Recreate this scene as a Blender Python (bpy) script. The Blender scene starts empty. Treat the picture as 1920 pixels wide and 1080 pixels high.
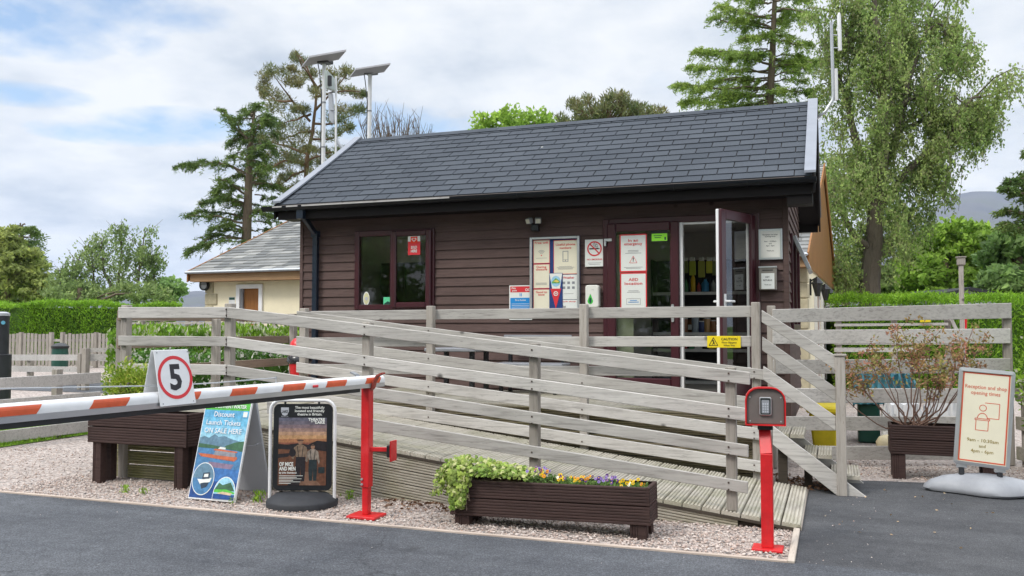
import bpy, math, random
import numpy as np
from mathutils import Vector, Matrix
random.seed(7); rng = np.random.default_rng(7)
S = bpy.context.scene; COL = S.collection
V = Vector
# ------------------------------------------------------------------ camera
FPX = 1640.0; TH = math.radians(20.2); PT = math.atan(71/FPX); EYE = 1.5
Fw = V((-math.sin(TH)*math.cos(PT), math.cos(TH)*math.cos(PT), math.sin(PT)))
Rt = V((math.cos(TH), math.sin(TH), 0)); Up = Rt.cross(Fw); CAM = V((0, 0, EYE))
def ray(x, y): return Fw + Rt*((x-960)/FPX) + Up*((540-y)/FPX)
def atY(x, y, Y): d = ray(x, y); return CAM + d*(Y/d.y)
def atX(x, y, X): d = ray(x, y); return CAM + d*(X/d.x)
def gnd(x, y, z=0.0): d = ray(x, y); return CAM + d*((z-EYE)/d.z)
def atD(x, y, D): return CAM + ray(x, y)*D
cam = bpy.data.objects.new('camera', bpy.data.cameras.new('camera')); COL.objects.link(cam)
cam.location = CAM; cam.rotation_euler = (math.pi/2+PT, 0, TH)
cam.data.sensor_width = 36; cam.data.lens = 36*FPX/1920; cam.data.clip_end = 20000; cam.data.clip_start = .05
S.camera = cam
# ------------------------------------------------------------------ materials
def lin(r, g, b, k=1.0):
    f = lambda c: (c/255/12.92 if c/255 <= .04045 else ((c/255+.055)/1.055)**2.4)*k
    return (f(r), f(g), f(b), 1)
class NM:
    def __init__(s, name):
        s.m = bpy.data.materials.new(name); s.m.use_nodes = True; s.t = s.m.node_tree
        s.b = s.t.nodes['Principled BSDF']; s.out = s.t.nodes['Material Output']
    def n(s, t, **kw):
        x = s.t.nodes.new(t)
        for k, v in kw.items():
            if k.startswith('i_'): x.inputs[k[2:].replace('_', ' ')].default_value = v
            else: setattr(x, k, v)
        return x
    def l(s, a, b): s.t.links.new(a, b)
    def coords(s, stretch=(1, 1, 1), rand=True):
        tc = s.n('ShaderNodeTexCoord'); mp = s.n('ShaderNodeMapping'); s.l(tc.outputs['Object'], mp.inputs['Vector'])
        mp.inputs['Scale'].default_value = stretch
        if rand:
            oi = s.n('ShaderNodeObjectInfo'); ml = s.n('ShaderNodeMath', operation='MULTIPLY'); ml.inputs[1].default_value = 37.0
            s.l(oi.outputs['Random'], ml.inputs[0]); s.l(ml.outputs[0], mp.inputs['Location'])
        return mp.outputs['Vector']
    def noise(s, vec, scale, detail=5, rough=.6, dist=0):
        x = s.n('ShaderNodeTexNoise'); x.inputs['Scale'].default_value = scale; x.inputs['Detail'].default_value = detail
        x.inputs['Roughness'].default_value = rough; x.inputs['Distortion'].default_value = dist; s.l(vec, x.inputs['Vector']); return x
    def ramp(s, fac, stops):
        r = s.n('ShaderNodeValToRGB'); e = r.color_ramp.elements
        while len(e) < len(stops): e.new(.5)
        for q, (p, c) in zip(e, stops): q.position = p; q.color = c if len(c) == 4 else (*c, 1)
        s.l(fac, r.inputs['Fac']); return r.outputs['Color']
    def mix(s, fac, a, b, mode='MIX'):
        x = s.n('ShaderNodeMix', data_type='RGBA', blend_type=mode)
        for i, v in ((0, fac), (6, a), (7, b)):
            if isinstance(v, (int, float, tuple)): x.inputs[i].default_value = v
            else: s.l(v, x.inputs[i])
        return x.outputs[2]
    def bump(s, h, strength=.3, dist=.01):
        x = s.n('ShaderNodeBump'); x.inputs['Strength'].default_value = strength; x.inputs['Distance'].default_value = dist
        s.l(h, x.inputs['Height']); s.l(x.outputs[0], s.b.inputs['Normal'])
    def fin(s, col=None, rough=.8, spec=.3, metal=0):
        if col is not None:
            if isinstance(col, tuple): s.b.inputs['Base Color'].default_value = col
            else: s.l(col, s.b.inputs['Base Color'])
        s.b.inputs['Roughness'].default_value = rough; s.b.inputs['Specular IOR Level'].default_value = spec
        s.b.inputs['Metallic'].default_value = metal
        return s.m
def plain(name, c, rough=.6, spec=.3, metal=0, var=.12, scale=6, bump=0):
    n = NM(name); v = n.coords(); t = n.noise(v, scale)
    d = tuple(x*(1-var) for x in c[:3])+(1,); h = tuple(min(1, x*(1+var)) for x in c[:3])+(1,)
    col = n.ramp(t.outputs[0], [(.3, d), (.7, h)])
    if bump: n.bump(n.noise(v, scale*12, 3).outputs[0], bump, .004)
    return n.fin(col, rough, spec, metal)
def wood(name, c1, c2, axis='x', dark=None, knots=True, rough=.85, green=None, bump=.25):
    n = NM(name); st = {'x': (1, 14, 14), 'y': (14, 1, 14), 'z': (14, 14, 1)}[axis]
    v = n.coords(st); g = n.noise(v, 3.2, 8, .65, .6); v2 = n.coords((1, 1, 1)); bl = n.noise(v2, 1.7, 4)
    col = n.ramp(g.outputs[0], [(.28, c2), (.5, c1), (.75, tuple(min(1, x*1.12) for x in c1[:3])+(1,))])
    col = n.mix(.55, col, n.ramp(bl.outputs[0], [(.3, (.72, .70, .68, 1)), (.65, (1.08, 1.07, 1.06, 1))]), 'MULTIPLY')
    if green:
        gr = n.noise(v2, 2.6, 5); col = n.mix(n.ramp(gr.outputs[0], [(.45, (0, 0, 0)), (.7, (.7, .7, .7))]), col, green)
    if knots:
        vo = n.n('ShaderNodeTexVoronoi'); vo.inputs['Scale'].default_value = 2.3; n.l(v2, vo.inputs['Vector'])
        k = n.ramp(vo.outputs['Distance'], [(.035, (1, 1, 1)), (.085, (0, 0, 0))]); col = n.mix(k, col, dark or tuple(x*.45 for x in c2[:3])+(1,))
    oi = n.n('ShaderNodeObjectInfo'); col = n.mix(1.0, col, n.ramp(oi.outputs['Random'], [(0, (.80, .79, .77)), (.35, (.98, .97, .94)), (.7, (1.04, 1.03, 1.02)), (1, (1.14, 1.13, 1.10))]), 'MULTIPLY')
    sp_ = n.noise(v, 9, 3, .5, 1.0); col = n.mix(n.ramp(sp_.outputs[0], [(.66, (0, 0, 0)), (.70, (.55, .55, .55))]), col, tuple(x*.5 for x in c2[:3])+(1,))
    n.bump(g.outputs[0], bump, .004)
    return n.fin(col, rough, .2)
def leafmat(name, c1, c2, c3=None, trans=.35, scale=.8):
    n = NM(name); g = n.n('ShaderNodeNewGeometry'); tc = n.n('ShaderNodeTexCoord')
    no = n.noise(tc.outputs['Object'], scale, 3); a = n.mix(n.ramp(no.outputs[0], [(.36, (0, 0, 0)), (.64, (1, 1, 1))]), c1, c2)
    r = n.ramp(g.outputs['Random Per Island'], [(0, (.62, .62, .62)), (.6, (1, 1, 1)), (1, (1.5, 1.45, 1.3))]); a = n.mix(1.0, a, r, 'MULTIPLY')
    if c3:
        gt = n.n('ShaderNodeMath', operation='GREATER_THAN'); gt.inputs[1].default_value = .8
        fr = n.n('ShaderNodeMath', operation='FRACT'); mu = n.n('ShaderNodeMath', operation='MULTIPLY'); mu.inputs[1].default_value = 17.3
        n.l(g.outputs['Random Per Island'], mu.inputs[0]); n.l(mu.outputs[0], fr.inputs[0]); n.l(fr.outputs[0], gt.inputs[0])
        a = n.mix(gt.outputs[0], a, c3)
    n.fin(a, .55, .25)
    tr = n.n('ShaderNodeBsdfTranslucent'); n.l(a, tr.inputs['Color']); mx = n.n('ShaderNodeMixShader'); mx.inputs[0].default_value = trans
    n.l(n.b.outputs[0], mx.inputs[1]); n.l(tr.outputs[0], mx.inputs[2]); n.l(mx.outputs[0], n.out.inputs['Surface'])
    return n.m
def glass(name, tint=(.9, .95, .92, 1), refl=1.0):
    n = NM(name); tr = n.n('ShaderNodeBsdfTransparent'); tr.inputs[0].default_value = tint
    gl = n.n('ShaderNodeBsdfGlossy'); gl.inputs['Roughness'].default_value = .02; gl.inputs['Color'].default_value = (.95, .97, 1, 1)
    fr = n.n('ShaderNodeFresnel'); fr.inputs[0].default_value = 1.5; mu = n.n('ShaderNodeMath', operation='MULTIPLY_ADD'); mu.inputs[1].default_value = refl; mu.inputs[2].default_value = .04
    n.l(fr.outputs[0], mu.inputs[0]); mx = n.n('ShaderNodeMixShader'); n.l(mu.outputs[0], mx.inputs[0]); n.l(tr.outputs[0], mx.inputs[1]); n.l(gl.outputs[0], mx.inputs[2])
    n.l(mx.outputs[0], n.out.inputs['Surface']); return n.m
GREY1, GREY2 = (.50, .488, .47, 1), (.29, .28, .268, 1)
M = {}
for ax in 'xyz':
    M['rail_'+ax] = wood('weathered timber '+ax, GREY1, GREY2, ax)
M['post'] = wood('weathered post', (.37, .345, .315, 1), (.23, .21, .185, 1), 'z')
M['brownrail'] = wood('unbleached shaded timber', (.25, .20, .155, 1), (.15, .115, .085, 1), 'y')  # browner tone: less weathered wood, with shade mixed into the colour
M['oldrail'] = wood('damp timber', (.30, .285, .25, 1), (.18, .165, .135, 1), 'x', green=(.16, .17, .08, 1))
M['deck'] = wood('deck board', (.43, .405, .35, 1), (.26, .24, .20, 1), 'y', green=(.27, .265, .18, 1), knots=False)
M['fascia'] = wood('ramp fascia board', (.40, .375, .32, 1), (.23, .205, .165, 1), 'x', green=(.24, .22, .14, 1), knots=False)
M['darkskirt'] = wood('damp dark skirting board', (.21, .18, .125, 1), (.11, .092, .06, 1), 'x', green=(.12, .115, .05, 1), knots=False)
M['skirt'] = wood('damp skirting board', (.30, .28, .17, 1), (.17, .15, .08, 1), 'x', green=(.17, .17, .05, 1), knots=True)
M['darkwood'] = wood('near-black underside timber', (.06, .05, .04, 1), (.03, .025, .02, 1), 'x', knots=False)
M['clad'] = wood('brown stained cladding', (.112, .075, .069, 1), (.078, .051, .047, 1), 'x', dark=(.04, .022, .02, 1), rough=.7, bump=.15)
M['clady'] = wood('brown stained cladding side', (.112, .075, .069, 1), (.078, .051, .047, 1), 'y', dark=(.04, .022, .02, 1), rough=.7, bump=.15)
M['fasciabrown'] = wood('dark brown trim', (.009, .007, .007, 1), (.006, .005, .005, 1), 'x', knots=False, rough=.6)
M['planter'] = wood('brown stained planter', (.056, .034, .031, 1), (.033, .021, .019, 1), 'x', knots=False, rough=.7)
M['maroon'] = plain('maroon upvc', (.055, .012, .018, 1), .3, .5, var=.06)
M['whiteupvc'] = plain('white upvc', (.8, .8, .8, 1), .35, .5, var=.03)
M['white'] = plain('white paint', (.78, .79, .8, 1), .4, .4, var=.04)
M['offwhite'] = plain('off white card', (.72, .72, .66, 1), .6, .3, var=.03)
M['cream'] = plain('cream paper', (.76, .72, .56, 1), .6, .3, var=.03)
M['paper'] = plain('pale paper', (.74, .76, .72, 1), .6, .3, var=.02)
M['silver'] = plain('brushed aluminium', (.62, .63, .65, 1), .32, .5, .75, .06)
M['galv'] = plain('galvanised steel', (.5, .52, .54, 1), .4, .5, .6, .12, 14)
M['verge'] = plain('pale grey verge strip', (.24, .26, .30, 1), .5, .4, var=.1, scale=3)
M['black'] = plain('black plastic', (.012, .013, .016, 1), .35, .5, var=.2)
M['gutter'] = plain('black gutter plastic', (.006, .008, .011, 1), .38, .3, var=.15)
M['navy'] = plain('dark blue downpipe', (.010, .018, .034, 1), .3, .5, var=.15)
M['rubber'] = plain('dark grey rubber', (.035, .037, .042, 1), .6, .3, var=.2, bump=.3)
M['red'] = plain('red gloss paint', (.66, .016, .022, 1), .28, .5, var=.07, scale=5)
def painted(name, c, rough=.32):
    n = NM(name); v = n.coords(); f = n.noise(v, 4, 6, .7); h = n.noise(v, 60, 4, .7); g = n.noise(n.coords((6, 6, 1)), 5, 5)
    col = n.ramp(f.outputs[0], [(.3, tuple(x*.72 for x in c[:3])), (.55, c), (.75, tuple(min(1, x*1.08+.03) for x in c[:3]))])
    col = n.mix(n.ramp(g.outputs[0], [(.58, (0, 0, 0)), (.78, (.5, .5, .5))]), col, tuple(x*.45+.03 for x in c[:3])+(1,)); col = n.mix(n.ramp(h.outputs[0], [(.69, (0, 0, 0)), (.72, (.9, .9, .9))]), col, (.07, .045, .035, 1))
    return n.fin(col, rough, .45)
M['red'] = painted('worn red gloss paint', (.62, .018, .022, 1))
M['white'] = plain('white paint', (.74, .745, .75, 1), .4, .4, var=.07, scale=9)
M['redfade'] = plain('faded red paint', (.33, .05, .035, 1), .5, .4, var=.18)
M['signred'] = plain('sign red', (.66, .035, .045, 1), .45, .4, var=.03)
M['orange'] = plain('red orange reflective strip', (.60, .10, .035, 1), .5, .4, var=.12, scale=20)
M['grey'] = plain('grey plastic', (.25, .26, .28, 1), .5, .4, var=.08)
M['lightgrey'] = plain('light grey plastic', (.45, .47, .51, 1), .45, .4, var=.04)
M['midgrey'] = plain('printed mid grey', (.33, .33, .33, 1), .6, .3, var=.04)
M['ink'] = plain('black ink', (.02, .02, .022, 1), .55, .3, var=.05)
M['yellow'] = plain('yellow plastic', (.80, .62, .015, 1), .45, .4, var=.04)
M['gritdull'] = plain('weathered yellow plastic', (.62, .50, .02, 1), .6, .3, var=.12)
M['blue'] = plain('sign blue', (.02, .25, .62, 1), .5, .3, var=.03)
M['navyprint'] = plain('navy print', (.02, .05, .18, 1), .5, .3, var=.03)
M['green'] = plain('bright green', (.05, .48, .06, 1), .5, .3, var=.05)
M['lime'] = plain('lime green card', (.30, .78, .05, 1), .5, .3, var=.04)
M['mint'] = plain('mint green sticker', (.12, .62, .32, 1), .5, .3, var=.08, scale=30)
M['binGreen'] = plain('dark green plastic', (.012, .07, .05, 1), .45, .4, var=.15)
M['face'] = plain('brown grey panel', (.15, .125, .115, 1), .45, .4, var=.08, scale=12)
M['glass'] = glass('window glass', (.82, .86, .82, 1), .6)
M['stickerglass'] = glass('board glazing', (.97, .98, .97, 1), .45)
M['orangewood'] = wood('varnished timber', (.29, .135, .045, 1), (.20, .085, .028, 1), 'z', knots=False, rough=.5)
M['doorwood'] = wood('oak door', (.34, .15, .05, 1), (.25, .10, .03, 1), 'z', knots=False, rough=.55)
M['interior'] = plain('interior plaster', (.80, .76, .71, 1), .8, .2, var=.04)
M['interiorfloor'] = plain('interior vinyl floor', (.30, .28, .26, 1), .5, .3, var=.1)
M['render'] = plain('cream render', (.86, .78, .57, 1), .85, .2, var=.05, scale=3, bump=.2)
M['stone'] = plain('sandstone quoin', (.46, .41, .28, 1), .85, .2, var=.15, scale=10, bump=.4)
M['bark'] = wood('grey brown bark', (.17, .135, .10, 1), (.08, .06, .045, 1), 'z', knots=False, bump=.6)
M['pinebark'] = wood('orange brown bark', (.20, .125, .08, 1), (.10, .065, .042, 1), 'z', knots=False, bump=.6)
M['birchbark'] = wood('birch bark', (.17, .145, .12, 1), (.075, .062, .05, 1), 'z', knots=False, bump=.5)
M['twig'] = plain('bare twig', (.16, .12, .09, 1), .8, .2, var=.2)
M['soil'] = plain('potting soil', (.045, .032, .022, 1), .95, .1, var=.4, scale=40, bump=.8)
M['tarp'] = plain('teal tarpaulin', (.10, .30, .36, 1), .45, .4, var=.15, scale=9)
M['sack'] = plain('white woven sack', (.72, .73, .74, 1), .7, .2, var=.05, scale=20, bump=.2)
M['bagblack'] = plain('black bin bag', (.015, .015, .018, 1), .22, .6, var=.2)
M['nail'] = plain('rusty nail head', (.07, .05, .04, 1), .6, .3)
# leaves
M['larch'] = leafmat('larch needles', (.20, .31, .07, 1), (.34, .45, .10, 1), trans=.45)
M['spruce'] = leafmat('dark conifer needles', (.085, .15, .04, 1), (.17, .25, .06, 1), trans=.3)
M['pine'] = leafmat('olive pine needles', (.15, .20, .08, 1), (.25, .22, .10, 1), trans=.35)
M['birch'] = leafmat('birch leaves', (.27, .40, .12, 1), (.37, .47, .16, 1), (.36, .38, .18, 1), trans=.48)
M['sycamore'] = leafmat('bright tree leaves', (.26, .42, .07, 1), (.38, .55, .10, 1), trans=.5)
M['midleaf'] = leafmat('mid green leaves', (.23, .38, .13, 1), (.32, .48, .17, 1), trans=.45)
M['farleaf'] = leafmat('dull green leaves', (.23, .33, .12, 1), (.32, .41, .16, 1), trans=.45)
M['goldleaf'] = leafmat('golden green leaves', (.32, .39, .12, 1), (.41, .46, .15, 1), trans=.45)
M['hedge'] = leafmat('conifer hedge sprays', (.19, .37, .03, 1), (.30, .52, .05, 1), trans=.45, scale=1.6)
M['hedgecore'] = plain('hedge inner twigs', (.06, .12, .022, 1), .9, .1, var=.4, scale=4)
M['laurel'] = leafmat('laurel leaves', (0.172, 0.345, 0.040, 1), (0.276, 0.437, 0.046, 1), (0.620, 0.620, 0.460, 1), scale=2)
M['darkshrub'] = leafmat('dark glossy leaves', (0.060, 0.153, 0.034, 1), (0.136, 0.289, 0.051, 1), (0.620, 0.620, 0.544, 1), scale=2)
M['yellowshrub'] = leafmat('yellow green shrub leaves', (.38, .50, .06, 1), (.24, .38, .06, 1), (.52, .54, .12, 1), scale=5)
M['redshrub'] = leafmat('bronze shrub leaves', (.36, .19, .10, 1), (.26, .30, .08, 1), (.46, .22, .15, 1), scale=4)
M['ivy'] = leafmat('variegated ivy leaves', (0.374, 0.462, 0.110, 1), (0.220, 0.352, 0.066, 1), (0.605, 0.616, 0.286, 1), scale=9)
M['pansyleaf'] = leafmat('pansy leaves', (0.120, 0.240, 0.060, 1), (0.192, 0.288, 0.084, 1), scale=20)
M['grass'] = leafmat('grass blades', (0.200, 0.362, 0.037, 1), (0.300, 0.475, 0.062, 1), trans=.4, scale=3)
for k, c in (('py', (.78, .52, .01, 1)), ('po', (.80, .34, .01, 1)), ('pp', (.10, .035, .22, 1)), ('pl', (.30, .22, .50, 1)), ('pw', (.80, .80, .72, 1))):
    M[k] = plain('petal '+k, c, .6, .2)
def shingle_mat():
    n = NM('slate grey shingles'); g = n.n('ShaderNodeNewGeometry'); tc = n.n('ShaderNodeTexCoord')
    a = n.ramp(g.outputs['Random Per Island'], [(0, (.066, .076, .091)), (.5, (.074, .084, .100)), (1, (.081, .092, .108))])
    f = n.noise(tc.outputs['Object'], 160, 2); a = n.mix(.6, a, n.ramp(f.outputs[0], [(.3, (.6, .6, .6)), (.7, (1.35, 1.35, 1.35))]), 'MULTIPLY')
    b = n.noise(tc.outputs['Object'], .9, 4); a = n.mix(.7, a, n.ramp(b.outputs[0], [(.3, (.86, .86, .86)), (.7, (1.1, 1.1, 1.1))]), 'MULTIPLY')
    vo = n.n('ShaderNodeTexVoronoi'); vo.inputs['Scale'].default_value = 1.6; n.l(tc.outputs['Object'], vo.inputs['Vector']); a = n.mix(n.ramp(vo.outputs['Distance'], [(.028, (1, 1, 1)), (.04, (0, 0, 0))]), a, (.45, .45, .42, 1)); mo = n.noise(tc.outputs['Object'], 5, 8, .75); a = n.mix(n.ramp(mo.outputs[0], [(.62, (0, 0, 0)), (.75, (.35, .35, .35))]), a, (.13, .135, .11, 1))
    n.bump(f.outputs[0], .3, .004); return n.fin(a, .95, .12)
M['shingle'] = shingle_mat()
def slate_mat():
    n = NM('old grey slates'); g = n.n('ShaderNodeNewGeometry')
    a = n.ramp(g.outputs['Random Per Island'], [(0, (.12, .125, .125)), (.5, (.19, .195, .19)), (.85, (.25, .25, .24)), (1, (.34, .34, .32))])
    return n.fin(a, .8, .3)
M['slate'] = slate_mat()
def asphalt(name, c, blue, sc=1):
    n = NM(name); tc = n.n('ShaderNodeTexCoord'); o = tc.outputs['Object']
    a = n.noise(o, 105*sc, 3, .75); b = n.noise(o, .9, 6, .65, .5); w = n.noise(o, 7, 6, .7)
    vo = n.n('ShaderNodeTexVoronoi'); vo.inputs['Scale'].default_value = 60*sc; n.l(o, vo.inputs['Vector'])
    col = n.ramp(a.outputs[0], [(.30, tuple(x*.42 for x in c)), (.5, c), (.70, tuple(x*2.1 for x in c))])
    col = n.mix(.8, col, n.ramp(b.outputs[0], [(.3, (.70, .71, .73)), (.7, (1.25, 1.24, 1.21))]), 'MULTIPLY')
    col = n.mix(.5, col, n.ramp(w.outputs[0], [(.32, (.66, .66, .67)), (.68, (1.28, 1.28, 1.27))]), 'MULTIPLY')
    tk = n.noise(n.coords((.22, 2.2, 1), False), 1.0, 6, .65, .4); col = n.mix(.8, col, n.ramp(tk.outputs[0], [(.34, (.74, .74, .75)), (.66, (1.22, 1.22, 1.21))]), 'MULTIPLY')
    ol = n.noise(o, 1.6, 3, .5); col = n.mix(n.ramp(ol.outputs[0], [(.70, (0, 0, 0)), (.76, (.55, .55, .55))]), col, (.03, .031, .033, 1))
    sp = n.ramp(vo.outputs['Color'], [(.93, (0, 0, 0)), (.97, (1, 1, 1))]); col = n.mix(n.mix(.35, (0, 0, 0, 1), sp), col, (.32, .32, .32, 1))
    vc = n.n('ShaderNodeTexVoronoi', feature='DISTANCE_TO_EDGE'); vc.inputs['Scale'].default_value = .55; dn = n.noise(o, 2.5, 6, .7); ad = n.n('ShaderNodeMix', data_type='RGBA', blend_type='LINEAR_LIGHT'); ad.inputs[0].default_value = .22; n.l(o, ad.inputs[6]); n.l(dn.outputs['Color'], ad.inputs[7]); n.l(ad.outputs[2], vc.inputs['Vector'])
    cm = n.noise(o, .5, 2); ck = n.mix(1.0, n.ramp(vc.outputs['Distance'], [(.0, (.7, .7, .7)), (.007, (0, 0, 0))]), n.ramp(cm.outputs[0], [(.5, (0, 0, 0)), (.6, (1, 1, 1))]), 'MULTIPLY'); col = n.mix(ck, col, (.018, .019, .021, 1))
    n.bump(a.outputs[0], .5, .006); return n.fin(col, .82, .3)
M['road'] = asphalt('road asphalt', (.079, .084, .094), 1)
M['path'] = asphalt('smooth asphalt', (.066, .068, .073), 0, 1.3)
def gravel_mat(name, base=1.0, sc=42):
    n = NM(name); tc = n.n('ShaderNodeTexCoord'); o = tc.outputs['Object']
    vo = n.n('ShaderNodeTexVoronoi'); vo.inputs['Scale'].default_value = sc; n.l(o, vo.inputs['Vector'])
    sep = n.n('ShaderNodeSeparateColor'); n.l(vo.outputs['Color'], sep.inputs[0])
    k = base*.90
    col = n.ramp(sep.outputs[0], [(0, (.20*k, .19*k, .185*k)), (.2, (.38*k, .33*k, .30*k)), (.5, (.52*k, .45*k, .41*k)), (.75, (.62*k, .56*k, .515*k)), (.93, (.46*k, .37*k, .32*k)), (1, (.68*k, .65*k, .62*k))])
    b = n.noise(o, .8, 4); col = n.mix(.6, col, n.ramp(b.outputs[0], [(.3, (.82, .80, .78)), (.7, (1.08, 1.08, 1.08))]), 'MULTIPLY')
    col = n.mix(n.ramp(vo.outputs['Distance'], [(.45, (0, 0, 0)), (.9, (.75, .75, .75))]), col, (.20*k, .16*k, .14*k, 1))
    n.bump(vo.outputs['Distance'], -.8, .012); return n.fin(col, .9, .2)
M['gravel'] = gravel_mat('pink gravel'); M['fargravel'] = gravel_mat('far pale gravel', 1.0, 30)
def stone_mat():
    n = NM('loose pink stones'); g = n.n('ShaderNodeNewGeometry')
    a = n.ramp(g.outputs['Random Per Island'], [(0, (.17, .165, .165)), (.15, (.30, .24, .21)), (.35, (.48, .37, .32)), (.6, (.56, .48, .43)), (.85, (.64, .57, .52)), (.95, (.40, .26, .19)), (1, (.70, .68, .66))])
    return n.fin(a, .85, .25)
M['stones'] = stone_mat()
def ground_mat():
    n = NM('rough grass'); tc = n.n('ShaderNodeTexCoord'); a = n.noise(tc.outputs['Object'], 1.3, 8)
    return n.fin(n.ramp(a.outputs[0], [(.3, (.06, .12, .02)), (.55, (.11, .20, .035)), (.75, (.16, .25, .06))]), .95, .1)
M['ground'] = ground_mat(); M['turf'] = plain('mown turf', (.20, .34, .04, 1), .95, .1, var=.3, scale=5)
def hill_mat():
    n = NM('heather and scree'); tc = n.n('ShaderNodeTexCoord'); a = n.noise(tc.outputs['Object'], .004, 9, .65)
    return n.fin(n.ramp(a.outputs[0], [(.3, (.075, .075, .095)), (.5, (.11, .105, .115)), (.62, (.10, .105, .085)), (.75, (.14, .13, .135))]), .95, .1)
M['hill'] = hill_mat()
# ------------------------------------------------------------------ mesh builder
CAPH = None
def text_mesh(s, bold):
    c = bpy.data.curves.new('t', 'FONT'); c.body = s; c.size = 1; c.offset = bold; c.resolution_u = 2
    o = bpy.data.objects.new('t', c); me = bpy.data.meshes.new_from_object(o)
    v = [tuple(x.co) for x in me.vertices]; f = [tuple(p.vertices) for p in me.polygons]
    bpy.data.objects.remove(o); bpy.data.curves.remove(c); bpy.data.meshes.remove(me); return v, f
class MB:
    def __init__(s, X=None): s.v = []; s.f = []; s.m = []; s.X = X
    def add(s, vs, fs, m=0):
        o = len(s.v)
        s.v += [tuple(s.X @ V(a)) for a in vs] if s.X is not None else [tuple(a) for a in vs]
        s.f += [tuple(i+o for i in f) for f in fs]; s.m += [m]*len(fs); return s
    def hexa(s, p, m=0):  # 8 points: 4 front ring, 4 back ring (same order)
        return s.add(p, [(3, 2, 1, 0), (4, 5, 6, 7), (0, 1, 5, 4), (1, 2, 6, 5), (2, 3, 7, 6), (3, 0, 4, 7)], m)
    def box(s, x0, x1, y0, y1, z0, z1, m=0):
        return s.hexa([(x0, y0, z0), (x0, y0, z1), (x1, y0, z1), (x1, y0, z0), (x0, y1, z0), (x0, y1, z1), (x1, y1, z1), (x1, y1, z0)], m)
    def quad(s, a, b, c, d, m=0): return s.add([a, b, c, d], [(0, 1, 2, 3)], m)
    def bar(s, a, b, w, h, up=(0, 0, 1), m=0):  # box along a-b, w sideways, h along up
        a, b = V(a), V(b); d = (b-a).normalized(); u = V(up); sd = d.cross(u).normalized()*(w/2); u = sd.cross(d).normalized()*(h/2)
        return s.hexa([a-sd-u, a-sd+u, a+sd+u, a+sd-u, b-sd-u, b-sd+u, b+sd+u, b+sd-u], m)
    def tube(s, path, r, n=8, m=0, cap=True):
        P = [V(p) for p in path]; R = r if isinstance(r, (list, tuple)) else [r]*len(P); vs = []; ref = None
        for i, p in enumerate(P):
            d = (P[min(i+1, len(P)-1)]-P[max(i-1, 0)]).normalized()
            if ref is None: ref = V((0, 0, 1)) if abs(d.z) < .9 else V((1, 0, 0))
            a = d.cross(ref).normalized(); b = d.cross(a).normalized(); ref = a.cross(d).normalized() if True else ref
            for k in range(n):
                t = 2*math.pi*k/n; vs.append(p+a*(math.cos(t)*R[i])+b*(math.sin(t)*R[i]))
        fs = [(i*n+k, i*n+(k+1) % n, (i+1)*n+(k+1) % n, (i+1)*n+k) for i in range(len(P)-1) for k in range(n)]
        if cap: fs += [tuple(range(n))[::-1], tuple(range((len(P)-1)*n, len(P)*n))]
        return s.add(vs, fs, m)
    def lathe(s, prof, c=(0, 0, 0), n=16, m=0):  # prof: (r,z)
        vs = [(c[0]+r*math.cos(2*math.pi*k/n), c[1]+r*math.sin(2*math.pi*k/n), c[2]+z) for r, z in prof for k in range(n)]
        fs = [(i*n+k, i*n+(k+1) % n, (i+1)*n+(k+1) % n, (i+1)*n+k) for i in range(len(prof)-1) for k in range(n)]
        fs += [tuple(range(n))[::-1], tuple(range((len(prof)-1)*n, len(prof)*n))]
        return s.add(vs, fs, m)
    def ext(s, poly, w0, w1, m=0):  # poly in (u,v), extruded along w
        n = len(poly); vs = [(a, b, w0) for a, b in poly]+[(a, b, w1) for a, b in poly]
        return s.add(vs, [tuple(range(n))[::-1], tuple(range(n, 2*n))]+[(i, (i+1) % n, n+(i+1) % n, n+i) for i in range(n)], m)
    def rect(s, u0, v0, u1, v1, w, m=0): return s.quad((u0, v0, w), (u1, v0, w), (u1, v1, w), (u0, v1, w), m)
    def poly(s, pts, w, m=0): return s.add([(a, b, w) for a, b in pts], [tuple(range(len(pts)))], m)
    def disc(s, u, v, r, w, m=0, ry=None, n=28): return s.poly([(u+r*math.cos(2*math.pi*k/n), v+(ry or r)*math.sin(2*math.pi*k/n)) for k in range(n)], w, m)
    def ring(s, u, v, r0, r1, w, m=0, ky=1.0, n=40, a0=0, a1=360):
        A = [math.radians(a0+(a1-a0)*k/n) for k in range(n+1)]
        vs = [(u+r0*math.cos(a), v+ky*r0*math.sin(a), w) for a in A]+[(u+r1*math.cos(a), v+ky*r1*math.sin(a), w) for a in A]
        return s.add(vs, [(i, i+1, n+2+i, n+1+i) for i in range(n)], m)
    def line(s, a, b, t, w, m=0):
        a, b = V((*a, 0)), V((*b, 0)); d = (b-a).normalized(); p = V((-d.y, d.x, 0))*t/2
        return s.poly([((a-p).x, (a-p).y), ((b-p).x, (b-p).y), ((b+p).x, (b+p).y), ((a+p).x, (a+p).y)], w, m)
    def text(s, t, u, v, h, w, m=0, width=None, align='c', bold=.0):
        global CAPH
        if CAPH is None: vv, _ = text_mesh('H', 0); CAPH = max(a[1] for a in vv)
        vs, fs = text_mesh(t, bold)
        if not vs: return s
        k = h/CAPH; x0 = min(a[0] for a in vs); x1 = max(a[0] for a in vs); kx = width/(x1-x0) if width else k
        ox = {'c': u-(x0+x1)/2*kx, 'l': u-x0*kx, 'r': u-x1*kx}[align]
        return s.add([(ox+a[0]*kx, v+a[1]*k, w) for a in vs], fs, m)
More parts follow.
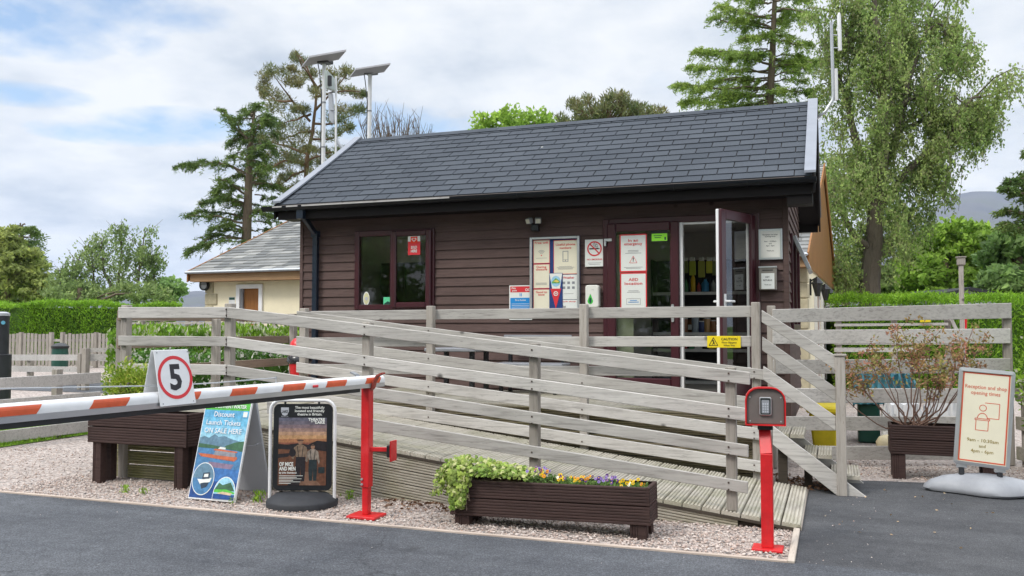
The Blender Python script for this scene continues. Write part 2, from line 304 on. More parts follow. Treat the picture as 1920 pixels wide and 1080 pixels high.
    def leaves(s, P, D, L, W, m=0):
        P = np.asarray(P, float); n = len(P)
        if n == 0: return s
        D = np.asarray(D, float); D = D/np.maximum(np.linalg.norm(D, axis=1), 1e-6)[:, None]
        sd = np.cross(D, rng.normal(size=(n, 3))); sd /= np.maximum(np.linalg.norm(sd, axis=1), 1e-6)[:, None]
        L = np.broadcast_to(np.asarray(L, float), (n,))[:, None]; W = np.broadcast_to(np.asarray(W, float), (n,))[:, None]
        A = np.stack([P-D*L/2, P+sd*W/2-D*L*.08, P+D*L/2, P-sd*W/2-D*L*.08], 1).reshape(-1, 3)
        o = len(s.v); s.v += A.tolist(); idx = np.arange(n*4).reshape(n, 4)+o; s.f += idx.tolist(); s.m += [m]*n; return s
    def build(s, name, mats, parent=None, local=False, smooth=False, bevel=0, label=None):
        me = bpy.data.meshes.new(name); off = V((0, 0, 0))
        if parent is not None and not local: off = ORG[parent.name]
        vs = [(a[0]-off.x, a[1]-off.y, a[2]-off.z) for a in s.v] if off.length else s.v
        me.from_pydata(vs, [], s.f)
        for k in (mats if isinstance(mats, (list, tuple)) else [mats]): me.materials.append(M[k] if isinstance(k, str) else k)
        me.polygons.foreach_set('material_index', s.m)
        if smooth: me.polygons.foreach_set('use_smooth', [True]*len(s.f))
        me.update(); o = bpy.data.objects.new(name, me); COL.objects.link(o)
        if parent is not None: o.parent = parent
        ORG[o.name] = off.copy()
        if bevel:
            b = o.modifiers.new('bevel', 'BEVEL'); b.width = bevel; b.segments = 1; b.limit_method = 'ANGLE'; b.angle_limit = math.radians(50)
        if smooth:
            try: me.set_sharp_from_angle(angle=math.radians(42))
            except Exception: pass
        if label: o['label'] = label
        return o
ORG = {}
def tag(o, label, cat, group=None):
    o['label'] = label; o['category'] = cat
    if group: o['group'] = group
    return o
def struct(o, kind='structure'): o['kind'] = kind; return o
def thing(name, label, cat, loc=(0, 0, 0), rz=0, group=None):
    o = bpy.data.objects.new(name, None); COL.objects.link(o); o.location = loc; o.rotation_euler = (0, 0, rz); o.empty_display_size = .1
    ORG[o.name] = V(loc); return tag(o, label, cat, group)
def frame(o, xd, up):  # local (u,v,w): u along xd, v along up, w outward
    xd = V(xd).normalized(); up = V(up).normalized(); n = xd.cross(up)
    return Matrix(((xd.x, up.x, n.x, o[0]), (xd.y, up.y, n.y, o[1]), (xd.z, up.z, n.z, o[2]), (0, 0, 0, 1)))
def pxrect(x0, y0, x1, y1, Y):
    a = atY(x0, (y0+y1)/2, Y); b = atY(x1, (y0+y1)/2, Y); t = atY((x0+x1)/2, y0, Y); q = atY((x0+x1)/2, y1, Y)
    return a.x, b.x, q.z, t.z
def grooved(mb, o, L, W, N, n, th, m=0, depth=.004):
    """board with n grooves: o corner, L length vector, W width vector, N outward normal"""
    o, L, W, N = V(o), V(L), V(W), V(N).normalized(); prof = []
    for i in range(n):
        a, b = i/n, (i+1)/n; e = .24/n
        prof += [(a+e*.2, -depth), (a+e, 0), (b-e, 0), (b-e*.2, -depth)]
    prof = [(0, -th)]+prof+[(1, -th)]
    p0 = [o+W*a+N*h for a, h in prof]; k = len(p0)
    mb.add(p0+[p+L for p in p0], [(i, i+1, k+i+1, k+i) for i in range(k-1)]+[tuple(range(k))[::-1], tuple(range(k, 2*k))], m)
# ------------------------------------------------------------------ sky, sun
W = bpy.data.worlds.new('World'); S.world = W; W.use_nodes = True
SUN_EL, SUN_AZ = math.radians(48), math.radians(215)   # azimuth: compass from +Y clockwise
def make_world():
    t = W.node_tree; N = t.nodes; L = t.links; N.clear()
    def nd(k, **kw):
        x = N.new(k)
        for a, b in kw.items(): setattr(x, a, b)
        return x
    def mth(op, a, b=None, clamp=False):
        x = nd('ShaderNodeMath', operation=op, use_clamp=clamp)
        for i, q in enumerate((a, b)):
            if q is None: continue
            if isinstance(q, (int, float)): x.inputs[i].default_value = q
            else: L.new(q, x.inputs[i])
        return x.outputs[0]
    sky = nd('ShaderNodeTexSky', sky_type='NISHITA'); sky.sun_disc = False; sky.sun_elevation = SUN_EL; sky.sun_rotation = SUN_AZ
    b1 = nd('ShaderNodeBackground'); b1.inputs[1].default_value = .15; L.new(sky.outputs[0], b1.inputs[0])
    tc = nd('ShaderNodeTexCoord'); d = tc.outputs['Generated']; sp = nd('ShaderNodeSeparateXYZ'); L.new(d, sp.inputs[0]); z = sp.outputs[2]
    zz = mth('MAXIMUM', z, 0.0); den = mth('ADD', zz, .22)
    cb = nd('ShaderNodeCombineXYZ'); L.new(mth('DIVIDE', sp.outputs[0], den), cb.inputs[0]); L.new(mth('DIVIDE', sp.outputs[1], den), cb.inputs[1])
    def noise(sc, det, off):
        mp = nd('ShaderNodeMapping'); mp.inputs['Location'].default_value = off; L.new(cb.outputs[0], mp.inputs['Vector'])
        x = nd('ShaderNodeTexNoise'); x.inputs['Scale'].default_value = sc; x.inputs['Detail'].default_value = det; x.inputs['Roughness'].default_value = .55; L.new(mp.outputs[0], x.inputs['Vector']); return x.outputs[0]
    n1 = noise(1.5, 6, (3.1, 1.7, 0)); n2 = noise(3.0, 7, (7.3, 2.2, 4)); n3 = noise(9, 6, (1.3, 5.2, 2))
    def blob(px, py, sx, sy):
        dv = ray(px, py).normalized(); vm = nd('ShaderNodeVectorMath', operation='SUBTRACT'); L.new(d, vm.inputs[0]); vm.inputs[1].default_value = dv
        def dot(ax):
            q = nd('ShaderNodeVectorMath', operation='DOT_PRODUCT'); L.new(vm.outputs[0], q.inputs[0]); q.inputs[1].default_value = ax; return q.outputs['Value']
        a = mth('DIVIDE', dot(Rt), sx/FPX); b = mth('DIVIDE', dot(Up), sy/FPX)
        r = mth('ADD', mth('POWER', a, 2.0), mth('POWER', b, 2.0)); return mth('MAXIMUM', mth('SUBTRACT', 1.0, r), 0.0)
    wob = mth('MULTIPLY', mth('SUBTRACT', n3, .5), 3.2)
    holes = None
    for q in ((60, 42, 190, 60), (350, 238, 140, 36), (250, 14, 160, 40), (690, 228, 190, 38), (30, 175, 110, 22), (210, 250, 130, 22), (790, 238, 110, 36)):
        bl = blob(*q); holes = bl if holes is None else mth('MAXIMUM', holes, bl)
    hole = mth('MULTIPLY', mth('ADD', mth('MULTIPLY', holes, 1.35), mth('MULTIPLY', wob, mth('MINIMUM', mth('MULTIPLY', holes, 4.0), 1.0))), .62, True)
    rest = nd('ShaderNodeMapRange', interpolation_type='SMOOTHSTEP'); L.new(n1, rest.inputs[0]); rest.inputs[1].default_value = .63; rest.inputs[2].default_value = .78; rest.inputs[4].default_value = .45
    gap = mth('MAXIMUM', hole, rest.outputs[0])
    cl = nd('ShaderNodeValToRGB'); e = cl.color_ramp.elements; e[0].position = .36; e[0].color = (.43, .48, .56, 1); e[1].position = .60; e[1].color = (.72, .73, .75, 1)
    e.new(.48).color = (.60, .63, .68, 1); L.new(mth('ADD', mth('MULTIPLY', n2, .72), mth('MULTIPLY', n1, .28)), cl.inputs[0])
    up = nd('ShaderNodeMapRange', interpolation_type='SMOOTHSTEP'); L.new(z, up.inputs[0]); up.inputs[1].default_value = .38; up.inputs[2].default_value = .85; up.inputs[3].default_value = 1.0; up.inputs[4].default_value = 2.6
    b2 = nd('ShaderNodeBackground'); L.new(cl.outputs[0], b2.inputs[0]); L.new(up.outputs[0], b2.inputs[1])
    mx = nd('ShaderNodeMixShader'); L.new(gap, mx.inputs[0]); L.new(b2.outputs[0], mx.inputs[1]); L.new(b1.outputs[0], mx.inputs[2])
    out = nd('ShaderNodeOutputWorld'); L.new(mx.outputs[0], out.inputs[0])
make_world()
sl = bpy.data.lights.new('sun', 'SUN'); sl.energy = 1.5; sl.angle = math.radians(14); sl.color = (1, .95, .88)
so = bpy.data.objects.new('sun', sl); COL.objects.link(so)
sd = V((math.sin(SUN_AZ)*math.cos(SUN_EL), math.cos(SUN_AZ)*math.cos(SUN_EL), math.sin(SUN_EL))); so.rotation_euler = sd.to_track_quat('Z', 'Y').to_euler(); so.location = (0, -5, 12)
S.view_settings.view_transform = 'Standard'; S.view_settings.look = 'None'; S.view_settings.exposure = .46; S.view_settings.gamma = 1
S.render.engine = 'CYCLES'; S.cycles.max_bounces = 8; S.cycles.transparent_max_bounces = 16; S.cycles.use_denoising = True
S.cycles.caustics_reflective = False; S.cycles.caustics_refractive = False; S.cycles.sample_clamp_indirect = 6
# ------------------------------------------------------------------ ground sheets
def sheet(name, pts, z, mat, th=0):
    mb = MB(); mb.add([(a, b, z) for a, b in pts], [tuple(range(len(pts)))]); return struct(mb.build(name, mat))
G2 = lambda x, y: tuple(gnd(x, y)[:2])
sheet('ground', [(-900, -60), (900, -60), (900, 1500), (-900, 1500)], -.03, 'ground')
sheet('road', [(-60, -20), (40, -20), (40, 5.872), (-60, 5.872)], .006, 'road')
sheet('path', [(-.262, 5.872), (40, 5.872), (40, 9.35), (1.2, 9.35), (.2, 9.2), (-.235, 8.9)], .002, 'path')
sheet('gravel_bed', [(-60, 5.872), (-.262, 5.872), (-.235, 8.9), (.2, 9.2), (1.2, 9.35), (40, 9.35), (40, 30), (-11.9, 30), (-11.9, 8.0), (-14, 7.3), (-60, 7.3)], -.006, 'gravel')
sheet('gravel_yard', [(-60, 9.2), (-10.5, 9.2), (-10.5, 28), (-60, 28)], -.010, 'fargravel')
sheet('drive', [(-60, 15.3), (-9.5, 15.3), (-9.5, 18.2), (-60, 18.2)], -.002, 'road')
# timber edging between gravel and asphalt
mb = MB(); mb.box(-30, -.30, 5.845, 5.875, -.05, .020); struct(mb.build('kerb', wood('pale edging board', (.50, .42, .36, 1), (.33, .27, .23, 1), 'x', knots=False), bevel=.004))
mb = MB(); mb.box(-.30, -.255, 5.845, 6.80, -.05, .022); mb.box(-.285, -.245, 6.80, 8.40, -.05, .030)
struct(mb.build('kerb', wood('pale edging board side', (.44, .39, .34, 1), (.30, .26, .22, 1), 'y', knots=False), bevel=.004))
# loose stones
def stones(name, pts, smin, smax, mat='stones'):
    mb = MB()
    base = np.array([(1, 0, 0), (-1, 0, 0), (0, 1, 0), (0, -1, 0), (0, 0, 1), (0, 0, -1)], float)
    fc = [(0, 2, 4), (2, 1, 4), (1, 3, 4), (3, 0, 4), (2, 0, 5), (1, 2, 5), (3, 1, 5), (0, 3, 5)]
    vs = []; fs = []
    for k, (x, y) in enumerate(pts):
        r = smin+(smax-smin)*rng.random()**2; sc = r*rng.uniform(.6, 1.25, 3); sc[2] *= .7; a = rng.uniform(0, 6.28)
        q = base*sc*rng.uniform(.8, 1.2, (6, 1)); c, s = math.cos(a), math.sin(a)
        q = np.stack([q[:, 0]*c-q[:, 1]*s+x, q[:, 0]*s+q[:, 1]*c+y, q[:, 2]+.002+r*.25*rng.random()], 1)
        o = len(vs); vs += q.tolist(); fs += [(i+o, j+o, l+o) for i, j, l in fc]
    mb.v = vs; mb.f = fs; mb.m = [0]*len(fs)
    return struct(mb.build(name, mat), 'stuff')
pts = []
while len(pts) < 13000:
    x = rng.uniform(-7.2, -.31); y = rng.uniform(5.885, 6.85)
    if x > -3.0 or rng.random() < .75: pts.append((x, y))
for _ in range(2600): pts.append((rng.uniform(-9.5, -6.6), rng.uniform(5.885, 8.2)))
for _ in range(2200): pts.append((rng.uniform(-.2, 2.6), rng.uniform(9.4, 10.6)))
stones('gravel', pts, .005, .0135)
# ------------------------------------------------------------------ fences, ramp, stairs
def rail(parent, L, R, plane, n=(0, 1, 0), th=.034, mat='rail_x', name='rail', label=None):
    """plank whose front face runs between two pixel columns (x, top, bottom) on a plane"""
    a, b = plane(L[0], L[2]), plane(L[0], L[1]); c, d = plane(R[0], R[1]), plane(R[0], R[2]); n = V(n)*th
    mb = MB(); mb.hexa([a, b, c, d, a+n, b+n, c+n, d+n]); return mb.build(name, mat, parent, bevel=.004, label=label)
def post(parent, x, y, z0, z1, w=.078, mat='post', wy=None, rad=0):
    mb = MB(); wy = wy or w; mb.box(x-w/2, x+w/2, y, y+wy, z0, z1); return mb.build('post', mat, parent, bevel=.005)
NAILM = []
def nails(parent, pts, r=.006):
    if not NAILM: o = MB().box(-r, r, -.003, .004, -r, r).build('nail', 'nail'); NAILM.append(o.data); bpy.data.objects.remove(o)
    for p in pts: o = bpy.data.objects.new('nail', NAILM[0]); COL.objects.link(o); o.parent = parent; o.location = p-ORG[parent.name]
RX0, RX1 = -.25, -5.42
rampz = lambda x: .045+(RX0-x)*.1165
PO = lambda x, y: atY(x, y, 6.80)
PI_ = lambda x, y: atY(x, y, 8.40)
PL = lambda x, y: atY(x, y, 8.52)
# outer fence of the ramp
of = thing('ramp_fence', 'weathered four-rail fence sloping down along the roadside edge of the timber ramp', 'fence', (-.7, 6.84, .05))
for L, R in (((425, 575.5, 596), (1406, 698, 722)), ((425, 631, 650), (1404, 766, 791)), ((425, 684, 704), (1403, 835, 858)), ((500, 753, 775), (1402, 904, 926))): rail(of, L, R, PO)
for L, R in (((221, 576, 596.5), (424, 575.5, 596)), ((221, 629.5, 648), (424, 631, 649.5)), ((221, 681.5, 701), (424, 684, 703.5))): rail(of, L, R, PO)
for px, yt in ((232, 572), (427, 569), (686, 604), (1000, 644), (1369, 688.5)):
    p = atY(px, yt, 6.835); post(of, p.x, 6.836, (rampz(p.x) if p.x > -5 else 0), p.z)
p = atY(216, 596, 6.9); post(of, p.x, 6.95, 0, p.z)
np_ = []
for px, ys in ((427, (580, 591, 636, 645, 689, 699)), (686, (612, 627, 670, 683, 728, 744)), (1000, (656, 670, 715, 729, 781, 794, 848, 861)), (1369, (700, 714, 766, 780, 838, 852, 905, 918))):
    for y in ys: np_.append(atY(px-3, y, 6.798))
nails(of, np_)
# left end fence of the turning platform, running back to the cabin
lf = thing('platform_fence', 'brown unbleached rails along the far left end of the timber turning platform', 'fence', (-6.75, 8.4, 0))
for za, zb in ((1.555, 1.655), (1.27, 1.37), (.98, 1.08)):
    mb = MB(); mb.box(-6.80, -6.766, 6.92, 9.9, za, zb); mb.build('rail', 'brownrail', lf, bevel=.004)
post(lf, -6.72, 9.84, 0, 1.66); post(lf, -6.72, 8.3, 0, 1.58)
# inner fence: landing posts carry horizontal landing rails behind and sloping ramp rails in front
nf = thing('landing_fence', 'weathered fence with level rails in front of the cabin landing and sloping ramp rails', 'fence', (-2.4, 8.45, 0))
for L, R in (((556, 583, 602), (1447, 695, 714.5)), ((555, 630, 648), (1447, 750, 771)), ((555, 679, 698), (1447, 807, 829)), ((555, 733, 753), (1447, 868, 889))): rail(nf, L, R, PI_)
for L, R in (((574, 583.5, 601), (1408, 573.3, 594.5)), ((574, 633, 650), (1408, 630, 650)), ((574, 682.5, 700), (1408, 689, 707))): rail(nf, L, R, PL)
for px, yt in ((567, 578), (805, 573.5), (1093, 570), (1416, 566.5)):
    p = atY(px, yt, 8.436); post(nf, p.x, 8.437, 0, p.z)
np_ = []
for px, ys in ((805, (620, 632, 672, 686, 725, 738, 782, 795)), (1093, (663, 676, 718, 731, 768, 780, 828, 842)), (1416, (697, 709, 752, 766, 811, 822, 872, 884))):
    for y in ys: np_.append(atY(px-2, y, 8.397))
nails(nf, np_)
# ramp + landing decks
rp = thing('access_ramp', 'grooved timber access ramp and raised landing leading up to the cabin door', 'ramp', (-2.5, 7.6, 0))
mb = MB(); x = RX0
while x > RX1+.05:
    w = .135; grooved(mb, (x-w, 6.80, rampz(x-w)), (0, 1.60, 0), (w, 0, rampz(x)-rampz(x-w)), (0, 0, 1), 5, .03, depth=.009); x -= w+.010
mb.build('ramp_deck', 'deck', rp)
mb = MB(); x = -.72
while x > -5.40: grooved(mb, (x-.135, 8.56, .69), (0, 1.82, 0), (.135, 0, 0), (0, 0, 1), 5, .03); x -= .142
x = -5.43
while x > -6.75: grooved(mb, (x-.135, 6.88, .66), (0, 3.5, 0), (.135, 0, 0), (0, 0, 1), 5, .03); x -= .142
mb.build('landing_deck', 'deck', rp)
mb = MB()   # sloping fascia boards
for k in range(6):
    o = V((RX1, 6.80, rampz(RX1)-.045-(k+1)*.118)); e = V((-.70, 6.80, rampz(-.70)-.045-(k+1)*.118))
    grooved(mb, o, e-o, (0, 0, .114), (0, -1, 0), 5, .026, depth=.012)
mb.build('fascia', 'fascia', rp)
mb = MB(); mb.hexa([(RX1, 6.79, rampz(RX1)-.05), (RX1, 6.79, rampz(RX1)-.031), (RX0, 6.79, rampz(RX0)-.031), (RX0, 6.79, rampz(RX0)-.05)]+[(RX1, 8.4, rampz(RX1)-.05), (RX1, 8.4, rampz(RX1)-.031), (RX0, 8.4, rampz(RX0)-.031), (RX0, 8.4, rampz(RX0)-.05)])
mb.box(-.695, -.27, 6.83, 6.88, -.02, .03); mb.build('dark_void_fill', 'darkwood', rp)  # near-black slab and block stand in for the shaded void under the deck
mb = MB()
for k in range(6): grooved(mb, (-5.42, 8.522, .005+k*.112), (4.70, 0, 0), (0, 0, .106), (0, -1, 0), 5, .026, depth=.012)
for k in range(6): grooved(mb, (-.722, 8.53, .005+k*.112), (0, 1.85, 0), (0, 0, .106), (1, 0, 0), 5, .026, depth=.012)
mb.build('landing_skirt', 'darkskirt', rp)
mb = MB()
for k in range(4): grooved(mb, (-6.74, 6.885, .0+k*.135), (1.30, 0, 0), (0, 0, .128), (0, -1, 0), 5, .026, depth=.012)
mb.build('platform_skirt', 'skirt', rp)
mb = MB(); mb.box(-5.40, -.72, 8.556, 8.60, .60, .685); mb.build('edge_board', 'deck', rp)
# stairs
st = thing('timber_steps', 'weathered timber steps with three treads and sloping handrails by the red keypad post', 'stairs', (-.1, 8.5, 0))
PS = lambda x, y: atY(x, y, 8.33)
for L, R in (((1428, 581, 604), (1567, 667, 694)), ((1429, 631, 657), (1567, 727, 752)), ((1431, 686, 712), (1567, 781, 808))): rail(st, L, R, PS, name='handrail')
a, b, c, d = PS(1449, 834), PS(1449, 799), PS(1625, 931), PS(1569, 931); n = V((0, .04, 0)); a.z = max(a.z, 0); c.z = d.z = 0
mb = MB(); mb.hexa([a, b, c, d, a+n, b+n, c+n, d+n]); mb.build('stringer', 'rail_x', st, bevel=.003)
n = V((0, .70, 0)); mb = MB(); mb.hexa([q+n for q in (a, b, c, d)]+[q+n+V((0, .04, 0)) for q in (a, b, c, d)]); mb.build('stringer', 'rail_x', st)
p = PS(1575, 668); post(st, p.x, 8.30, 0, p.z, .085)
mb = MB(); mb.box(p.x-.05, p.x+.055, 8.29, 8.395, p.z, p.z+.02); mb.build('post_cap', 'post', st, bevel=.004)
for k, (xr, z) in enumerate(((-.27, .518), (-.035, .345), (.20, .172))):
    mb = MB(); grooved(mb, (xr-.25, 8.372, z), (0, .658, 0), (.12, 0, 0), (0, 0, 1), 5, .034, depth=.008); grooved(mb, (xr-.122, 8.372, z), (0, .658, 0), (.122, 0, 0), (0, 0, 1), 5, .034, depth=.008); mb.build('tread', 'deck', st)
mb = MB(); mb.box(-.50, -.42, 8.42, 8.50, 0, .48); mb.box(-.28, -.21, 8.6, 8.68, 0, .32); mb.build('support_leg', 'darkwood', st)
# fence on the right, behind planter
PR = lambda x, y: atD(x, y, 9.25+(x-1440)*.0004)
rf = thing('board_fence', 'tall weathered six-board fence behind the brown planter with the bronze shrub', 'fence', (.5, 9.9, 0))
n = (-.3, .95, 0)
for L, R in (((1449, 580, 605), (1897, 568, 597)), ((1449, 619, 645), (1895, 616, 644)), ((1449, 675, 701), (1895, 672, 700)), ((1449, 728, 755), (1895, 729, 756)), ((1449, 781, 807), (1895, 781, 808)), ((1449, 837, 862), (1895, 836, 862))): rail(rf, L, R, PR, n)
for px, yt in ((1441, 573), (1886, 575)):
    p = PR(px, yt); post(rf, p.x+.02, p.y+.05, 0, p.z, .085)
sf = thing('side_fence', 'damp four-board fence at the right edge behind the opening times sign', 'fence', (2.0, 9.0, 0))
q0 = PR(1903, 640); q1 = V((2.62, 8.35, 0))
for z in (.14, .46, .77):
    mb = MB(); mb.bar((q0.x, q0.y, z), (q1.x, q1.y, z), .034, .14); mb.build('rail', 'oldrail', sf, bevel=.004)
for t in (0.04, .97): p = q0.lerp(q1, t); post(sf, p.x+.05, p.y+.03, 0, .95, .08)
# ------------------------------------------------------------------ cabin
YW = 10.4; CX0, CX1 = -6.94, -.497; YB = 14.0; FZ = .70
EY, EZ, RY, RZ = 10.0, 3.135, 12.1, 4.445; VX0, VX1 = -7.10, -.18
roofz = lambda y: EZ+(RZ-EZ)*((y-EY) if y <= RY else (2*RY-EY-y))/(RY-EY)
cb = thing('reception_cabin', 'dark brown clad timber reception cabin with a slate grey shingle roof', 'cabin', (-3.7, 10.4, 0))
z571 = atY(820, 571, YW).z; BD = .1187
ZR = [z571+k*BD for k in range(-12, 13)]
WIN = (-6.08, -4.895, 1.715, 2.78); DOOR = (-2.63, -.79, FZ, 2.80)
def clad_x(holes):
    mb = MB()
    for za, zb in zip(ZR, ZR[1:]):
        zb = min(zb, 3.0)
        if zb <= za: continue
        xs = sorted({CX0, CX1, *[h[0] for h in holes], *[h[1] for h in holes], -4.30, -1.9})
        for x0, x1 in zip(xs, xs[1:]):
            iv = [(za, zb)]
            for h in holes:
                if h[0] <= x0 and h[1] >= x1:
                    iv = [q for (s, e) in iv for q in ((s, min(e, h[2])), (max(s, h[3]), e)) if q[1]-q[0] > 1e-4]
            for s, e in iv:
                f = lambda z: YW-.024+.018*(z-za)/BD
                mb.quad((x0, f(s), s), (x1, f(s), s), (x1, f(e), e), (x0, f(e), e))
                mb.quad((x0, f(s), s), (x1, f(s), s), (x1, YW, s+.002), (x0, YW, s+.002))
    return mb
mb = clad_x([WIN, DOOR])
xs = [CX0+.02, WIN[0], WIN[1], DOOR[0], DOOR[1], CX1-.02]
for x0, x1, z0, z1 in ((xs[0], xs[1], .3, 3.0), (xs[1], xs[2], .3, WIN[2]), (xs[1], xs[2], WIN[3], 3.0), (xs[2], xs[3], .3, 3.0), (xs[3], xs[4], DOOR[3], 3.0), (xs[3], xs[4], .3, DOOR[2]), (xs[4], xs[5], .3, 3.0)): mb.box(x0, x1, YW+.001, YW+.10, z0, z1)
mb.build('front_wall', 'clad', cb)
def gable(X, sgn, holes=()):
    mb = MB(); zz = ZR+[ZR[-1]+BD*k for k in range(1, 14)]
    for za, zb in zip(zz, zz[1:]):
        def lim(z):
            if z <= 3.0: return YW, YB
            d = (z+.12-EZ)/(RZ-EZ)*(RY-EY); return max(YW, EY+d), min(YB, 2*RY-EY-d)
        a0, a1 = lim(za); b0, b1 = lim(zb)
        if b1-b0 < .05: break
        segs = [(a0, a1, b0, b1)]
        for h in holes:
            if h[2] < (za+zb)/2 < h[3]: segs = [(a0, h[0], b0, h[0]), (h[1], a1, h[1], b1)]
        for s0, s1, t0, t1 in segs:
            xo = X+sgn*.024; xi = X+sgn*.006
            mb.quad((xo, s0, za), (xo, s1, za), (xi, t1, zb), (xi, t0, zb)); mb.quad((xo, s0, za), (xo, s1, za), (X, s1, za+.002), (X, s0, za+.002))
            mb.quad((X, s0, za), (X, s1, za), (X, t1, zb), (X, t0, zb)); mb.quad((X-sgn*.1, s0, za), (X-sgn*.1, s1, za), (X-sgn*.1, t1, zb), (X-sgn*.1, t0, zb))
    return mb
GW = (11.05, 13.3, 1.45, 2.62)
gable(CX1, 1, [GW]).build('side_wall', 'clady', cb); gable(CX0, -1).build('side_wall', 'clady', cb)
RWN = ((-6.3, -4.3),); mb = MB(); mb.box(CX0, CX1, YB-.1, YB, .3, 1.55); mb.box(CX0, CX1, YB-.1, YB, 2.85, 3.0)
for q0, q1 in ((CX0, RWN[0][0]), (RWN[0][1], CX1)): mb.box(q0, q1, YB-.1, YB, 1.55, 2.85)
mb.build('rear_wall', 'clad', cb)
for q0, q1 in RWN: mb = MB(); mb.box(q0, q0+.06, YB-.09, YB+.03, 1.55, 2.85); mb.box(q1-.06, q1, YB-.09, YB+.03, 1.55, 2.85); mb.box(q0+.06, q1-.06, YB-.09, YB+.03, 2.79, 2.85); mb.box(q0+.06, q1-.06, YB-.09, YB+.03, 1.55, 1.61); rw = mb.build('added_rear_window', 'maroon', cb); mb = MB(); mb.quad((q0+.06, YB-.03, 1.61), (q1-.06, YB-.03, 1.61), (q1-.06, YB-.03, 2.79), (q0+.06, YB-.03, 2.79)); mb.build('pane', 'glass', rw)  # unseen window, added to let daylight into the shop
mb = MB(); mb.box(CX1-.035, CX1+.026, YW-.032, YW+.06, .3, 3.0); mb.build('corner_board', 'clad', cb, bevel=.004); mb = MB(); mb.box(CX0-.02, CX0+.03, YW-.032, YW+.05, .3, 3.0); mb.build('corner_board', 'clad', cb, bevel=.004)
mb = MB(); mb.box(CX0+.11, CX1-.11, YW+.102, YB-.11, FZ-.05, FZ+.01); mb.build('floor', 'interiorfloor', cb)
mb = MB(); y0, y1, x0, x1 = YW+.104, YB-.104, CX0+.104, CX1-.104
for h0, h1, z0, z1 in ((x0, x1, FZ, 1.55), (x0, x1, 2.85, 2.98), (x0, RWN[0][0], 1.55, 2.85), (RWN[0][1], x1, 1.55, 2.85)): mb.quad((h0, y1, z0), (h1, y1, z0), (h1, y1, z1), (h0, y1, z1))
mb.quad((x0, y0, FZ), (x0, y1, FZ), (x0, y1, 2.98), (x0, y0, 2.98)); mb.quad((x0, y0, 2.97), (x1, y0, 2.97), (x1, y1, 2.97), (x0, y1, 2.97))
for h0, h1, z0, z1 in ((y0, GW[0], FZ, 2.97), (GW[1], y1, FZ, 2.97), (GW[0], GW[1], FZ, GW[2]), (GW[0], GW[1], GW[3], 2.97)): mb.quad((x1, h0, z0), (x1, h1, z0), (x1, h1, z1), (x1, h0, z1))
mb.box(-4.05, -3.97, y0, y1-1.3, FZ, 2.96); mb.build('interior_wall', 'interior', cb)
# roof
rm = MB(); sl_ = math.hypot(RY-EY, RZ-EZ); sv = V((0, (RY-EY)/sl_, (RZ-EZ)/sl_)); nv = V((0, -sv.z, sv.y)); NR = 14; ex = sl_/NR
for side in (0, 1):
    for r in range(NR):
        x = VX0+.02-(.335*((r*.5) % 1.0))-(.02*random.random())
        while x < VX1-.02:
            xa, xb = max(x+.006, VX0+.02), min(x+.329, VX1-.02); x += .335
            if xb-xa < .02: continue
            dz = random.uniform(0, .003); p0 = r*ex-.004; p1 = (r+1)*ex+.02
            def P(xx, s, h):
                q = V((xx, EY, EZ))+sv*s+nv*h
                return q if side == 0 else V((q.x, 2*RY-q.y, q.z))
            rm.hexa([P(xa, p0, .0), P(xa, p0, .013+dz), P(xb, p0, .013+dz), P(xb, p0, .0), P(xa, min(p1, sl_), .0), P(xa, min(p1, sl_), .002), P(xb, min(p1, sl_), .002), P(xb, min(p1, sl_), .0)])
x = VX0+.02
while x < VX1-.03:
    xb = min(x+.30, VX1-.02)
    for sg in (-1, 1): rm.add([(x, RY+sg*.13, RZ-.055), (xb, RY+sg*.13, RZ-.055), (xb, RY, RZ+.022), (x, RY, RZ+.022)], [(0, 1, 2, 3)])
    x += .303
roof = rm.build('roof', 'shingle', cb)
mb = MB()
for a, b in (((EY, EZ), (RY, RZ)), ((RY, RZ), (2*RY-EY, EZ))):
    mb.hexa([(VX0, a[0], a[1]-.10), (VX0, a[0], a[1]-.002), (VX1, a[0], a[1]-.002), (VX1, a[0], a[1]-.10), (VX0, b[0], b[1]-.10), (VX0, b[0], b[1]-.002), (VX1, b[0], b[1]-.002), (VX1, b[0], b[1]-.10)])
mb.build('roof_deck', 'fasciabrown', cb)
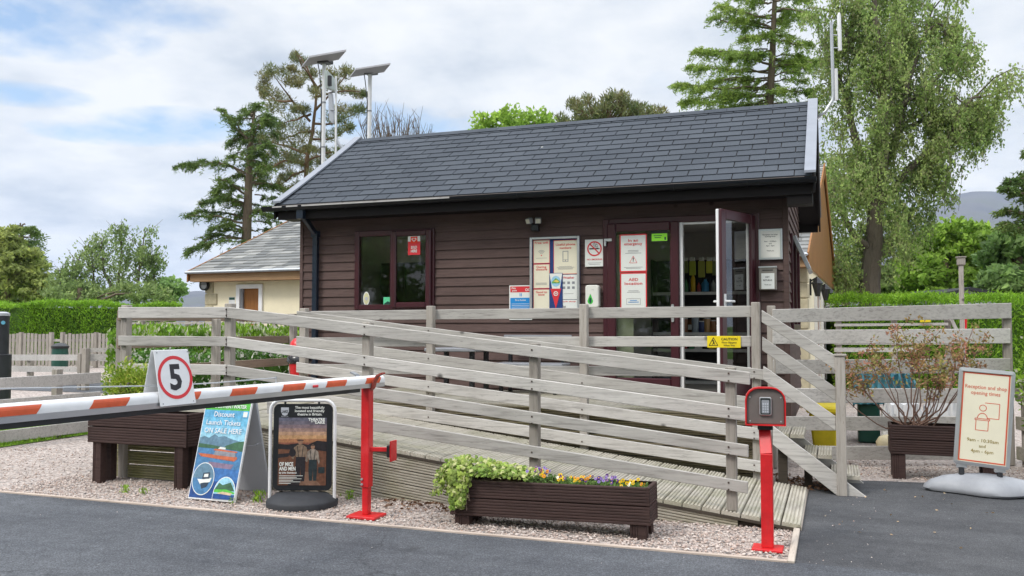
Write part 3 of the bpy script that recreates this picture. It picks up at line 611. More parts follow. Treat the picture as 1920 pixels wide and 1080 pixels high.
for xa, xb in ((VX0-.03, VX0+.09), (VX1-.10, VX1+.02)):
    mb = MB()
    for sg in (0, 1):
        fl = lambda y: y if sg == 0 else 2*RY-y
        q = [(EY-.02, EZ+.000), (RY, RZ+.03)]
        k = 6
        for i in range(k):
            t0, t1 = i/k, (i+1)/k; sag = lambda t: -.0+.035*abs(2*t-1)**3
            A = [(fl(EY-.03+(RY-EY+.03)*t), EZ+.02+(RZ-EZ)*t+.008+sag(t)*.5) for t in (t0, t1)]
            mb.hexa([(xa, A[0][0], A[0][1]-.015), (xa, A[0][0], A[0][1]+.012), (xb, A[0][0], A[0][1]+.012), (xb, A[0][0], A[0][1]-.015), (xa, A[1][0], A[1][1]-.015), (xa, A[1][0], A[1][1]+.012), (xb, A[1][0], A[1][1]+.012), (xb, A[1][0], A[1][1]-.015)])
    mb.build('verge_strip', 'verge', roof)
    mb = MB(); xo = VX0-.02 if xa < -3 else VX1+.008; xi = xo+.025 if xa < -3 else xo-.025; xo, xi = min(xo, xi), max(xo, xi)
    for sg in (0, 1):
        fl = lambda y: y if sg == 0 else 2*RY-y
        mb.hexa([(xo, fl(EY-.02), EZ-.19), (xo, fl(EY-.02), EZ+.006), (xi, fl(EY-.02), EZ+.006), (xi, fl(EY-.02), EZ-.19), (xo, fl(RY), RZ-.17), (xo, fl(RY), RZ+.012), (xi, fl(RY), RZ+.012), (xi, fl(RY), RZ-.17)])
    mb.build('bargeboard', 'fasciabrown', roof)
mb = MB(); mb.box(VX0+.03, VX1-.03, EY+.005, EY+.028, EZ-.20, EZ-.012); mb.box(VX0+.03, VX1-.03, EY+.03, YW-.03, EZ-.185, EZ-.165)
mb.build('fascia_board', 'fasciabrown', cb); mb = MB(); mb.box(VX0+.03, VX1-.03, 2*RY-EY-.03, 2*RY-EY-.005, EZ-.20, EZ-.012); mb.build('fascia_board', 'fasciabrown', cb); mb = MB(); mb.box(CX1+.03, VX1-.02, EY+.03, EY+.3, EZ-.30, EZ-.186); mb.build('fascia_board', 'fasciabrown', cb)
mb = MB(); mb.hexa([(VX0+.1, EY-.035, EZ-.020), (VX0+.1, EY-.035, EZ-.012), (VX1-.1, EY-.035, EZ-.012), (VX1-.1, EY-.035, EZ-.02), (VX0+.1, EY+.03, EZ+.0), (VX0+.1, EY+.03, EZ+.008), (VX1-.1, EY+.03, EZ+.008), (VX1-.1, EY+.03, EZ+.0)])
mb.build('drip_strip', plain('dull brown felt', (.10, .085, .078, 1), .8), cb)
mb = MB(); xq = atY(845, 378, 9.93).x
for x0, x1 in ((-7.08, -6.93), (-6.86, -6.68), (-6.62, xq)): mb.box(x0, x1, EY-.1165, EY-.1135, EZ-.048, EZ-.029)
mb.build('gutter_tape', plain('shiny white tape', (.42, .41, .40, 1), .25, .5), cb)
mb = MB(); A = [math.pi+math.pi*k/10 for k in range(11)]; yc, zc = EY-.055, EZ-.028
prof = [(yc+.058*math.cos(a), zc+.062*math.sin(a)) for a in A]+[(yc+.052*math.cos(a), zc+.056*math.sin(a)) for a in A[::-1]]
gx0, gx1 = -7.26, -.155; k = len(prof)
mb.add([(gx0, y, z) for y, z in prof]+[(gx1, y, z) for y, z in prof], [(i, (i+1) % k, k+(i+1) % k, k+i) for i in range(k)])
for gx in (gx0, gx1): mb.add([(gx, yc+.058*math.cos(a), zc+.062*math.sin(a)) for a in A], [tuple(range(11))])
gt = mb.build('gutter', 'gutter', cb, smooth=True)
for bx in (-6.9, -6.0, -5.55, -4.6, -3.6, -2.6, -1.75, -.9):
    mb = MB(); B = [math.pi+math.pi*k/10 for k in range(11)]; w = .022 if bx not in (-5.55, -1.75) else .06
    mb.add([(bx, yc+.062*math.cos(a), zc+.067*math.sin(a)) for a in B]+[(bx+w, yc+.062*math.cos(a), zc+.067*math.sin(a)) for a in B], [(i, i+1, 12+i, 11+i) for i in range(10)]+[tuple(range(11))[::-1], tuple(range(11, 22))]); mb.build('gutter_bracket', 'gutter', gt, smooth=True)
dx = atY(592, 500, 10.34).x
mb = MB(); mb.box(dx-.036, dx+.036, 10.30, 10.365, FZ, 2.74); mb.bar((dx, 10.33, 2.76), (dx, 10.02, 2.98), .07, .06, (1, 0, 0)); mb.box(dx-.05, dx+.05, 9.93, 10.03, 2.93, 3.07); dp = mb.build('downpipe', 'navy', cb, bevel=.006)
mb = MB(); mb.box(dx-.048, dx+.048, 10.285, 10.37, 2.72, 2.80); mb.box(dx-.048, dx+.048, 10.285, 10.37, 1.62, 1.66); mb.build('pipe_clip', 'navy', dp)
# front window
def frame_box(mb, x0, x1, z0, z1, y0, y1, w, m=0, wb=None):
    wb = wb or w; mb.box(x0, x0+w, y0, y1, z0, z1, m); mb.box(x1-w, x1, y0, y1, z0, z1, m); mb.box(x0+w, x1-w, y0, y1, z1-w, z1, m); mb.box(x0+w, x1-w, y0, y1, z0, z0+wb, m)
x0, x1, z0, z1 = WIN; mb = MB(); xm = atY(738, 500, YW).x
mb.box(x0, x0+.07, YW-.055, YW+.05, z0, z1); mb.box(x1-.055, x1, YW-.055, YW+.05, z0, z1); mb.box(x0+.07, x1-.055, YW-.055, YW+.05, z1-.075, z1); mb.box(x0+.07, x1-.055, YW-.055, YW+.05, z0, z0+.07); mb.box(xm-.03, xm+.03, YW-.054, YW+.05, z0+.07, z1-.075)
wf = mb.build('window', 'maroon', cb, bevel=.008)
mb = MB(); frame_box(mb, xm+.005, x1-.03, z0+.02, z1-.02, YW-.10, YW-.05, .075); sash = mb.build('sash', 'maroon', wf, bevel=.014)
mb = MB(); mb.quad((x0+.07, YW-.02, z0+.07), (xm-.03, YW-.02, z0+.07), (xm-.03, YW-.02, z1-.075), (x0+.07, YW-.02, z1-.075)); mb.build('pane', 'glass', wf)
mb = MB(); mb.quad((xm+.08, YW-.07, z0+.095), (x1-.105, YW-.07, z0+.095), (x1-.105, YW-.07, z1-.095), (xm+.08, YW-.07, z1-.095)); mb.build('pane', 'glass', wf)
# side window with open top-hung sash
mb = MB(); y0, y1, z0, z1 = GW
for a in ((y0, y0+.07, z0, z1), (y1-.07, y1, z0, z1), (y0+.07, y1-.07, z1-.07, z1), (y0+.07, y1-.07, z0, z0+.07), (12.1, 12.16, z0+.07, z1-.07)): mb.box(CX1-.06, CX1+.045, a[0], a[1], a[2], a[3])
sw = mb.build('side_window', 'maroon', cb, bevel=.006)
mb = MB(); mb.quad((CX1, y0+.07, z0+.07), (CX1, y1-.07, z0+.07), (CX1, y1-.07, z1-.07), (CX1, y0+.07, z1-.07)); mb.build('pane', 'glass', sw)
mb = MB(); mb.X = frame((CX1+.05, y0+.05, z1-.03), (0, 1, 0), (-.42, 0, 1))
for a in ((0, .05, -.44, 0), (1.05, 1.10, -.44, 0), (.05, 1.05, -.05, 0), (.05, 1.05, -.44, -.39)): mb.box(a[0], a[1], a[2], a[3], -.02, .03)
op = mb.build('open_sash', 'galv', sw, bevel=.005); mb = MB(); mb.X = frame((CX1+.05, y0+.05, z1-.03), (0, 1, 0), (-.42, 0, 1)); mb.rect(.05, -.39, 1.05, -.05, .005); mb.build('pane', 'glass', op)
# doors
x0, x1, z0, z1 = DOOR; mb = MB(); mb.box(x0, x0+.075, YW-.05, YW+.06, z0, z1); mb.box(x1-.075, x1, YW-.05, YW+.06, z0, z1); mb.box(x0+.075, x1-.075, YW-.05, YW+.06, z1-.075, z1); mb.box(x0+.075, x1-.075, YW-.06, YW+.06, z0-.02, z0+.035)
df = mb.build('door_frame', 'maroon', cb, bevel=.008)
mb = MB(); q = (-1.700, -1.672, -1.664); mb.box(-1.700, -1.664, YW-.045, YW+.055, z0+.036, z1-.078); mb.box(-1.664, x1-.078, YW-.02, YW+.05, z1-.10, z1-.077); mb.build('white_rebate', 'whiteupvc', df)
mb = MB(); frame_box(mb, x0+.06, -1.702, z0+.04, z1-.06, YW-.085, YW-.035, .105, wb=.14); dl = mb.build('fixed_door', 'maroon', cb, bevel=.014)
mb = MB(); mb.quad((x0+.16, YW-.06, z0+.18), (-1.80, YW-.06, z0+.18), (-1.80, YW-.06, z1-.16), (x0+.16, YW-.06, z1-.16)); mb.build('pane', 'glass', dl)
mb = MB(); xh = atY(1261, 590, YW-.1).x; zh = atY(1261, 587, YW-.1).z; mb.ext([(xh+.016*math.cos(2*math.pi*k/12), zh+(.09 if math.sin(2*math.pi*k/12) > 0 else -.09)+.016*math.sin(2*math.pi*k/12)) for k in range(12)], -.012, .0)
mb.v = [(a, YW-.087+c, b) for a, b, c in mb.v]; mb.build('handle', 'silver', dl, smooth=True)
mb = MB(); a = pxrect(1158, 600, 1188, 720, YW+.02); mb.box(a[0], a[1], YW+.02, YW+.03, z0+.15, z1-.2); mb.build('blind', plain('pale green strip curtain', (.42, .44, .30, 1), .7), dl)
hp = V((-.862, YW-.05, 0)); ep = V((-1.155, 9.60, 0)); ld = (ep-hp).normalized(); lw = (ep-hp).length
X0 = frame((hp.x, hp.y, z0+.045), ld, (0, 0, 1)); LH = 2.02   # u from hinge to free edge; w outward normal
nrm = ld.cross(V((0, 0, 1))); sgn = 1 if nrm.x > 0 else -1
def leafframe(mb, w0, w1, fw, m=0):
    for a in ((0, fw, 0, LH), (lw-fw, lw, 0, LH), (fw, lw-fw, LH-fw, LH), (fw, lw-fw, 0, fw+.03)): mb.box(a[0], a[1], a[2], a[3], min(w0, w1), max(w0, w1), m)
mb = MB(X0); leafframe(mb, sgn*.0, sgn*.035, .105); od = mb.build('open_door', 'maroon', cb, bevel=.006)
mb = MB(X0); leafframe(mb, -sgn*.037, -sgn*.002, .10); mb.build('inner_frame', 'whiteupvc', od, bevel=.006)
mb = MB(X0); mb.rect(.1, .13, lw-.1, LH-.1, .004*sgn); mb.build('pane', glass('door glass', (.50, .52, .51, 1), .10), od)
mb = MB(X0); mb.box(lw-.075, lw-.035, .86, 1.10, sgn*.035, sgn*.045); mb.tube([(lw-.055, 1.02, sgn*.045), (lw-.055, 1.02, sgn*.09), (lw-.17, 1.02, sgn*.09)], .012); mb.tube([(lw-.055, 1.02, -sgn*.037), (lw-.055, 1.02, -sgn*.09), (lw-.17, 1.02, -sgn*.09)], .012); mb.build('handle', 'white', od, smooth=True)
mb = MB(); c = atY(1141, 453, YW-.07); mb.box(c.x-.05, c.x+.045, YW-.10, YW-.055, c.z+.0, c.z+.035); mb.box(c.x-.05, c.x-.025, YW-.10, YW-.03, c.z-.055, c.z); mb.build('door_catch', 'silver', df, bevel=.004)
# interior
shf = thing('shelf_unit', 'dark shop shelf unit with price strips seen through the open cabin door', 'shelves', (-1.35, 12.0, FZ))
sx0, sx1, sy = -2.35, -.66, 12.05
mb = MB(); mb.box(sx0, sx1, sy+.30, sy+.33, FZ+.01, 2.42); mb.box(sx0-.03, sx0, sy, sy+.33, FZ+.01, 2.42); mb.box(sx1, sx1+.03, sy, sy+.33, FZ+.01, 2.42); mb.build('back_panel', plain('black shelf steel', (.02, .02, .022, 1), .5), shf)
SHZ = [atY(1310, y, sy).z for y in (548, 624, 655, 715)]
for z in SHZ:
    mb = MB(); mb.box(sx0, sx1, sy-.005, sy+.298, z-.02, z); s_ = mb.build('shelf', plain('shelf grey', (.4, .4, .4, 1), .5), shf); mb = MB(); mb.box(sx0, sx1, sy-.012, sy-.006, z-.035, z+.006); mb.build('price_strip', plain('price strip', (.6, .6, .6, 1), .5), s_)
SHELFN = ('upper', 'second', 'third', 'lowest')
goods = (('yellow squeezy bottle', 0, 1300, .30, .032, (.72, .48, .02, 1)), ('blue water bottle', 0, 1323, .20, .05, (.03, .22, .45, 1)), ('red bottle', 0, 1311, .15, .025, (.4, .05, .05, 1)), ('green glass bottle', 0, 1287, .2, .03, (.05, .2, .08, 1)), ('clear spirit bottle', 0, 1338, .18, .03, (.3, .32, .3, 1)),
  ('brown sauce jar', 1, 1283, .2, .05, (.28, .12, .06, 1)), ('grey tin canister', 1, 1304, .24, .05, (.30, .36, .42, 1)), ('navy coffee tin', 1, 1316, .16, .045, (.03, .05, .16, 1)), ('tan biscuit tub', 1, 1326, .2, .045, (.45, .27, .12, 1)), ('dark honey jar', 1, 1337, .17, .04, (.25, .11, .04, 1)),
  ('cream ceramic mug', 2, 1331, .0, .04, (.6, .5, .36, 1)), ('red drinks can', 2, 1283, .14, .035, (.5, .03, .04, 1)), ('green drinks can', 2, 1296, .14, .035, (.05, .35, .12, 1)), ('white milk carton', 2, 1309, .19, .045, (.7, .7, .68, 1)), ('yellow snack tub', 2, 1335, .15, .05, (.7, .5, .02, 1)))
for nm, sh, px, h, r, c in goods:
    if h <= 0: continue
    p = atY(px, 600, sy+.1); z = SHZ[sh]+.001; mb = MB()
    if 'bottle' in nm: mb.lathe([(r*.95, 0), (r, .01), (r, h*.62), (r*.45, h*.80), (r*.4, h*.9)], (p.x, sy+.1, z), 14, 0); mb.lathe([(r*.46, h*.9), (r*.46, h)], (p.x, sy+.1, z), 14, 1)
    elif 'carton' in nm: mb.box(p.x-r, p.x+r, sy+.06, sy+.15, z, z+h*.8, 0); mb.hexa([(p.x-r, sy+.06, z+h*.8), (p.x-r, sy+.1, z+h), (p.x+r, sy+.1, z+h), (p.x+r, sy+.06, z+h*.8), (p.x-r, sy+.15, z+h*.8), (p.x-r, sy+.11, z+h), (p.x+r, sy+.11, z+h), (p.x+r, sy+.15, z+h*.8)], 0)
    else: mb.lathe([(r*.93, 0), (r, .008), (r, h-.02), (r*.9, h-.012), (r*.9, h-.01)], (p.x, sy+.1, z), 14, 0); mb.lathe([(r*.96, h-.012), (r*.96, h)], (p.x, sy+.1, z), 14, 1)
    o = mb.build(nm.split()[-1], [plain('goods '+nm, c, .35, .5), 'white' if sh else 'black'], smooth=True); tag(o, f'{nm} on the {SHELFN[sh]} shop shelf inside the open cabin door', nm.split()[-1], 'goods on the shop shelves')
for k, px in enumerate((1279, 1286, 1293, 1316, 1332, 1343)):
    p = atY(px, 600, sy+.2); z = SHZ[0]+.001; mb = MB(); mb.lathe([(.026, 0), (.028, .01), (.028, .13), (.012, .17), (.011, .2), (.0, .205)], (p.x, sy+.2, z), 12); tag(mb.build('bottle', plain('dark bottle glass', (.03, .035, .03, 1), .2, .6), smooth=True), 'small dark glass bottle in the back row of the upper shop shelf', 'bottle', 'dark bottles at the back of the upper shelf')
for k, px in enumerate((1278, 1288, 1297, 1308, 1320, 1331, 1341)):
    p = atY(px, 600, sy+.2); z = SHZ[1]+.001; mb = MB(); mb.lathe([(.038, 0), (.04, .01), (.04, .15), (.034, .165), (.034, .185), (.0, .187)], (p.x, sy+.2, z), 12, 0); mb.lathe([(.0405, .04), (.0405, .11)], (p.x, sy+.2, z), 12, 1); tag(mb.build('jar', [plain('amber jar glass', (.16, .075, .03, 1), .25, .6), 'paper'], smooth=True), 'amber jar with a pale label in the back row of the second shop shelf', 'jar', 'amber jars at the back of the second shelf')
for k, (px, c, nm) in enumerate(((1284, (.20, .24, .05, 1), 'olive'), (1298, (.42, .50, .04, 1), 'yellow green'), (1315, (.34, .36, .05, 1), 'mustard'), (1330, (.55, .56, .05, 1), 'bright yellow'), (1341, (.16, .2, .06, 1), 'dark green'))):
    a = atY(px, 500, sy+.02); t = atY(px, 489, sy).z; b = atY(px, 512+4*(k % 3), sy).z; mb = MB(); mb.box(a.x-.045, a.x+.045, sy+.02, sy+.05, b, t, 0); mb.box(a.x-.035, a.x+.035, sy+.016, sy+.052, t, t+.05, 1)
    tag(mb.build('packet', [plain('packet '+nm, c, .4, .5), 'paper'], bevel=.008), f'{nm} packet with a white header hanging above the upper shop shelf', 'packet', 'packets hanging in the shop')
# inner doorway seen through the window
idr = thing('inner_door', 'white panelled inner door seen through the right pane of the front window', 'door', (-4.9, 13.8, FZ))
mb = MB(); mb.box(-5.75, -4.95, 13.80, 13.86, FZ+.02, 2.65); mb.build('door_panel', 'white', idr, bevel=.01)
mb = MB(); frame_box(mb, -5.85, -4.85, FZ+.012, 2.74, 13.79, 13.88, .07, wb=.001); mb.build('architrave', 'white', idr)
mb = MB(); mb.tube([(-5.05, 13.80, 1.7), (-5.05, 13.74, 1.7), (-5.16, 13.74, 1.7)], .012); mb.build('handle', 'silver', idr)
bk = thing('bookcase', 'dark brown cupboard standing behind the left pane of the front window', 'cupboard', (-6.3, 12.6, FZ))
mb = MB(); mb.box(-6.80, -5.9, 12.4, 12.8, FZ+.012, 2.5); mb.build('carcass', plain('dark oak cupboard', (.07, .045, .03, 1), .5), bk, bevel=.006)
for xx in (-6.78, -6.34): mb = MB(); mb.box(xx, xx+.42, 12.378, 12.398, FZ+.08, 2.46); mb.build('cupboard_door', plain('cupboard door', (.085, .055, .035, 1), .45), bk, bevel=.006)
# ------------------------------------------------------------------ signs and fittings on the cabin wall
def sign(name, label, cat, x0, y0, x1, y1, Y, panel='paper', th=.005, group=None, bevel=.002, edge=None):
    a = pxrect(x0, y0, x1, y1, Y); W_, H_ = a[1]-a[0], a[3]-a[2]
    t = thing(name, label, cat, (a[0], Y, a[2]), 0, group); F = frame((0, 0, 0), (1, 0, 0), (0, 0, 1))
    mb = MB(F); mb.box(0, W_, 0, H_, 0, th) if False else mb.ext([(0, 0), (W_, 0), (W_, H_), (0, H_)], 0, th); mb.build('panel', panel, t, local=True, bevel=bevel)
    return t, F, W_, H_, th+.0015
def lines(t, F, items, mats, name='lettering', w=.0065):
    """items: (text, u, v, height, mat, width, bold)"""
    mb = MB(F)
    for it in items: mb.text(it[0], it[1], it[2], it[3], w, it[4] if len(it) > 4 else 0, it[5] if len(it) > 5 else None, bold=it[6] if len(it) > 6 else .012)
    return mb.build(name, mats, t, local=True)
def greek(mb, W_, v, n, h, gap, w, m, u0=.12, u1=.88):  # unreadably small body copy: one thin bar per printed line
    for i in range(n):
        k = random.uniform(.0, .12); mb.rect(W_*(u0+k), v-i*gap, W_*(u1-k), v-i*gap+h, w, m)
SY = YW-.032
nb = thing('notice_board', 'silver framed glazed notice board of paper notices beside the cabin door', 'notice board', tuple(V((pxrect(995, 444, 1088, 592, SY)[0], SY, pxrect(995, 444, 1088, 592, SY)[2]))))
a = pxrect(995, 444, 1088, 592, SY); W_, H_ = a[1]-a[0], a[3]-a[2]; F = frame((0, 0, 0), (1, 0, 0), (0, 0, 1))
mb = MB(F); mb.box(0, W_, 0, H_, 0, .012); mb.build('backing', 'navyprint', nb, local=True)
mb = MB(F); fw = .03
for q in ((0, fw, 0, H_), (W_-fw, W_, 0, H_), (fw, W_-fw, H_-fw, H_), (fw, W_-fw, 0, fw)): mb.box(q[0], q[1], q[2], q[3], .0121, .05)
mb.build('board_frame', 'silver', nb, local=True, bevel=.006)
NB = SY-.0135
def notice(label, x0, y0, x1, y1, title, border=True, body=3, paper='cream', icon=None, name='notice', group='notices in the glazed board'):
    t, F, W_, H_, w = sign(name, label, 'notice', x0, y0, x1, y1, NB, paper, .003, group, 0)
    mb = MB(F)
    if border:
        b = .006; mb.rect(0, 0, b, H_, w, 0); mb.rect(W_-b, 0, W_, H_, w, 0); mb.rect(b, 0, W_-b, b, w, 0); mb.rect(b, H_-b, W_-b, H_, w, 0)
    greek(mb, W_, H_*.22, body, .004, .011, w, 1)
    if icon == 'phone':
        for q in ((.38, .36, .41, .68), (.59, .36, .62, .68), (.41, .66, .59, .68), (.41, .36, .59, .375), (.41, .42, .59, .43)): mb.rect(W_*q[0], H_*q[1], W_*q[2], H_*q[3], w, 1)
        mb.disc(W_*.5, H_*.398, .008, w, 1)
    if icon == 'wifi':
        for r in (.022, .038, .054): mb.ring(W_*.5, H_*.36, r, r+.006, w, 1, 1, 16, 45, 135)
        mb.disc(W_*.5, H_*.34, .008, w, 0)
    if icon == 'grid':
        for i in range(3):
            for j in range(2): mb.rect(W_*(.15+.27*i), H_*(.42+.2*j), W_*(.30+.27*i), H_*(.52+.2*j), w, 2)
    if icon == 'bird': mb.poly([(W_*.1, H_*.3), (W_*.3, H_*.25), (W_*.34, H_*.6), (W_*.24, H_*.55), (W_*.12, H_*.7)], w, 1)
    mb.build('print', ['signred', 'midgrey', 'grey'], t, local=True)
    k = len(title); lines(t, F, [(s, W_/2, H_*.84-i*H_*(.10 if H_ > .2 else .16), min(.026, H_*.085), 0, min(W_*.8, len(s)*.021)) for i, s in enumerate(title)], ['signred'], w=w+.001)
notice('free wifi notice, top left sheet in the glazed board', 1000, 450, 1031, 494, ['Free wifi'], icon='wifi', body=1)
notice('during closure notice, middle left sheet in the glazed board', 1000, 495, 1031, 541, ['During', 'closure'])
notice('good to know notice, bottom left sheet in the glazed board', 1000, 542, 1031, 589, ['Good to', 'know'], body=2)
notice('large useful phone numbers notice with phone outline, top right in the glazed board', 1038, 450, 1083, 514, ['Useful phone', 'numbers'], icon='phone', body=4)
notice('pale weather forecast sheet with rows of small symbols in the glazed board', 1050, 515, 1083, 561, ['Weather'], icon='grid', paper='paper', body=1, border=False)
notice('small white sheet with bird drawing, bottom right in the glazed board', 1050, 562, 1083, 589, ['Park shop'], icon='bird', paper='paper', body=0, border=False)
t, F, W_, H_, w = sign('pennant_card', 'white card with red pennant and lake scene pinned over the glazed board notices', 'pennant', 1030, 512, 1055, 589, NB-.006, 'navyprint', .003, None, 0)
mb = MB(F); mb.poly([(W_*.02, H_*.99), (W_*.98, H_*.99), (W_*.80, H_*.62), (W_*.22, H_*.62)], w, 0); mb.disc(W_*.5, H_*.80, W_*.36, w+.001, 1, H_*.13)
mb.poly([(W_*.2, H_*.78), (W_*.5, H_*.88), (W_*.8, H_*.80), (W_*.78, H_*.75), (W_*.22, H_*.75)], w+.002, 2); mb.poly([(W_*.3, H_*.80), (W_*.55, H_*.84), (W_*.78, H_*.79), (W_*.6, H_*.77)], w+.003, 3)
mb.poly([(W_*.10, H_*.62), (W_*.90, H_*.62), (W_*.5, H_*.13)], w+.0015, 4); mb.ring(W_*.5, H_*.50, W_*.12, W_*.17, w+.003, 0); mb.text('W', W_*.5, H_*.48, .022, w+.003, 0, bold=.03); mb.rect(0, 0, W_, H_*.1, w, 0)
mb.build('print', ['paper', plain('print sky blue', (.30, .55, .70, 1)), plain('print leaf', (.12, .34, .10, 1)), plain('print straw', (.70, .55, .12, 1)), 'signred'], t, local=True)
# fire point
t, F, W_, H_, w = sign('fire_point_sign', 'red and blue fire point sign left of the glazed notice board', 'sign', 955, 535, 998, 600, SY, 'paper')
mb = MB(F); mb.rect(W_*.05, H_*.80, W_*.95, H_*.97, w, 0); mb.rect(W_*.05, H_*.03, W_*.95, H_*.64, w, 1); mb.rect(W_*.08, H_*.27, W_*.9, H_*.31, w+.001, 2)
for i, u in enumerate((.76, .88)): mb.ring(W_*u, H_*.87, .010, .017, w+.001, 2)
mb.rect(W_*.46, H_*.68, W_*.49, H_*.77, w, 1); mb.rect(W_*.52, H_*.68, W_*.55, H_*.77, w, 1); greek(mb, W_, H_*.46, 4, .004, .02, w+.001, 2, .08, .92)
mb.build('print', ['signred', 'blue', 'paper'], t, local=True)
lines(t, F, [('Fire', W_*.2, H_*.895, .024, 0, None, .03), ('point', W_*.24, H_*.83, .02, 0, None, .03), ('Fire Action', W_*.5, H_*.55, .022, 0)], ['paper'], w=w+.0015)
# no smoking
t, F, W_, H_, w = sign('no_smoking_sign', 'white no smoking sign with red crossed circle beside the door frame', 'sign', 1097, 449, 1133, 500, SY, 'paper')
mb = MB(F); cu, cv, r = W_*.5, H_*.66, W_*.38; mb.rect(cu-r*.7, cv-.008, cu+r*.55, cv+.008, w, 1); mb.rect(cu+r*.58, cv-.008, cu+r*.68, cv+.008, w, 1)
for i, (du, dv) in enumerate(((.1, .035), (.05, .06), (.0, .05), (.08, .015))): mb.ring(cu+W_*du, cv+dv, .014, .020, w, 2)
mb.ring(cu, cv, r*.82, r, w+.001, 0); mb.line((cu-r*.62, cv+r*.62), (cu+r*.62, cv-r*.62), r*.17, w+.001, 0); greek(mb, W_, H_*.13, 2, .005, .017, w, 2, .1, .9); mb.build('print', ['signred', 'ink', 'midgrey'], t, local=True)
lines(t, F, [('NO SMOKING', W_*.5, H_*.24, .018, 0, W_*.78, .02)], ['signred'], w=w+.001)
# soap dispenser
a = pxrect(1101, 535, 1126, 577, SY); t = thing('soap_dispenser', 'white hand sanitiser dispenser with green drop on the cabin wall', 'dispenser', (a[0], SY, a[2])); W_, H_ = a[1]-a[0], a[3]-a[2]
rr = lambda W_, H_, r, n=5: [(cx+r*math.cos(math.radians(a0+90*k/n)), cy+r*math.sin(math.radians(a0+90*k/n))) for cx, cy, a0 in ((W_-r, r, -90), (W_-r, H_-r, 0), (r, H_-r, 90), (r, r, 180)) for k in range(n+1)]
mb = MB(F); mb.ext(rr(W_, H_, .03), 0, .09); mb.build('housing', 'offwhite', t, local=True, bevel=.01)
mb = MB(F); mb.poly([(W_*.38+.034*math.cos(x)*(1 if math.sin(x) < 0 else 1-.75*math.sin(x)), H_*.3+(.04 if math.sin(x) < 0 else .085)*math.sin(x)) for x in [2*math.pi*k/24 for k in range(24)]], .0915, 0); mb.disc(W_*.38, H_*.32, .014, .0925, 1, .035); mb.text('soap', W_*.55, H_*.78, .012, .0915, 2); mb.build('drop_emblem', ['green', 'binGreen', 'midgrey'], t, local=True)
# floodlight
c = atY(1006, 425, SY); t = thing('floodlight', 'black twin-headed sensor floodlight above the glazed notice board', 'floodlight', tuple(c))
mb = MB(); mb.box(-.045, .045, -.09, 0, -.06, .02); mb.build('sensor_box', 'black', t, local=True, bevel=.008)
for dx_, rz in ((-.06, -.5), (.055, .25)):
    mb = MB(Matrix.Translation((dx_, -.10, .065)) @ Matrix.Rotation(rz, 4, 'Z') @ Matrix.Rotation(.35, 4, 'X')); mb.box(-.038, .038, -.03, .03, -.035, .035); hd = mb.build('lamp_head', 'grey', t, local=True, bevel=.006)
    mb = MB(Matrix.Translation((dx_, -.10, .065)) @ Matrix.Rotation(rz, 4, 'Z') @ Matrix.Rotation(.35, 4, 'X')); mb.box(-.03, .03, -.034, -.0305, -.027, .027); mb.disc(0, 0, .001, .0); mb.build('lens', plain('lamp lens', (.6, .58, .48, 1), .25, .5), hd, local=True)
    mb = MB(); mb.tube([(dx_*.3, -.05, .018), (dx_*.6, -.07, .03), (dx_, -.09, .035)], .01); mb.build('arm', 'black', t, local=True)
# door posters
DY = YW-.0645
def doorposter(label, x0, y0, x1, y1, title, excl):
    t, F, W_, H_, w = sign('poster', label, 'poster', x0, y0, x1, y1, DY, 'paper', .002, 'posters on the fixed door glass', 0)
    mb = MB(F); b = .014; mb.rect(0, 0, b, H_, w, 0); mb.rect(W_-b, 0, W_, H_, w, 0); mb.rect(b, 0, W_-b, b, w, 0); mb.rect(b, H_-b, W_-b, H_, w, 0); greek(mb, W_, H_*.56, 3 if excl else 2, .006, .016, w, 1, .2, .8)
    if excl:
        A, B, C_ = (W_*.36, H_*.24), (W_*.64, H_*.24), (W_*.5, H_*.42); [mb.line(p, q, .005, w, 0) for p, q in ((A, B), (B, C_), (C_, A))]; greek(mb, W_, H_*.12, 2, .005, .013, w, 1, .15, .85)
    else: [mb.line(p, q, .004, w, 1) for p, q in (((W_*.24, H_*.24), (W_*.76, H_*.24)), ((W_*.24, H_*.38), (W_*.76, H_*.38)), ((W_*.24, H_*.24), (W_*.24, H_*.38)), ((W_*.76, H_*.24), (W_*.76, H_*.38)))]; greek(mb, W_, H_*.33, 2, .007, .02, w+.001, 2, .3, .7)
    mb.build('print', ['signred', 'midgrey', 'blue'], t, local=True)
    it = [(s, W_/2, H_*.80-i*H_*.09, .033, 0, W_*(.36, .66)[len(s) > 6]) for i, s in enumerate(title)]
    if excl: it.append(('!', W_/2, H_*.28, .045, 1, None, .03))
    lines(t, F, it, ['signred', 'ink'], w=w+.001)
doorposter('red bordered in an emergency poster with warning triangle on the fixed door glass', 1162, 439, 1213, 510, ['In an', 'emergency'], True)
doorposter('red bordered AED location poster below the emergency poster on the fixed door', 1163, 511, 1213, 590, ['AED', 'location'], False)
t, F, W_, H_, w = sign('door_sticker', 'small lime green and black sticker at the top of the fixed door glass', 'sticker', 1221, 432, 1252, 453, DY, 'ink', .002, None, 0)
mb = MB(F); mb.rect(W_*.03, H_*.06, W_*.97, H_*.72, w, 0); greek(mb, W_, H_*.5, 2, .008, .022, w+.001, 1, .1, .7); mb.rect(W_*.8, H_*.15, W_*.9, H_*.4, w+.001, 1); mb.build('print', ['lime', 'binGreen'], t, local=True)
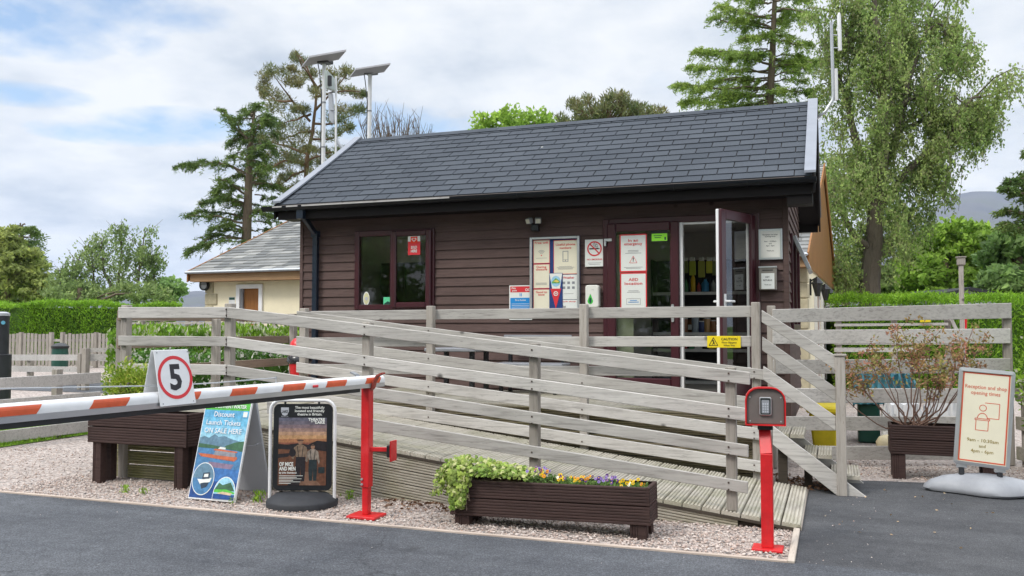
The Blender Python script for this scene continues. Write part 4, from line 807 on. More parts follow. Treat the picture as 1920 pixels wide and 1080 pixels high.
# framed times notice and key box
t, F, W_, H_, w = sign('framed_notice', 'silver framed opening times sheet on the wall right of the open door', 'notice', 1422, 429, 1467, 487, SY, 'silver', .018, None, .005)
mb = MB(F); mb.rect(W_*.1, H_*.07, W_*.9, H_*.93, w, 0); mb.build('sheet', 'offwhite', t, local=True)
lines(t, F, [('Reception and shop', W_*.5, H_*.79, .014, 0, W_*.62), ('opening times', W_*.5, H_*.73, .014, 0, W_*.44), ('9am - 10:30am', W_*.5, H_*.57, .014, 0, W_*.5), ('and', W_*.5, H_*.50, .014, 0), ('4pm - 6pm', W_*.5, H_*.43, .014, 0), ('Thank you', W_*.5, H_*.27, .013, 0)], ['ink'], w=w+.001)
t, F, W_, H_, w = sign('key_return_box', 'small brown metal letter box with a white label below the framed times sheet', 'letter box', 1424, 501, 1457, 544, SY, plain('bronze grey metal', (.26, .24, .21, 1), .4, .5, .4), .09, None, .006)
mb = MB(F); mb.box(-.004, W_+.004, H_-.012, H_+.006, -.0, .1); mb.build('lid', 'silver', t, local=True, bevel=.003); mb = MB(F); mb.rect(W_*.2, H_*.83, W_*.8, H_*.87, w, 0); mb.rect(W_*.14, H_*.04, W_*.88, H_*.72, w, 1); mb.build('label_card', ['ink', 'paper'], t, local=True)
lines(t, F, [('KEY', W_*.5, H_*.52, .018, 0), ('RETURNS', W_*.5, H_*.38, .018, 0, W_*.5), ('Thank you', W_*.5, H_*.2, .012, 0)], ['ink'], w=w+.0012)
# window stickers
t, F, W_, H_, w = sign('ice_cream_sign', 'red ice cream sold here sign with heart emblem inside the right window pane', 'sign', 765, 443, 788, 478, YW-.0745, 'signred', .002, None, 0)
mb = MB(F); mb.rect(0, H_*.72, W_, H_, w, 0); mb.rect(W_*.22, H_*.62, W_*.78, H_*.98, w+.0008, 1)
hp_ = [(W_*.5+.036*math.sin(x)**3, H_*.82+.03*(13*math.cos(x)-5*math.cos(2*x)-2*math.cos(3*x)-math.cos(4*x))/16) for x in [2*math.pi*k/24 for k in range(24)]]
mb.poly(hp_, w+.0014, 0); mb.poly([(W_*.5+(a-W_*.5)*.62, H_*.825+(b-H_*.825)*.6) for a, b in hp_], w+.002, 1); mb.build('emblem', ['paper', plain('bright sign red', (.75, .04, .015, 1), .4)], t, local=True)
lines(t, F, [('SOLD', W_*.5, H_*.34, .034, 0, W_*.5, .03), ('HERE', W_*.5, H_*.14, .034, 0, W_*.5, .03)], ['paper'], w=w+.001)
a = pxrect(681, 547, 693, 573, YW-.024); t = thing('round_sticker', 'round white and yellow sticker low in the left window pane', 'sticker', ((a[0]+a[1])/2, YW-.024, (a[2]+a[3])/2))
mb = MB(frame((0, 0, 0), (1, 0, 0), (0, 0, 1))); r = (a[1]-a[0])/2; mb.disc(0, 0, r, .001, 0, (a[3]-a[2])/2); mb.disc(0, 0, r*.82, .002, 1, (a[3]-a[2])*.41); mb.disc(0, 0, r*.5, .003, 2); mb.build('sticker_face', ['paper', plain('straw print', (.62, .6, .36, 1)), 'lightgrey'], t, local=True)
t, F, W_, H_, w = sign('green_sticker', 'mint green square sticker in the bottom corner of the left window pane', 'sticker', 719, 557, 735, 574, YW-.024, 'mint', .001, None, 0)
mb = MB(F); mb.poly([(W_*.1, H_*.3), (W_*.5, H_*.55), (W_*.9, H_*.35), (W_*.9, H_*.2), (W_*.1, H_*.2)], w, 0); mb.build('print', ['binGreen'], t, local=True)
# caution plate on the landing fence
t, F, W_, H_, w = sign('caution_sign', 'yellow caution slippery floor plate screwed to the landing fence rail', 'sign', 1326, 630, 1389, 652, 8.512, 'yellow', .004)
mb = MB(F); A, B, C_ = (W_*.06, H_*.18), (W_*.32, H_*.18), (W_*.19, H_*.86); [mb.line(p, q, .006, w, 0) for p, q in ((A, B), (B, C_), (C_, A))]
mb.disc(W_*.18, H_*.6, .007, w, 0); mb.line((W_*.18, H_*.55), (W_*.2, H_*.38), .01, w, 0); mb.line((W_*.2, H_*.4), (W_*.24, H_*.26), .007, w, 0); mb.line((W_*.195, H_*.38), (W_*.15, H_*.27), .007, w, 0); mb.line((W_*.18, H_*.52), (W_*.23, H_*.46), .005, w, 0); mb.build('slip_symbol', 'ink', t, local=True)
lines(t, F, [('CAUTION', W_*.66, H_*.64, .022, 0, W_*.48, .02), ('Floor Slippery', W_*.66, H_*.38, .016, 0, W_*.44), ('When Wet', W_*.66, H_*.13, .016, 0, W_*.34)], ['ink'], w=w+.0005)
# ------------------------------------------------------------------ bench and table on the landing
bn = thing('bench', 'grey slatted bench on the landing against the cabin wall', 'bench', (-2.75, 9.9, .69))
z1 = atY(1010, 628, 10.2).z; xa = atY(945, 630, 10.2).x; xb = atY(1072, 630, 10.2).x
mb = MB(); mb.box(xa, xb, 10.19, 10.22, z1-.10, z1); mb.build('backrest', 'grey', bn, bevel=.006); zs = atY(1000, 681, 9.9).z
mb = MB(); mb.box(xa, xb, 9.78, 10.15, zs-.03, zs); mb.build('seat', 'grey', bn, bevel=.008)  # bench grey set darker, landing shade included in the colour
for xx in (xa+.1, xb-.1): mb = MB(); mb.box(xx-.02, xx+.02, 9.82, 9.86, .695, zs-.03); mb.box(xx-.02, xx+.02, 10.14, 10.185, .695, z1-.02); mb.box(xx-.019, xx+.019, 9.86, 10.14, zs-.07, zs-.031); mb.build('leg_frame', 'black', bn)
tb = thing('picnic_table', 'small grey topped table with black legs on the landing', 'table', (-3.7, 9.7, .69)); zt = atY(850, 652, 9.6).z; xa = atY(812, 655, 9.6).x; xb = atY(905, 655, 9.6).x
mb = MB(); mb.box(xa, xb, 9.35, 9.95, zt-.04, zt); mb.build('tabletop', 'grey', tb, bevel=.008)  # tabletop grey likewise darkened for the shade it stands in
for xx, yy in ((xa+.06, 9.42), (xb-.06, 9.42), (xa+.06, 9.86), (xb-.06, 9.86)): mb = MB(); mb.box(xx-.025, xx+.025, yy-.025, yy+.025, .695, zt-.041); mb.build('leg', 'black', tb)
# ------------------------------------------------------------------ entrance barrier
BA = V((-3.445, 6.29, 1.064)); BB = V((-3.725, 3.02, 1.089)); bd = (BB-BA).normalized(); BL = 4.7
bsd = bd.cross(V((0, 0, 1))).normalized()            # horizontal, normal to the boom
if bsd.x < 0: bsd = -bsd
br = thing('boom_barrier', 'white boom barrier arm with red orange stripes across the road', 'barrier', tuple(BA))
FB = frame((0, 0, 0), bd, (0, 0, 1))                   # u along boom from its tip, v up, w to one side
ws = 1 if (V((FB[0][2], FB[1][2], FB[2][2]))).dot(bsd) > 0 else -1
prof = [(.040*math.cos(t), .002+.040*math.sin(t)) for t in [math.pi*k/10 for k in range(11)]]
def sweep(mb, prof, u0, u1, m=0):
    k = len(prof); mb.add([(u0, v, w) for w, v in prof]+[(u1, v, w) for w, v in prof], [(i, (i+1) % k, k+(i+1) % k, k+i) for i in range(k)]+[tuple(range(k))[::-1], tuple(range(k, 2*k))], m)
mb = MB(FB); sweep(mb, prof+[(-.040, -.018), (.040, -.018)], 0, BL); mb.build('arm', 'white', br, local=True, smooth=True)
mb = MB(FB); sweep(mb, [(.040, -.0185), (-.040, -.0185), (-.037, -.050), (.037, -.050)], 0, BL); mb.build('lower_channel', 'silver', br, local=True)
mb = MB(FB); sweep(mb, [(.026, -.0505), (-.026, -.0505), (-.026, -.079), (.026, -.079)], .32, BL); mb.build('safety_edge', 'black', br, local=True)
def boom_u(px):  # distance along the boom seen at a pixel column
    lo, hi = -.5, BL
    for _ in range(40):
        mi = (lo+hi)/2; p = BA+bd*mi+bsd*.04-CAM; x = 960+FPX*p.dot(Rt)/p.dot(Fw)
        if x > px: lo = mi
        else: hi = mi
    return lo
for pa, pb in ((-110, 68), (167, 236), (352, 371), (430, 478), (527, 569), (610, 647), (684, 711)):
    ua, ub = boom_u(pb), boom_u(pa); sk = .035; mb = MB(FB); e = .0015
    rows = [-.017, .0, .010, .020, .028]; pts = []
    for v in rows:
        w = .040 if v <= .002 else math.sqrt(max(.040**2-(v-.002)**2, 0)); o = sk*(v-rows[0])/(rows[-1]-rows[0]); pts.append(((ua-o, v, ws*(w+e)), (ub-o, v, ws*(w+e))))
    for (p, q), (r, s_) in zip(pts, pts[1:]): mb.quad(p, q, s_, r)
    mb.build('reflective_stripe', 'orange', br, local=True)
u = boom_u(591); mb = MB(FB); mb.box(u-.03, u+.03, -.01, .008, *(sorted((ws*.040, ws*.048)))); mb.build('marker_lamp', 'signred', br, local=True, bevel=.003)
ue = boom_u(526); mb = MB(FB); mb.tube([(ue, .03, 0), (ue, .068, 0)], .004); mb.ring(ue, .075, .006, .011, 0); mb.tube([(ue, .075, 0), (ue+.55, .07, 0), (ue+.9, .072, 0), (ue+2.0, .115, 0), (BL, .22, 0)], .0035, 6); mb.build('stay_cable', 'galv', br, local=True)
# red rest post
rpst = thing('barrier_rest_post', 'red square steel rest post with forked top holding the barrier tip', 'post', (-3.47, 6.12, 0))
mb = MB(); mb.box(-.125, .125, -.10, .10, 0, .022); mb.build('base_plate', 'red', rpst, local=True, bevel=.004)
mb = MB(); mb.box(-.027, .027, -.027, .027, .0222, .30); mb.build('lower_tube', 'red', rpst, local=True, bevel=.004)
mb = MB(); mb.box(-.036, .036, -.036, .036, .235, 1.008); mb.build('sleeve', 'red', rpst, local=True, bevel=.005)
mb = MB(); mb.bar((.03, 0, .53), (.20, .05, .53), .03, .032); mb.build('side_arm', 'red', rpst, local=True, bevel=.003)
mb = MB(); mb.box(.20, .212, .0, .10, .44, .60); mb.build('striker_plate', 'red', rpst, local=True, bevel=.003); mb = MB(); mb.box(.165, .1995, .01, .085, .47, .565); mb.build('magnet', 'black', rpst, local=True, bevel=.006)
for zz in (.30, .26): mb = MB(); mb.tube([(-.02, -.036, zz), (-.02, -.047, zz)], .010, 6); mb.build('bolt', 'galv', rpst, local=True)
Ff = frame((0, 0, .985), (-bd.x, -bd.y, 0), (0, 0, 1))   # fork prongs either side of the boom, curling outward
for sg, mt in ((1, 'redfade'), (-1, 'grey')):
    nrm_ = V((bsd.x, bsd.y, 0))*sg; c0 = V((.0, 0, .985)); mb = MB(); P = [c0+nrm_*.02, c0+nrm_*.055+V((0, 0, .03)), c0+nrm_*.068+V((0, 0, .08)), c0+nrm_*.10+V((0, 0, .125)), c0+nrm_*.15+V((0, 0, .145))]
    for p, q in zip(P, P[1:]): mb.bar(p, q, .05, .012, (0, 0, 1) if abs((q-p).normalized().z) < .8 else tuple(nrm_))
    mb.build('fork_prong', mt, rpst, local=True)
# speed sign straddling the boom
us = boom_u(331); c = BA+bd*us; t = thing('speed_limit_sign', 'white folded board with black 5 in a red ring straddling the barrier arm', 'sign', tuple(c))
xd = V((Rt.x, Rt.y, 0)).lerp(V((-bd.x, -bd.y, 0)), .98).normalized(); W_ = .265; H_ = .325
nr = xd.cross(V((0, 0, 1))); up5 = (V((0, 0, 1))-nr*.20).normalized()
F5 = frame(tuple(nr*.055+V((0, 0, -.040))-xd*W_/2), xd, up5)
mb = MB(F5); mb.ext([(0, 0), (W_, 0), (W_-.012, H_), (-.0, H_)], 0, .006); mb.build('front_panel', 'white', t, local=True, bevel=.002)
mb = MB(F5); mb.ring(W_/2, H_*.50, .107, .127, .0072, 0, 1.0); mb.build('red_ring', 'signred', t, local=True)
mb = MB(F5); mb.text('5', W_/2, H_*.29, .14, .0075, 0, .088, bold=.03); mb.build('numeral', plain('charcoal print', (.03, .03, .035, 1), .5), t, local=True)
mb = MB(F5)
for q in ((.02, .015), (W_-.02, .015), (.02, H_-.015), (W_-.02, H_-.015)): mb.disc(q[0], q[1], .004, .0072)
mb.build('rivet', 'grey', t, local=True)
topb = nr*.055+V((0, 0, -.04))+up5*H_; up6 = V((0, 0, 1))+nr*.22; F6 = frame(tuple(topb-nr*.012-up6.normalized()*H_-xd*W_/2), xd, up6)
mb = MB(F6); mb.ext([(0, .0), (W_, .0), (W_, H_), (0, H_)], -.006, 0); mb.build('rear_panel', 'white', t, local=True, bevel=.002)
# keypad post
kp = thing('keypad_post', 'red bent steel post with hooded keypad entry box', 'keypad', (-.44, 6.17, 0))
mb = MB(); mb.box(-.10, .10, -.085, .085, 0, .018); mb.build('base_plate', 'red', kp, local=True, bevel=.004)
mb = MB(); mb.bar((0, 0, .0185), (0, 0, .64), .078, .07, (0, 1, 0)); mb.build('lower_tube', 'red', kp, local=True, bevel=.004)
mb = MB(); mb.bar((0, .0, .625), (-.018, .10, .80), .077, .069, (0, 1, 0)); mb.build('upper_tube', 'red', kp, local=True, bevel=.004)
KF = frame((-.01, .045, .825), (.96, .10, 0), (0, .04, 1)); kw, kh = .132, .258
hood = lambda w, h0, h1, r: [(-w, h0), (w, h0), (w, h1-r)]+[(w-r+r*math.cos(math.radians(a)), h1-r+r*math.sin(math.radians(a))) for a in (22, 45, 68, 90)]+[(-(w-r)+r*math.cos(math.radians(a)), h1-r+r*math.sin(math.radians(a))) for a in (90, 112, 135, 158)]+[(-w, h1-r)]
o_ = hood(kw, 0, kh, .09); i_ = hood(kw-.009, .010, kh-.009, .082); n = len(o_)
mb = MB(KF); vs = [(a, b, w) for w in (-.10, .075) for a, b in o_]+[(a, b, w) for w in (.075, -.04) for a, b in i_]
mb.add(vs, [(i, (i+1) % n, n+(i+1) % n, n+i) for i in range(n)]+[(n+i, n+(i+1) % n, 2*n+(i+1) % n, 2*n+i) for i in range(n)]+[(2*n+i, 2*n+(i+1) % n, 3*n+(i+1) % n, 3*n+i) for i in range(n)]+[tuple(range(n))[::-1]]); mb.build('hood', 'red', kp, local=True)
mb = MB(KF); mb.ext(hood(kw-.011, .012, kh-.011, .08), .03, .055); fp = mb.build('face_plate', 'face', kp, local=True, bevel=.002)
mb = MB(KF)
for q in ((-.10, .03), (.10, .03), (-.10, .19), (.10, .19)): mb.disc(q[0], q[1], .006, .0565, 0, n=8)
mb.build('screw', 'silver', fp, local=True)
mb = MB(KF); mb.X = KF @ Matrix.Translation((-.04, .07, 0)); mb.ext(rr(.080, .122, .012), .0552, .072); kb = mb.build('keypad_bezel', 'silver', fp, local=True, bevel=.003)
mb = MB(KF @ Matrix.Translation((-.033, .077, 0))); mb.ext(rr(.066, .108, .008), .0721, .075); mb.build('keypad_glass', 'black', fp, local=True)
mb = MB(KF @ Matrix.Translation((-.025, .083, 0))); mb.ext(rr(.05, .090, .006), .0751, .078); kk = mb.build('key_panel', 'grey', fp, local=True)
mb = MB(KF @ Matrix.Translation((-.025, .083, 0)))
for i in range(3):
    for j in range(4): mb.ext([(.006+.014*i, .006+.017*j), (.016+.014*i, .006+.017*j), (.016+.014*i, .018+.017*j), (.006+.014*i, .018+.017*j)], .0781, .081)
mb.build('keys', 'lightgrey', fp, local=True)
mb = MB(KF); mb.box(-.05, .05, -.032, -.001, -.06, .02); mb.build('cable_gland', 'black', kp, local=True, bevel=.004)
# ------------------------------------------------------------------ launch ticket A-board
ab = thing('ticket_board', 'leaning white A-board advertising discount launch tickets with boat pictures', 'A-board', (-5.26, 6.185, 0))
W_, H_ = .497, .90; FA = frame((0, 0, .012), (1, -.02, 0), (0, .27, 1))
mb = MB(FA); mb.ext([(0, 0), (W_, 0), (W_, H_), (0, H_)], -.022, 0); fpn = mb.build('front_panel', 'white', ab, local=True, bevel=.003)
mb = MB(FA)
strip = lambda v0, v1, m, w=.0012, u0=.02, u1=.98: mb.rect(W_*u0, H_*v0, W_*u1, H_*v1, w, m)
strip(.86, .985, 0)
for i in range(8): strip(.56+.30*i/8, .56+.30*(i+1)/8, 1+min(3, i//2))
strip(.30, .56, 5); strip(.18, .30, 6); strip(.015, .18, 7)
mb.poly([(W_*a, H_*b) for a, b in ((.02, .50), (.02, .585), (.12, .60), (.22, .585), (.33, .625), (.42, .60), (.55, .61), (.70, .585), (.85, .57), (.98, .555), (.98, .49))], .002, 8)
mb.poly([(W_*a, H_*b) for a, b in ((.55, .49), (.62, .52), (.8, .555), (.98, .57), (.98, .47), (.8, .48))], .0026, 9); mb.poly([(W_*a, H_*b) for a, b in ((.02, .49), (.02, .53), (.3, .52), (.6, .50), (.6, .485))], .0026, 9)
mb.poly([(W_*a, H_*b) for a, b in ((.05, .435), (.12, .405), (.84, .375), (.90, .40), (.88, .42))], .003, 10); mb.poly([(W_*a, H_*b) for a, b in ((.38, .425), (.42, .475), (.84, .46), (.86, .415))], .0034, 11); mb.poly([(W_*a, H_*b) for a, b in ((.36, .47), (.40, .485), (.88, .468), (.87, .456))], .0038, 10)
mb.poly([(W_*a, H_*b) for a, b in ((.46, .485), (.50, .505), (.62, .50), (.62, .482))], .0038, 12); mb.poly([(W_*a, H_*b) for a, b in ((.3, .36), (.85, .345), (.8, .30), (.35, .31))], .002, 13)
mb.disc(W_*.26, H_*.195, W_*.235, .0044, 12, H_*.155); mb.disc(W_*.26, H_*.195, W_*.222, .005, 5, H_*.147); mb.poly([(W_*.26+W_*.21*math.cos(a), H_*.20+H_*.14*math.sin(a)) for a in [math.pi*k/12 for k in range(13)]], .0055, 8)
mb.poly([(W_*a, H_*b) for a, b in ((.14, .19), (.22, .14), (.42, .17), (.44, .21), (.28, .19))], .006, 12); mb.poly([(W_*a, H_*b) for a, b in ((.22, .15), (.26, .10), (.36, .12), (.40, .165), (.3, .16))], .0066, 14); mb.poly([(W_*a, H_*b) for a, b in ((.24, .19), (.25, .25), (.38, .26), (.40, .20))], .0064, 14); mb.poly([(W_*a, H_*b) for a, b in ((.27, .21), (.275, .24), (.36, .245), (.365, .215))], .007, 12)
arc = [(W_*.755+W_*.235*math.cos(a), H_*.06+H_*.17*math.sin(a)) for a in [math.pi*k/14 for k in range(15)]]; mb.poly(arc+[(W_*.52, H_*.015), (W_*.985, H_*.015)][::1], .0044, 12)
arc = [(W_*.755+W_*.222*math.cos(a), H_*.06+H_*.162*math.sin(a)) for a in [math.pi*k/14 for k in range(15)]]; mb.poly(arc, .005, 1); mb.poly([(W_*a, H_*b) for a, b in ((.54, .10), (.62, .17), (.70, .15), (.86, .18), (.965, .10))], .0055, 9); mb.poly([(W_*a, H_*b) for a, b in ((.54, .08), (.54, .105), (.8, .112), (.97, .09), (.97, .075))], .006, 0); mb.poly([(W_*a, H_*b) for a, b in ((.60, .07), (.72, .09), (.92, .082), (.9, .06))], .0065, 15); mb.rect(W_*.53, H_*.018, W_*.975, H_*.066, .006, 7)
mb.rect(W_*.86, H_*.80, W_*.95, H_*.85, .002, 12)
P_ = lambda n_, c: plain(n_, c, .4, .4, var=.30, scale=26)
mb.build('poster', [P_('launch green', (.10, .45, .06, 1)), P_('pale sky print', (.30, .58, .72, 1)), P_('sky print', (.22, .50, .68, 1)), P_('mid sky print', (.15, .44, .64, 1)), P_('deep sky print', (.11, .38, .60, 1)), P_('lake print', (.07, .20, .38, 1)), P_('lake blue print', (.05, .16, .40, 1)), P_('deep lake print', (.02, .07, .24, 1)), P_('far hill print', (.12, .22, .30, 1)), P_('wood print', (.05, .13, .07, 1)), P_('boat red print', (.50, .13, .06, 1)), P_('cabin print', (.25, .25, .28, 1)), 'paper', P_('reflection print', (.22, .16, .24, 1)), P_('hull print', (.03, .05, .08, 1)), P_('beach print', (.60, .45, .30, 1))], fpn, local=True)
lines(fpn, FA, [('KESWICK LAUNCH', W_*.5, H_*.932, .034, 0, W_*.86, .02), ('ON DERWENTWATER', W_*.5, H_*.88, .030, 0, W_*.84, .02), ('Discount', W_*.47, H_*.795, .043, 0, W_*.44, .012), ('Launch Tickets', W_*.48, H_*.715, .041, 0, W_*.74, .012), ('ON SALE HERE', W_*.5, H_*.635, .042, 0, W_*.80, .012)], ['white'], w=.0085)
top = V((0, 0, .012))+V((0, .27, 1)).normalized()*H_
FR = frame((0, .49, .012), (1, -.02, 0), (0, -.26, 1)); mb = MB(FR); mb.ext([(0, 0), (W_, 0), (W_, H_-.01), (0, H_-.01)], -.022, 0); mb.build('rear_panel', 'lightgrey', ab, local=True, bevel=.003)
mb = MB(); mb.tube([(W_-.01, .125, .47), (W_-.01, .25, .455), (W_-.01, .38, .47)], .004, 6); mb.build('restraint_cord', 'grey', ab, local=True)
# ------------------------------------------------------------------ theatre swing sign
sg_ = thing('swing_sign', 'black swing sign with sunset theatre poster in a white tube frame', 'sign', tuple(gnd(566, 948)), math.radians(19))
FS = frame((0, 0, 0), (1, 0, 0), (0, 0, 1))
arcp = [(-.272, 0, .03), (-.272, 0, .79)]+[(-.272+.085*(1-math.cos(math.radians(a))), 0, .79+.085*math.sin(math.radians(a))) for a in (22, 45, 68, 90)]; arcp += [(-x, y, z) for x, y, z in arcp[::-1]]
mb = MB(); mb.tube(arcp, .0135, 10); mb.build('tube_frame', 'white', sg_, local=True, smooth=True)
mb = MB(); k = 20; prof = [(1.0, 0), (1.0, .04), (.97, .055), (.55, .105), (.0, .115)]; ring_ = lambda s, z: [(.30*math.cos(math.pi+math.pi*i/k)*(.35+.65*s if s < 1 else 1), .02+.27*s*math.sin(math.pi+math.pi*i/k), z) for i in range(k+1)]
vs = []; [vs.extend(ring_(s, z)) for s, z in prof]; mb.add(vs, [(r*(k+1)+i, r*(k+1)+i+1, (r+1)*(k+1)+i+1, (r+1)*(k+1)+i) for r in range(len(prof)-1) for i in range(k)])
mb.add([(-.30, .02, 0), (-.30, .02, .055), (-.19, .021, .115), (.19, .021, .115), (.30, .02, .055), (.30, .02, 0)], [(0, 1, 2, 3, 4, 5)]); mb.build('rubber_base', 'rubber', sg_, local=True, smooth=True)
PF = frame((-.248, -.0, .125), (1, 0, 0), (0, .03, 1)); W_, H_ = .496, .72
mb = MB(PF); mb.ext(rr(W_, H_, .05), -.012, .012); pn = mb.build('sign_panel', 'black', sg_, local=True, bevel=.004)
for u in (.10, .385):
    mb = MB(); mb.box(-.248+u-.008, -.248+u+.008, -.005, .005, .845, .868); mb.build('hanger', 'black', sg_, local=True)
mb = MB(PF); u0, u1, v0, v1 = .046, .450, .045, .605; PW, PH = u1-u0, v1-v0
cs = [(.15, .15, .20), (.19, .17, .21), (.27, .20, .22), (.38, .25, .21), (.55, .34, .22), (.62, .36, .18), (.48, .22, .11), (.28, .11, .07)]
for i in range(8): mb.rect(u0, v0+PH*(.58+.42*(7-i)/8), u1, v0+PH*(.58+.42*(8-i)/8), .0135, i)
pp = lambda L: [(u0+PW*a, v0+PH*b) for a, b in L]
mb.poly(pp([(0, .58), (0, .61), (.2, .60), (.4, .62), (.62, .60), (.8, .66), (1, .645), (1, .5), (0, .5)]), .0142, 8); mb.poly(pp([(0, 0), (0, .535), (.4, .52), (.7, .53), (1, .50), (1, 0)]), .015, 9); mb.poly(pp([(0, .40), (0, .46), (.3, .48), (.2, .42)]), .0154, 8); mb.poly(pp([(.55, 0), (.35, 0), (.5, .2), (.62, .2), (.9, .0)]), .0154, 10); mb.poly(pp([(.32, .1), (.2, .0), (.45, .0), (.5, .15)]), .0158, 8)
def figure(cx, hd, sc, shirt, trous):
    q = lambda L, w, m: mb.poly([(u0+PW*(cx+a*sc), v0+PH*(hd+b*sc)) for a, b in L], w, m)
    q([(-.13, -.10), (-.05, -.06), (.05, -.06), (.13, -.10), (.17, -.27), (.15, -.32), (.09, -.20), (.09, -.26), (-.09, -.26), (-.10, -.2), (-.14, -.28), (-.18, -.26)], .0164, shirt); q([(-.09, -.24), (.10, -.24), (.11, -.42), (.09, -.60), (.02, -.60), (.01, -.38), (-.01, -.60), (-.08, -.60), (-.10, -.42)], .0168, trous)
    mb.disc(u0+PW*cx, v0+PH*(hd-.02*sc), PW*.045*sc*1.1, .017, 11, PH*.042*sc); mb.rect(u0+PW*(cx-.07*sc), v0+PH*(hd+.0), u0+PW*(cx+.07*sc), v0+PH*(hd+.012), .0174, 8); [mb.line((u0+PW*(cx+s*sc), v0+PH*(hd-.08*sc)), (u0+PW*(cx+s*.6*sc), v0+PH*(hd-.24*sc)), .005, .0172, 8) for s in (-.06, .06)]
figure(.46, .66, 1.0, 12, 8); figure(.72, .585, .86, 13, 14); mb.disc(u0+PW*.30, v0+PH*.48, PW*.07, .0178, 8, PH*.06); mb.rect(u0+PW*.84, v0+PH*.18, u0+PW*.97, v0+PH*.27, .0176, 14)
DK = lambda n_, c: plain(n_, tuple(x*.75 for x in c)+(1,), .5, .3, var=.35, scale=34)
mb.build('poster', [DK('dusk band', c) for c in cs]+[DK('dark heath', (.03, .026, .03)), DK('orange field', (.17, .075, .045)), DK('sand track', (.27, .15, .10)), DK('skin print', (.35, .2, .13)), DK('tan jacket', (.28, .20, .14)), DK('pale shirt', (.34, .29, .24)), DK('dark trousers', (.03, .045, .05))], pn, local=True)
lines(pn, PF, [('The most beautifully', .305, .680, .020, 0, .25, .02), ('located and friendly', .305, .652, .020, 0, .25, .02), ('theatre in Britain.', .305, .624, .020, 0, .21, .02)], ['paper'], w=.0135)
mb = MB(PF); mb.ext([(.062, .655), (.128, .655), (.128, .69), (.062, .69)], .0125, .0135); mb.poly([(.062, .655), (.075, .628), (.095, .620), (.115, .628), (.128, .655)], .0135); mb.text('KESWICK', .095, .611, .009, .0135, 0, .06); mb.text('LAKE', .095, .645, .022, .0145, 1, .05, bold=.03); mb.build('crest', ['lightgrey', 'black'], pn, local=True)
lines(pn, PF, [('THEATRE', .365, .580, .021, 0, .14, .04), ('BY THE', .345, .568, .008, 0, .05, .03), ('LAKE', .395, .556, .021, 0, .08, .04)], ['paper'], w=.0195)
mb = MB(PF); mb.text('OF MICE', .057, .205, .030, .0195, 0, .118, 'l', .03); mb.text('AND MEN', .057, .168, .030, .0195, 0, .138, 'l', .03); mb.text('by John Steinbeck', .057, .142, .015, .0195, 0, .15, 'l', .02)
for i, l in enumerate((.20, .15, .19, .12, .18, .10)): mb.rect(.057, .122-i*.0125, .057+l, .126-i*.0125, .0195, 0)
mb.build('title_lettering', ['paper'], pn, local=True)
# ------------------------------------------------------------------ reception opening times sign
o = atY(1787, 868, 8.85); xv = atY(1893, 882, 8.80)-o; uv = atY(1798, 688, 8.86)-o; W_, H_ = xv.length, uv.length
ps = thing('opening_times_sign', 'silver framed reception and shop opening times sign on a white moulded base', 'sign', (o.x+W_/2, 8.87, 0)); xv.normalize(); nn = xv.cross(uv.normalized()); uv = nn.cross(xv)*-1 if nn.cross(xv).z < 0 else nn.cross(xv)
Fp = frame(tuple(o-V(ps.location)), tuple(xv), tuple(uv))
mb = MB(Fp); mb.ext(rr(W_, H_, .025), -.03, 0); mb.build('backing_panel', 'lightgrey', ps, local=True, bevel=.003)
mb = MB(Fp); fw = .030; oo = rr(W_, H_, .028); ii = [(min(max(a, fw), W_-fw), min(max(b, fw), H_-fw)) for a, b in oo]; n = len(oo)
mb.add([(a, b, .0) for a, b in oo]+[(a, b, .012) for a, b in oo]+[(a, b, .016) for a, b in ii]+[(a, b, .002) for a, b in ii], [(r*n+i, r*n+(i+1) % n, (r+1)*n+(i+1) % n, (r+1)*n+i) for r in range(3) for i in range(n)]); mb.build('snap_frame', 'silver', ps, local=True)
mb = MB(Fp); mb.rect(fw, fw, W_-fw, H_-fw, .003, 0); b = .012; e = fw+.006
for q in ((e, e, e+b, H_-e), (W_-e-b, e, W_-e, H_-e), (e+b, e, W_-e-b, e+b), (e+b, H_-e-b, W_-e-b, H_-e)): mb.rect(*q, .004, 1)
t_ = .006
for q in (((.50, .655), (.76, .655)), ((.76, .655), (.76, .50)), ((.76, .50), (.55, .50)), ((.34, .475), (.60, .475)), ((.34, .49), (.60, .49)), ((.34, .475), (.34, .49)), ((.60, .475), (.60, .49)), ((.36, .475), (.36, .37)), ((.58, .475), (.58, .37)), ((.36, .37), (.58, .37))): mb.line((W_*q[0][0], H_*q[0][1]), (W_*q[1][0], H_*q[1][1]), t_, .004, 1)
mb.ring(W_*.47, H_*.60, .024, .030, .004, 1); mb.ring(W_*.47, H_*.492, .036, .042, .004, 1, 1.2, 20, 0, 180)
mb.build('sheet', ['cream', plain('coral print', (.62, .11, .06, 1), .5)], ps, local=True)
lines(ps, Fp, [('Reception and shop', W_*.5, H_*.795, .032, 0, W_*.74, .01), ('opening times', W_*.5, H_*.735, .032, 0, W_*.52, .01), ('9am - 10:30am', W_*.5, H_*.25, .028, 1, W_*.56, .01), ('and', W_*.5, H_*.195, .026, 1, None, .01), ('4pm - 6pm', W_*.5, H_*.14, .028, 1, W_*.4, .01)], [plain('coral lettering', (.62, .14, .08, 1), .5), plain('olive brown lettering', (.30, .22, .05, 1), .5)], w=.0045)
for u in (.15, .83):
    p = Fp @ V((W_*u, .0, -.012)); mb = MB(); mb.tube([(p.x, p.y, .10), (p.x, p.y, p.z-.03)], .024, 12); mb.build('stub_post', 'rubber', ps, local=True, smooth=True); mb = MB(); mb.box(p.x-.045, p.x+.045, p.y-.02, p.y+.02, p.z-.032, p.z+.004); mb.build('clamp', 'silver', ps, local=True, bevel=.006)
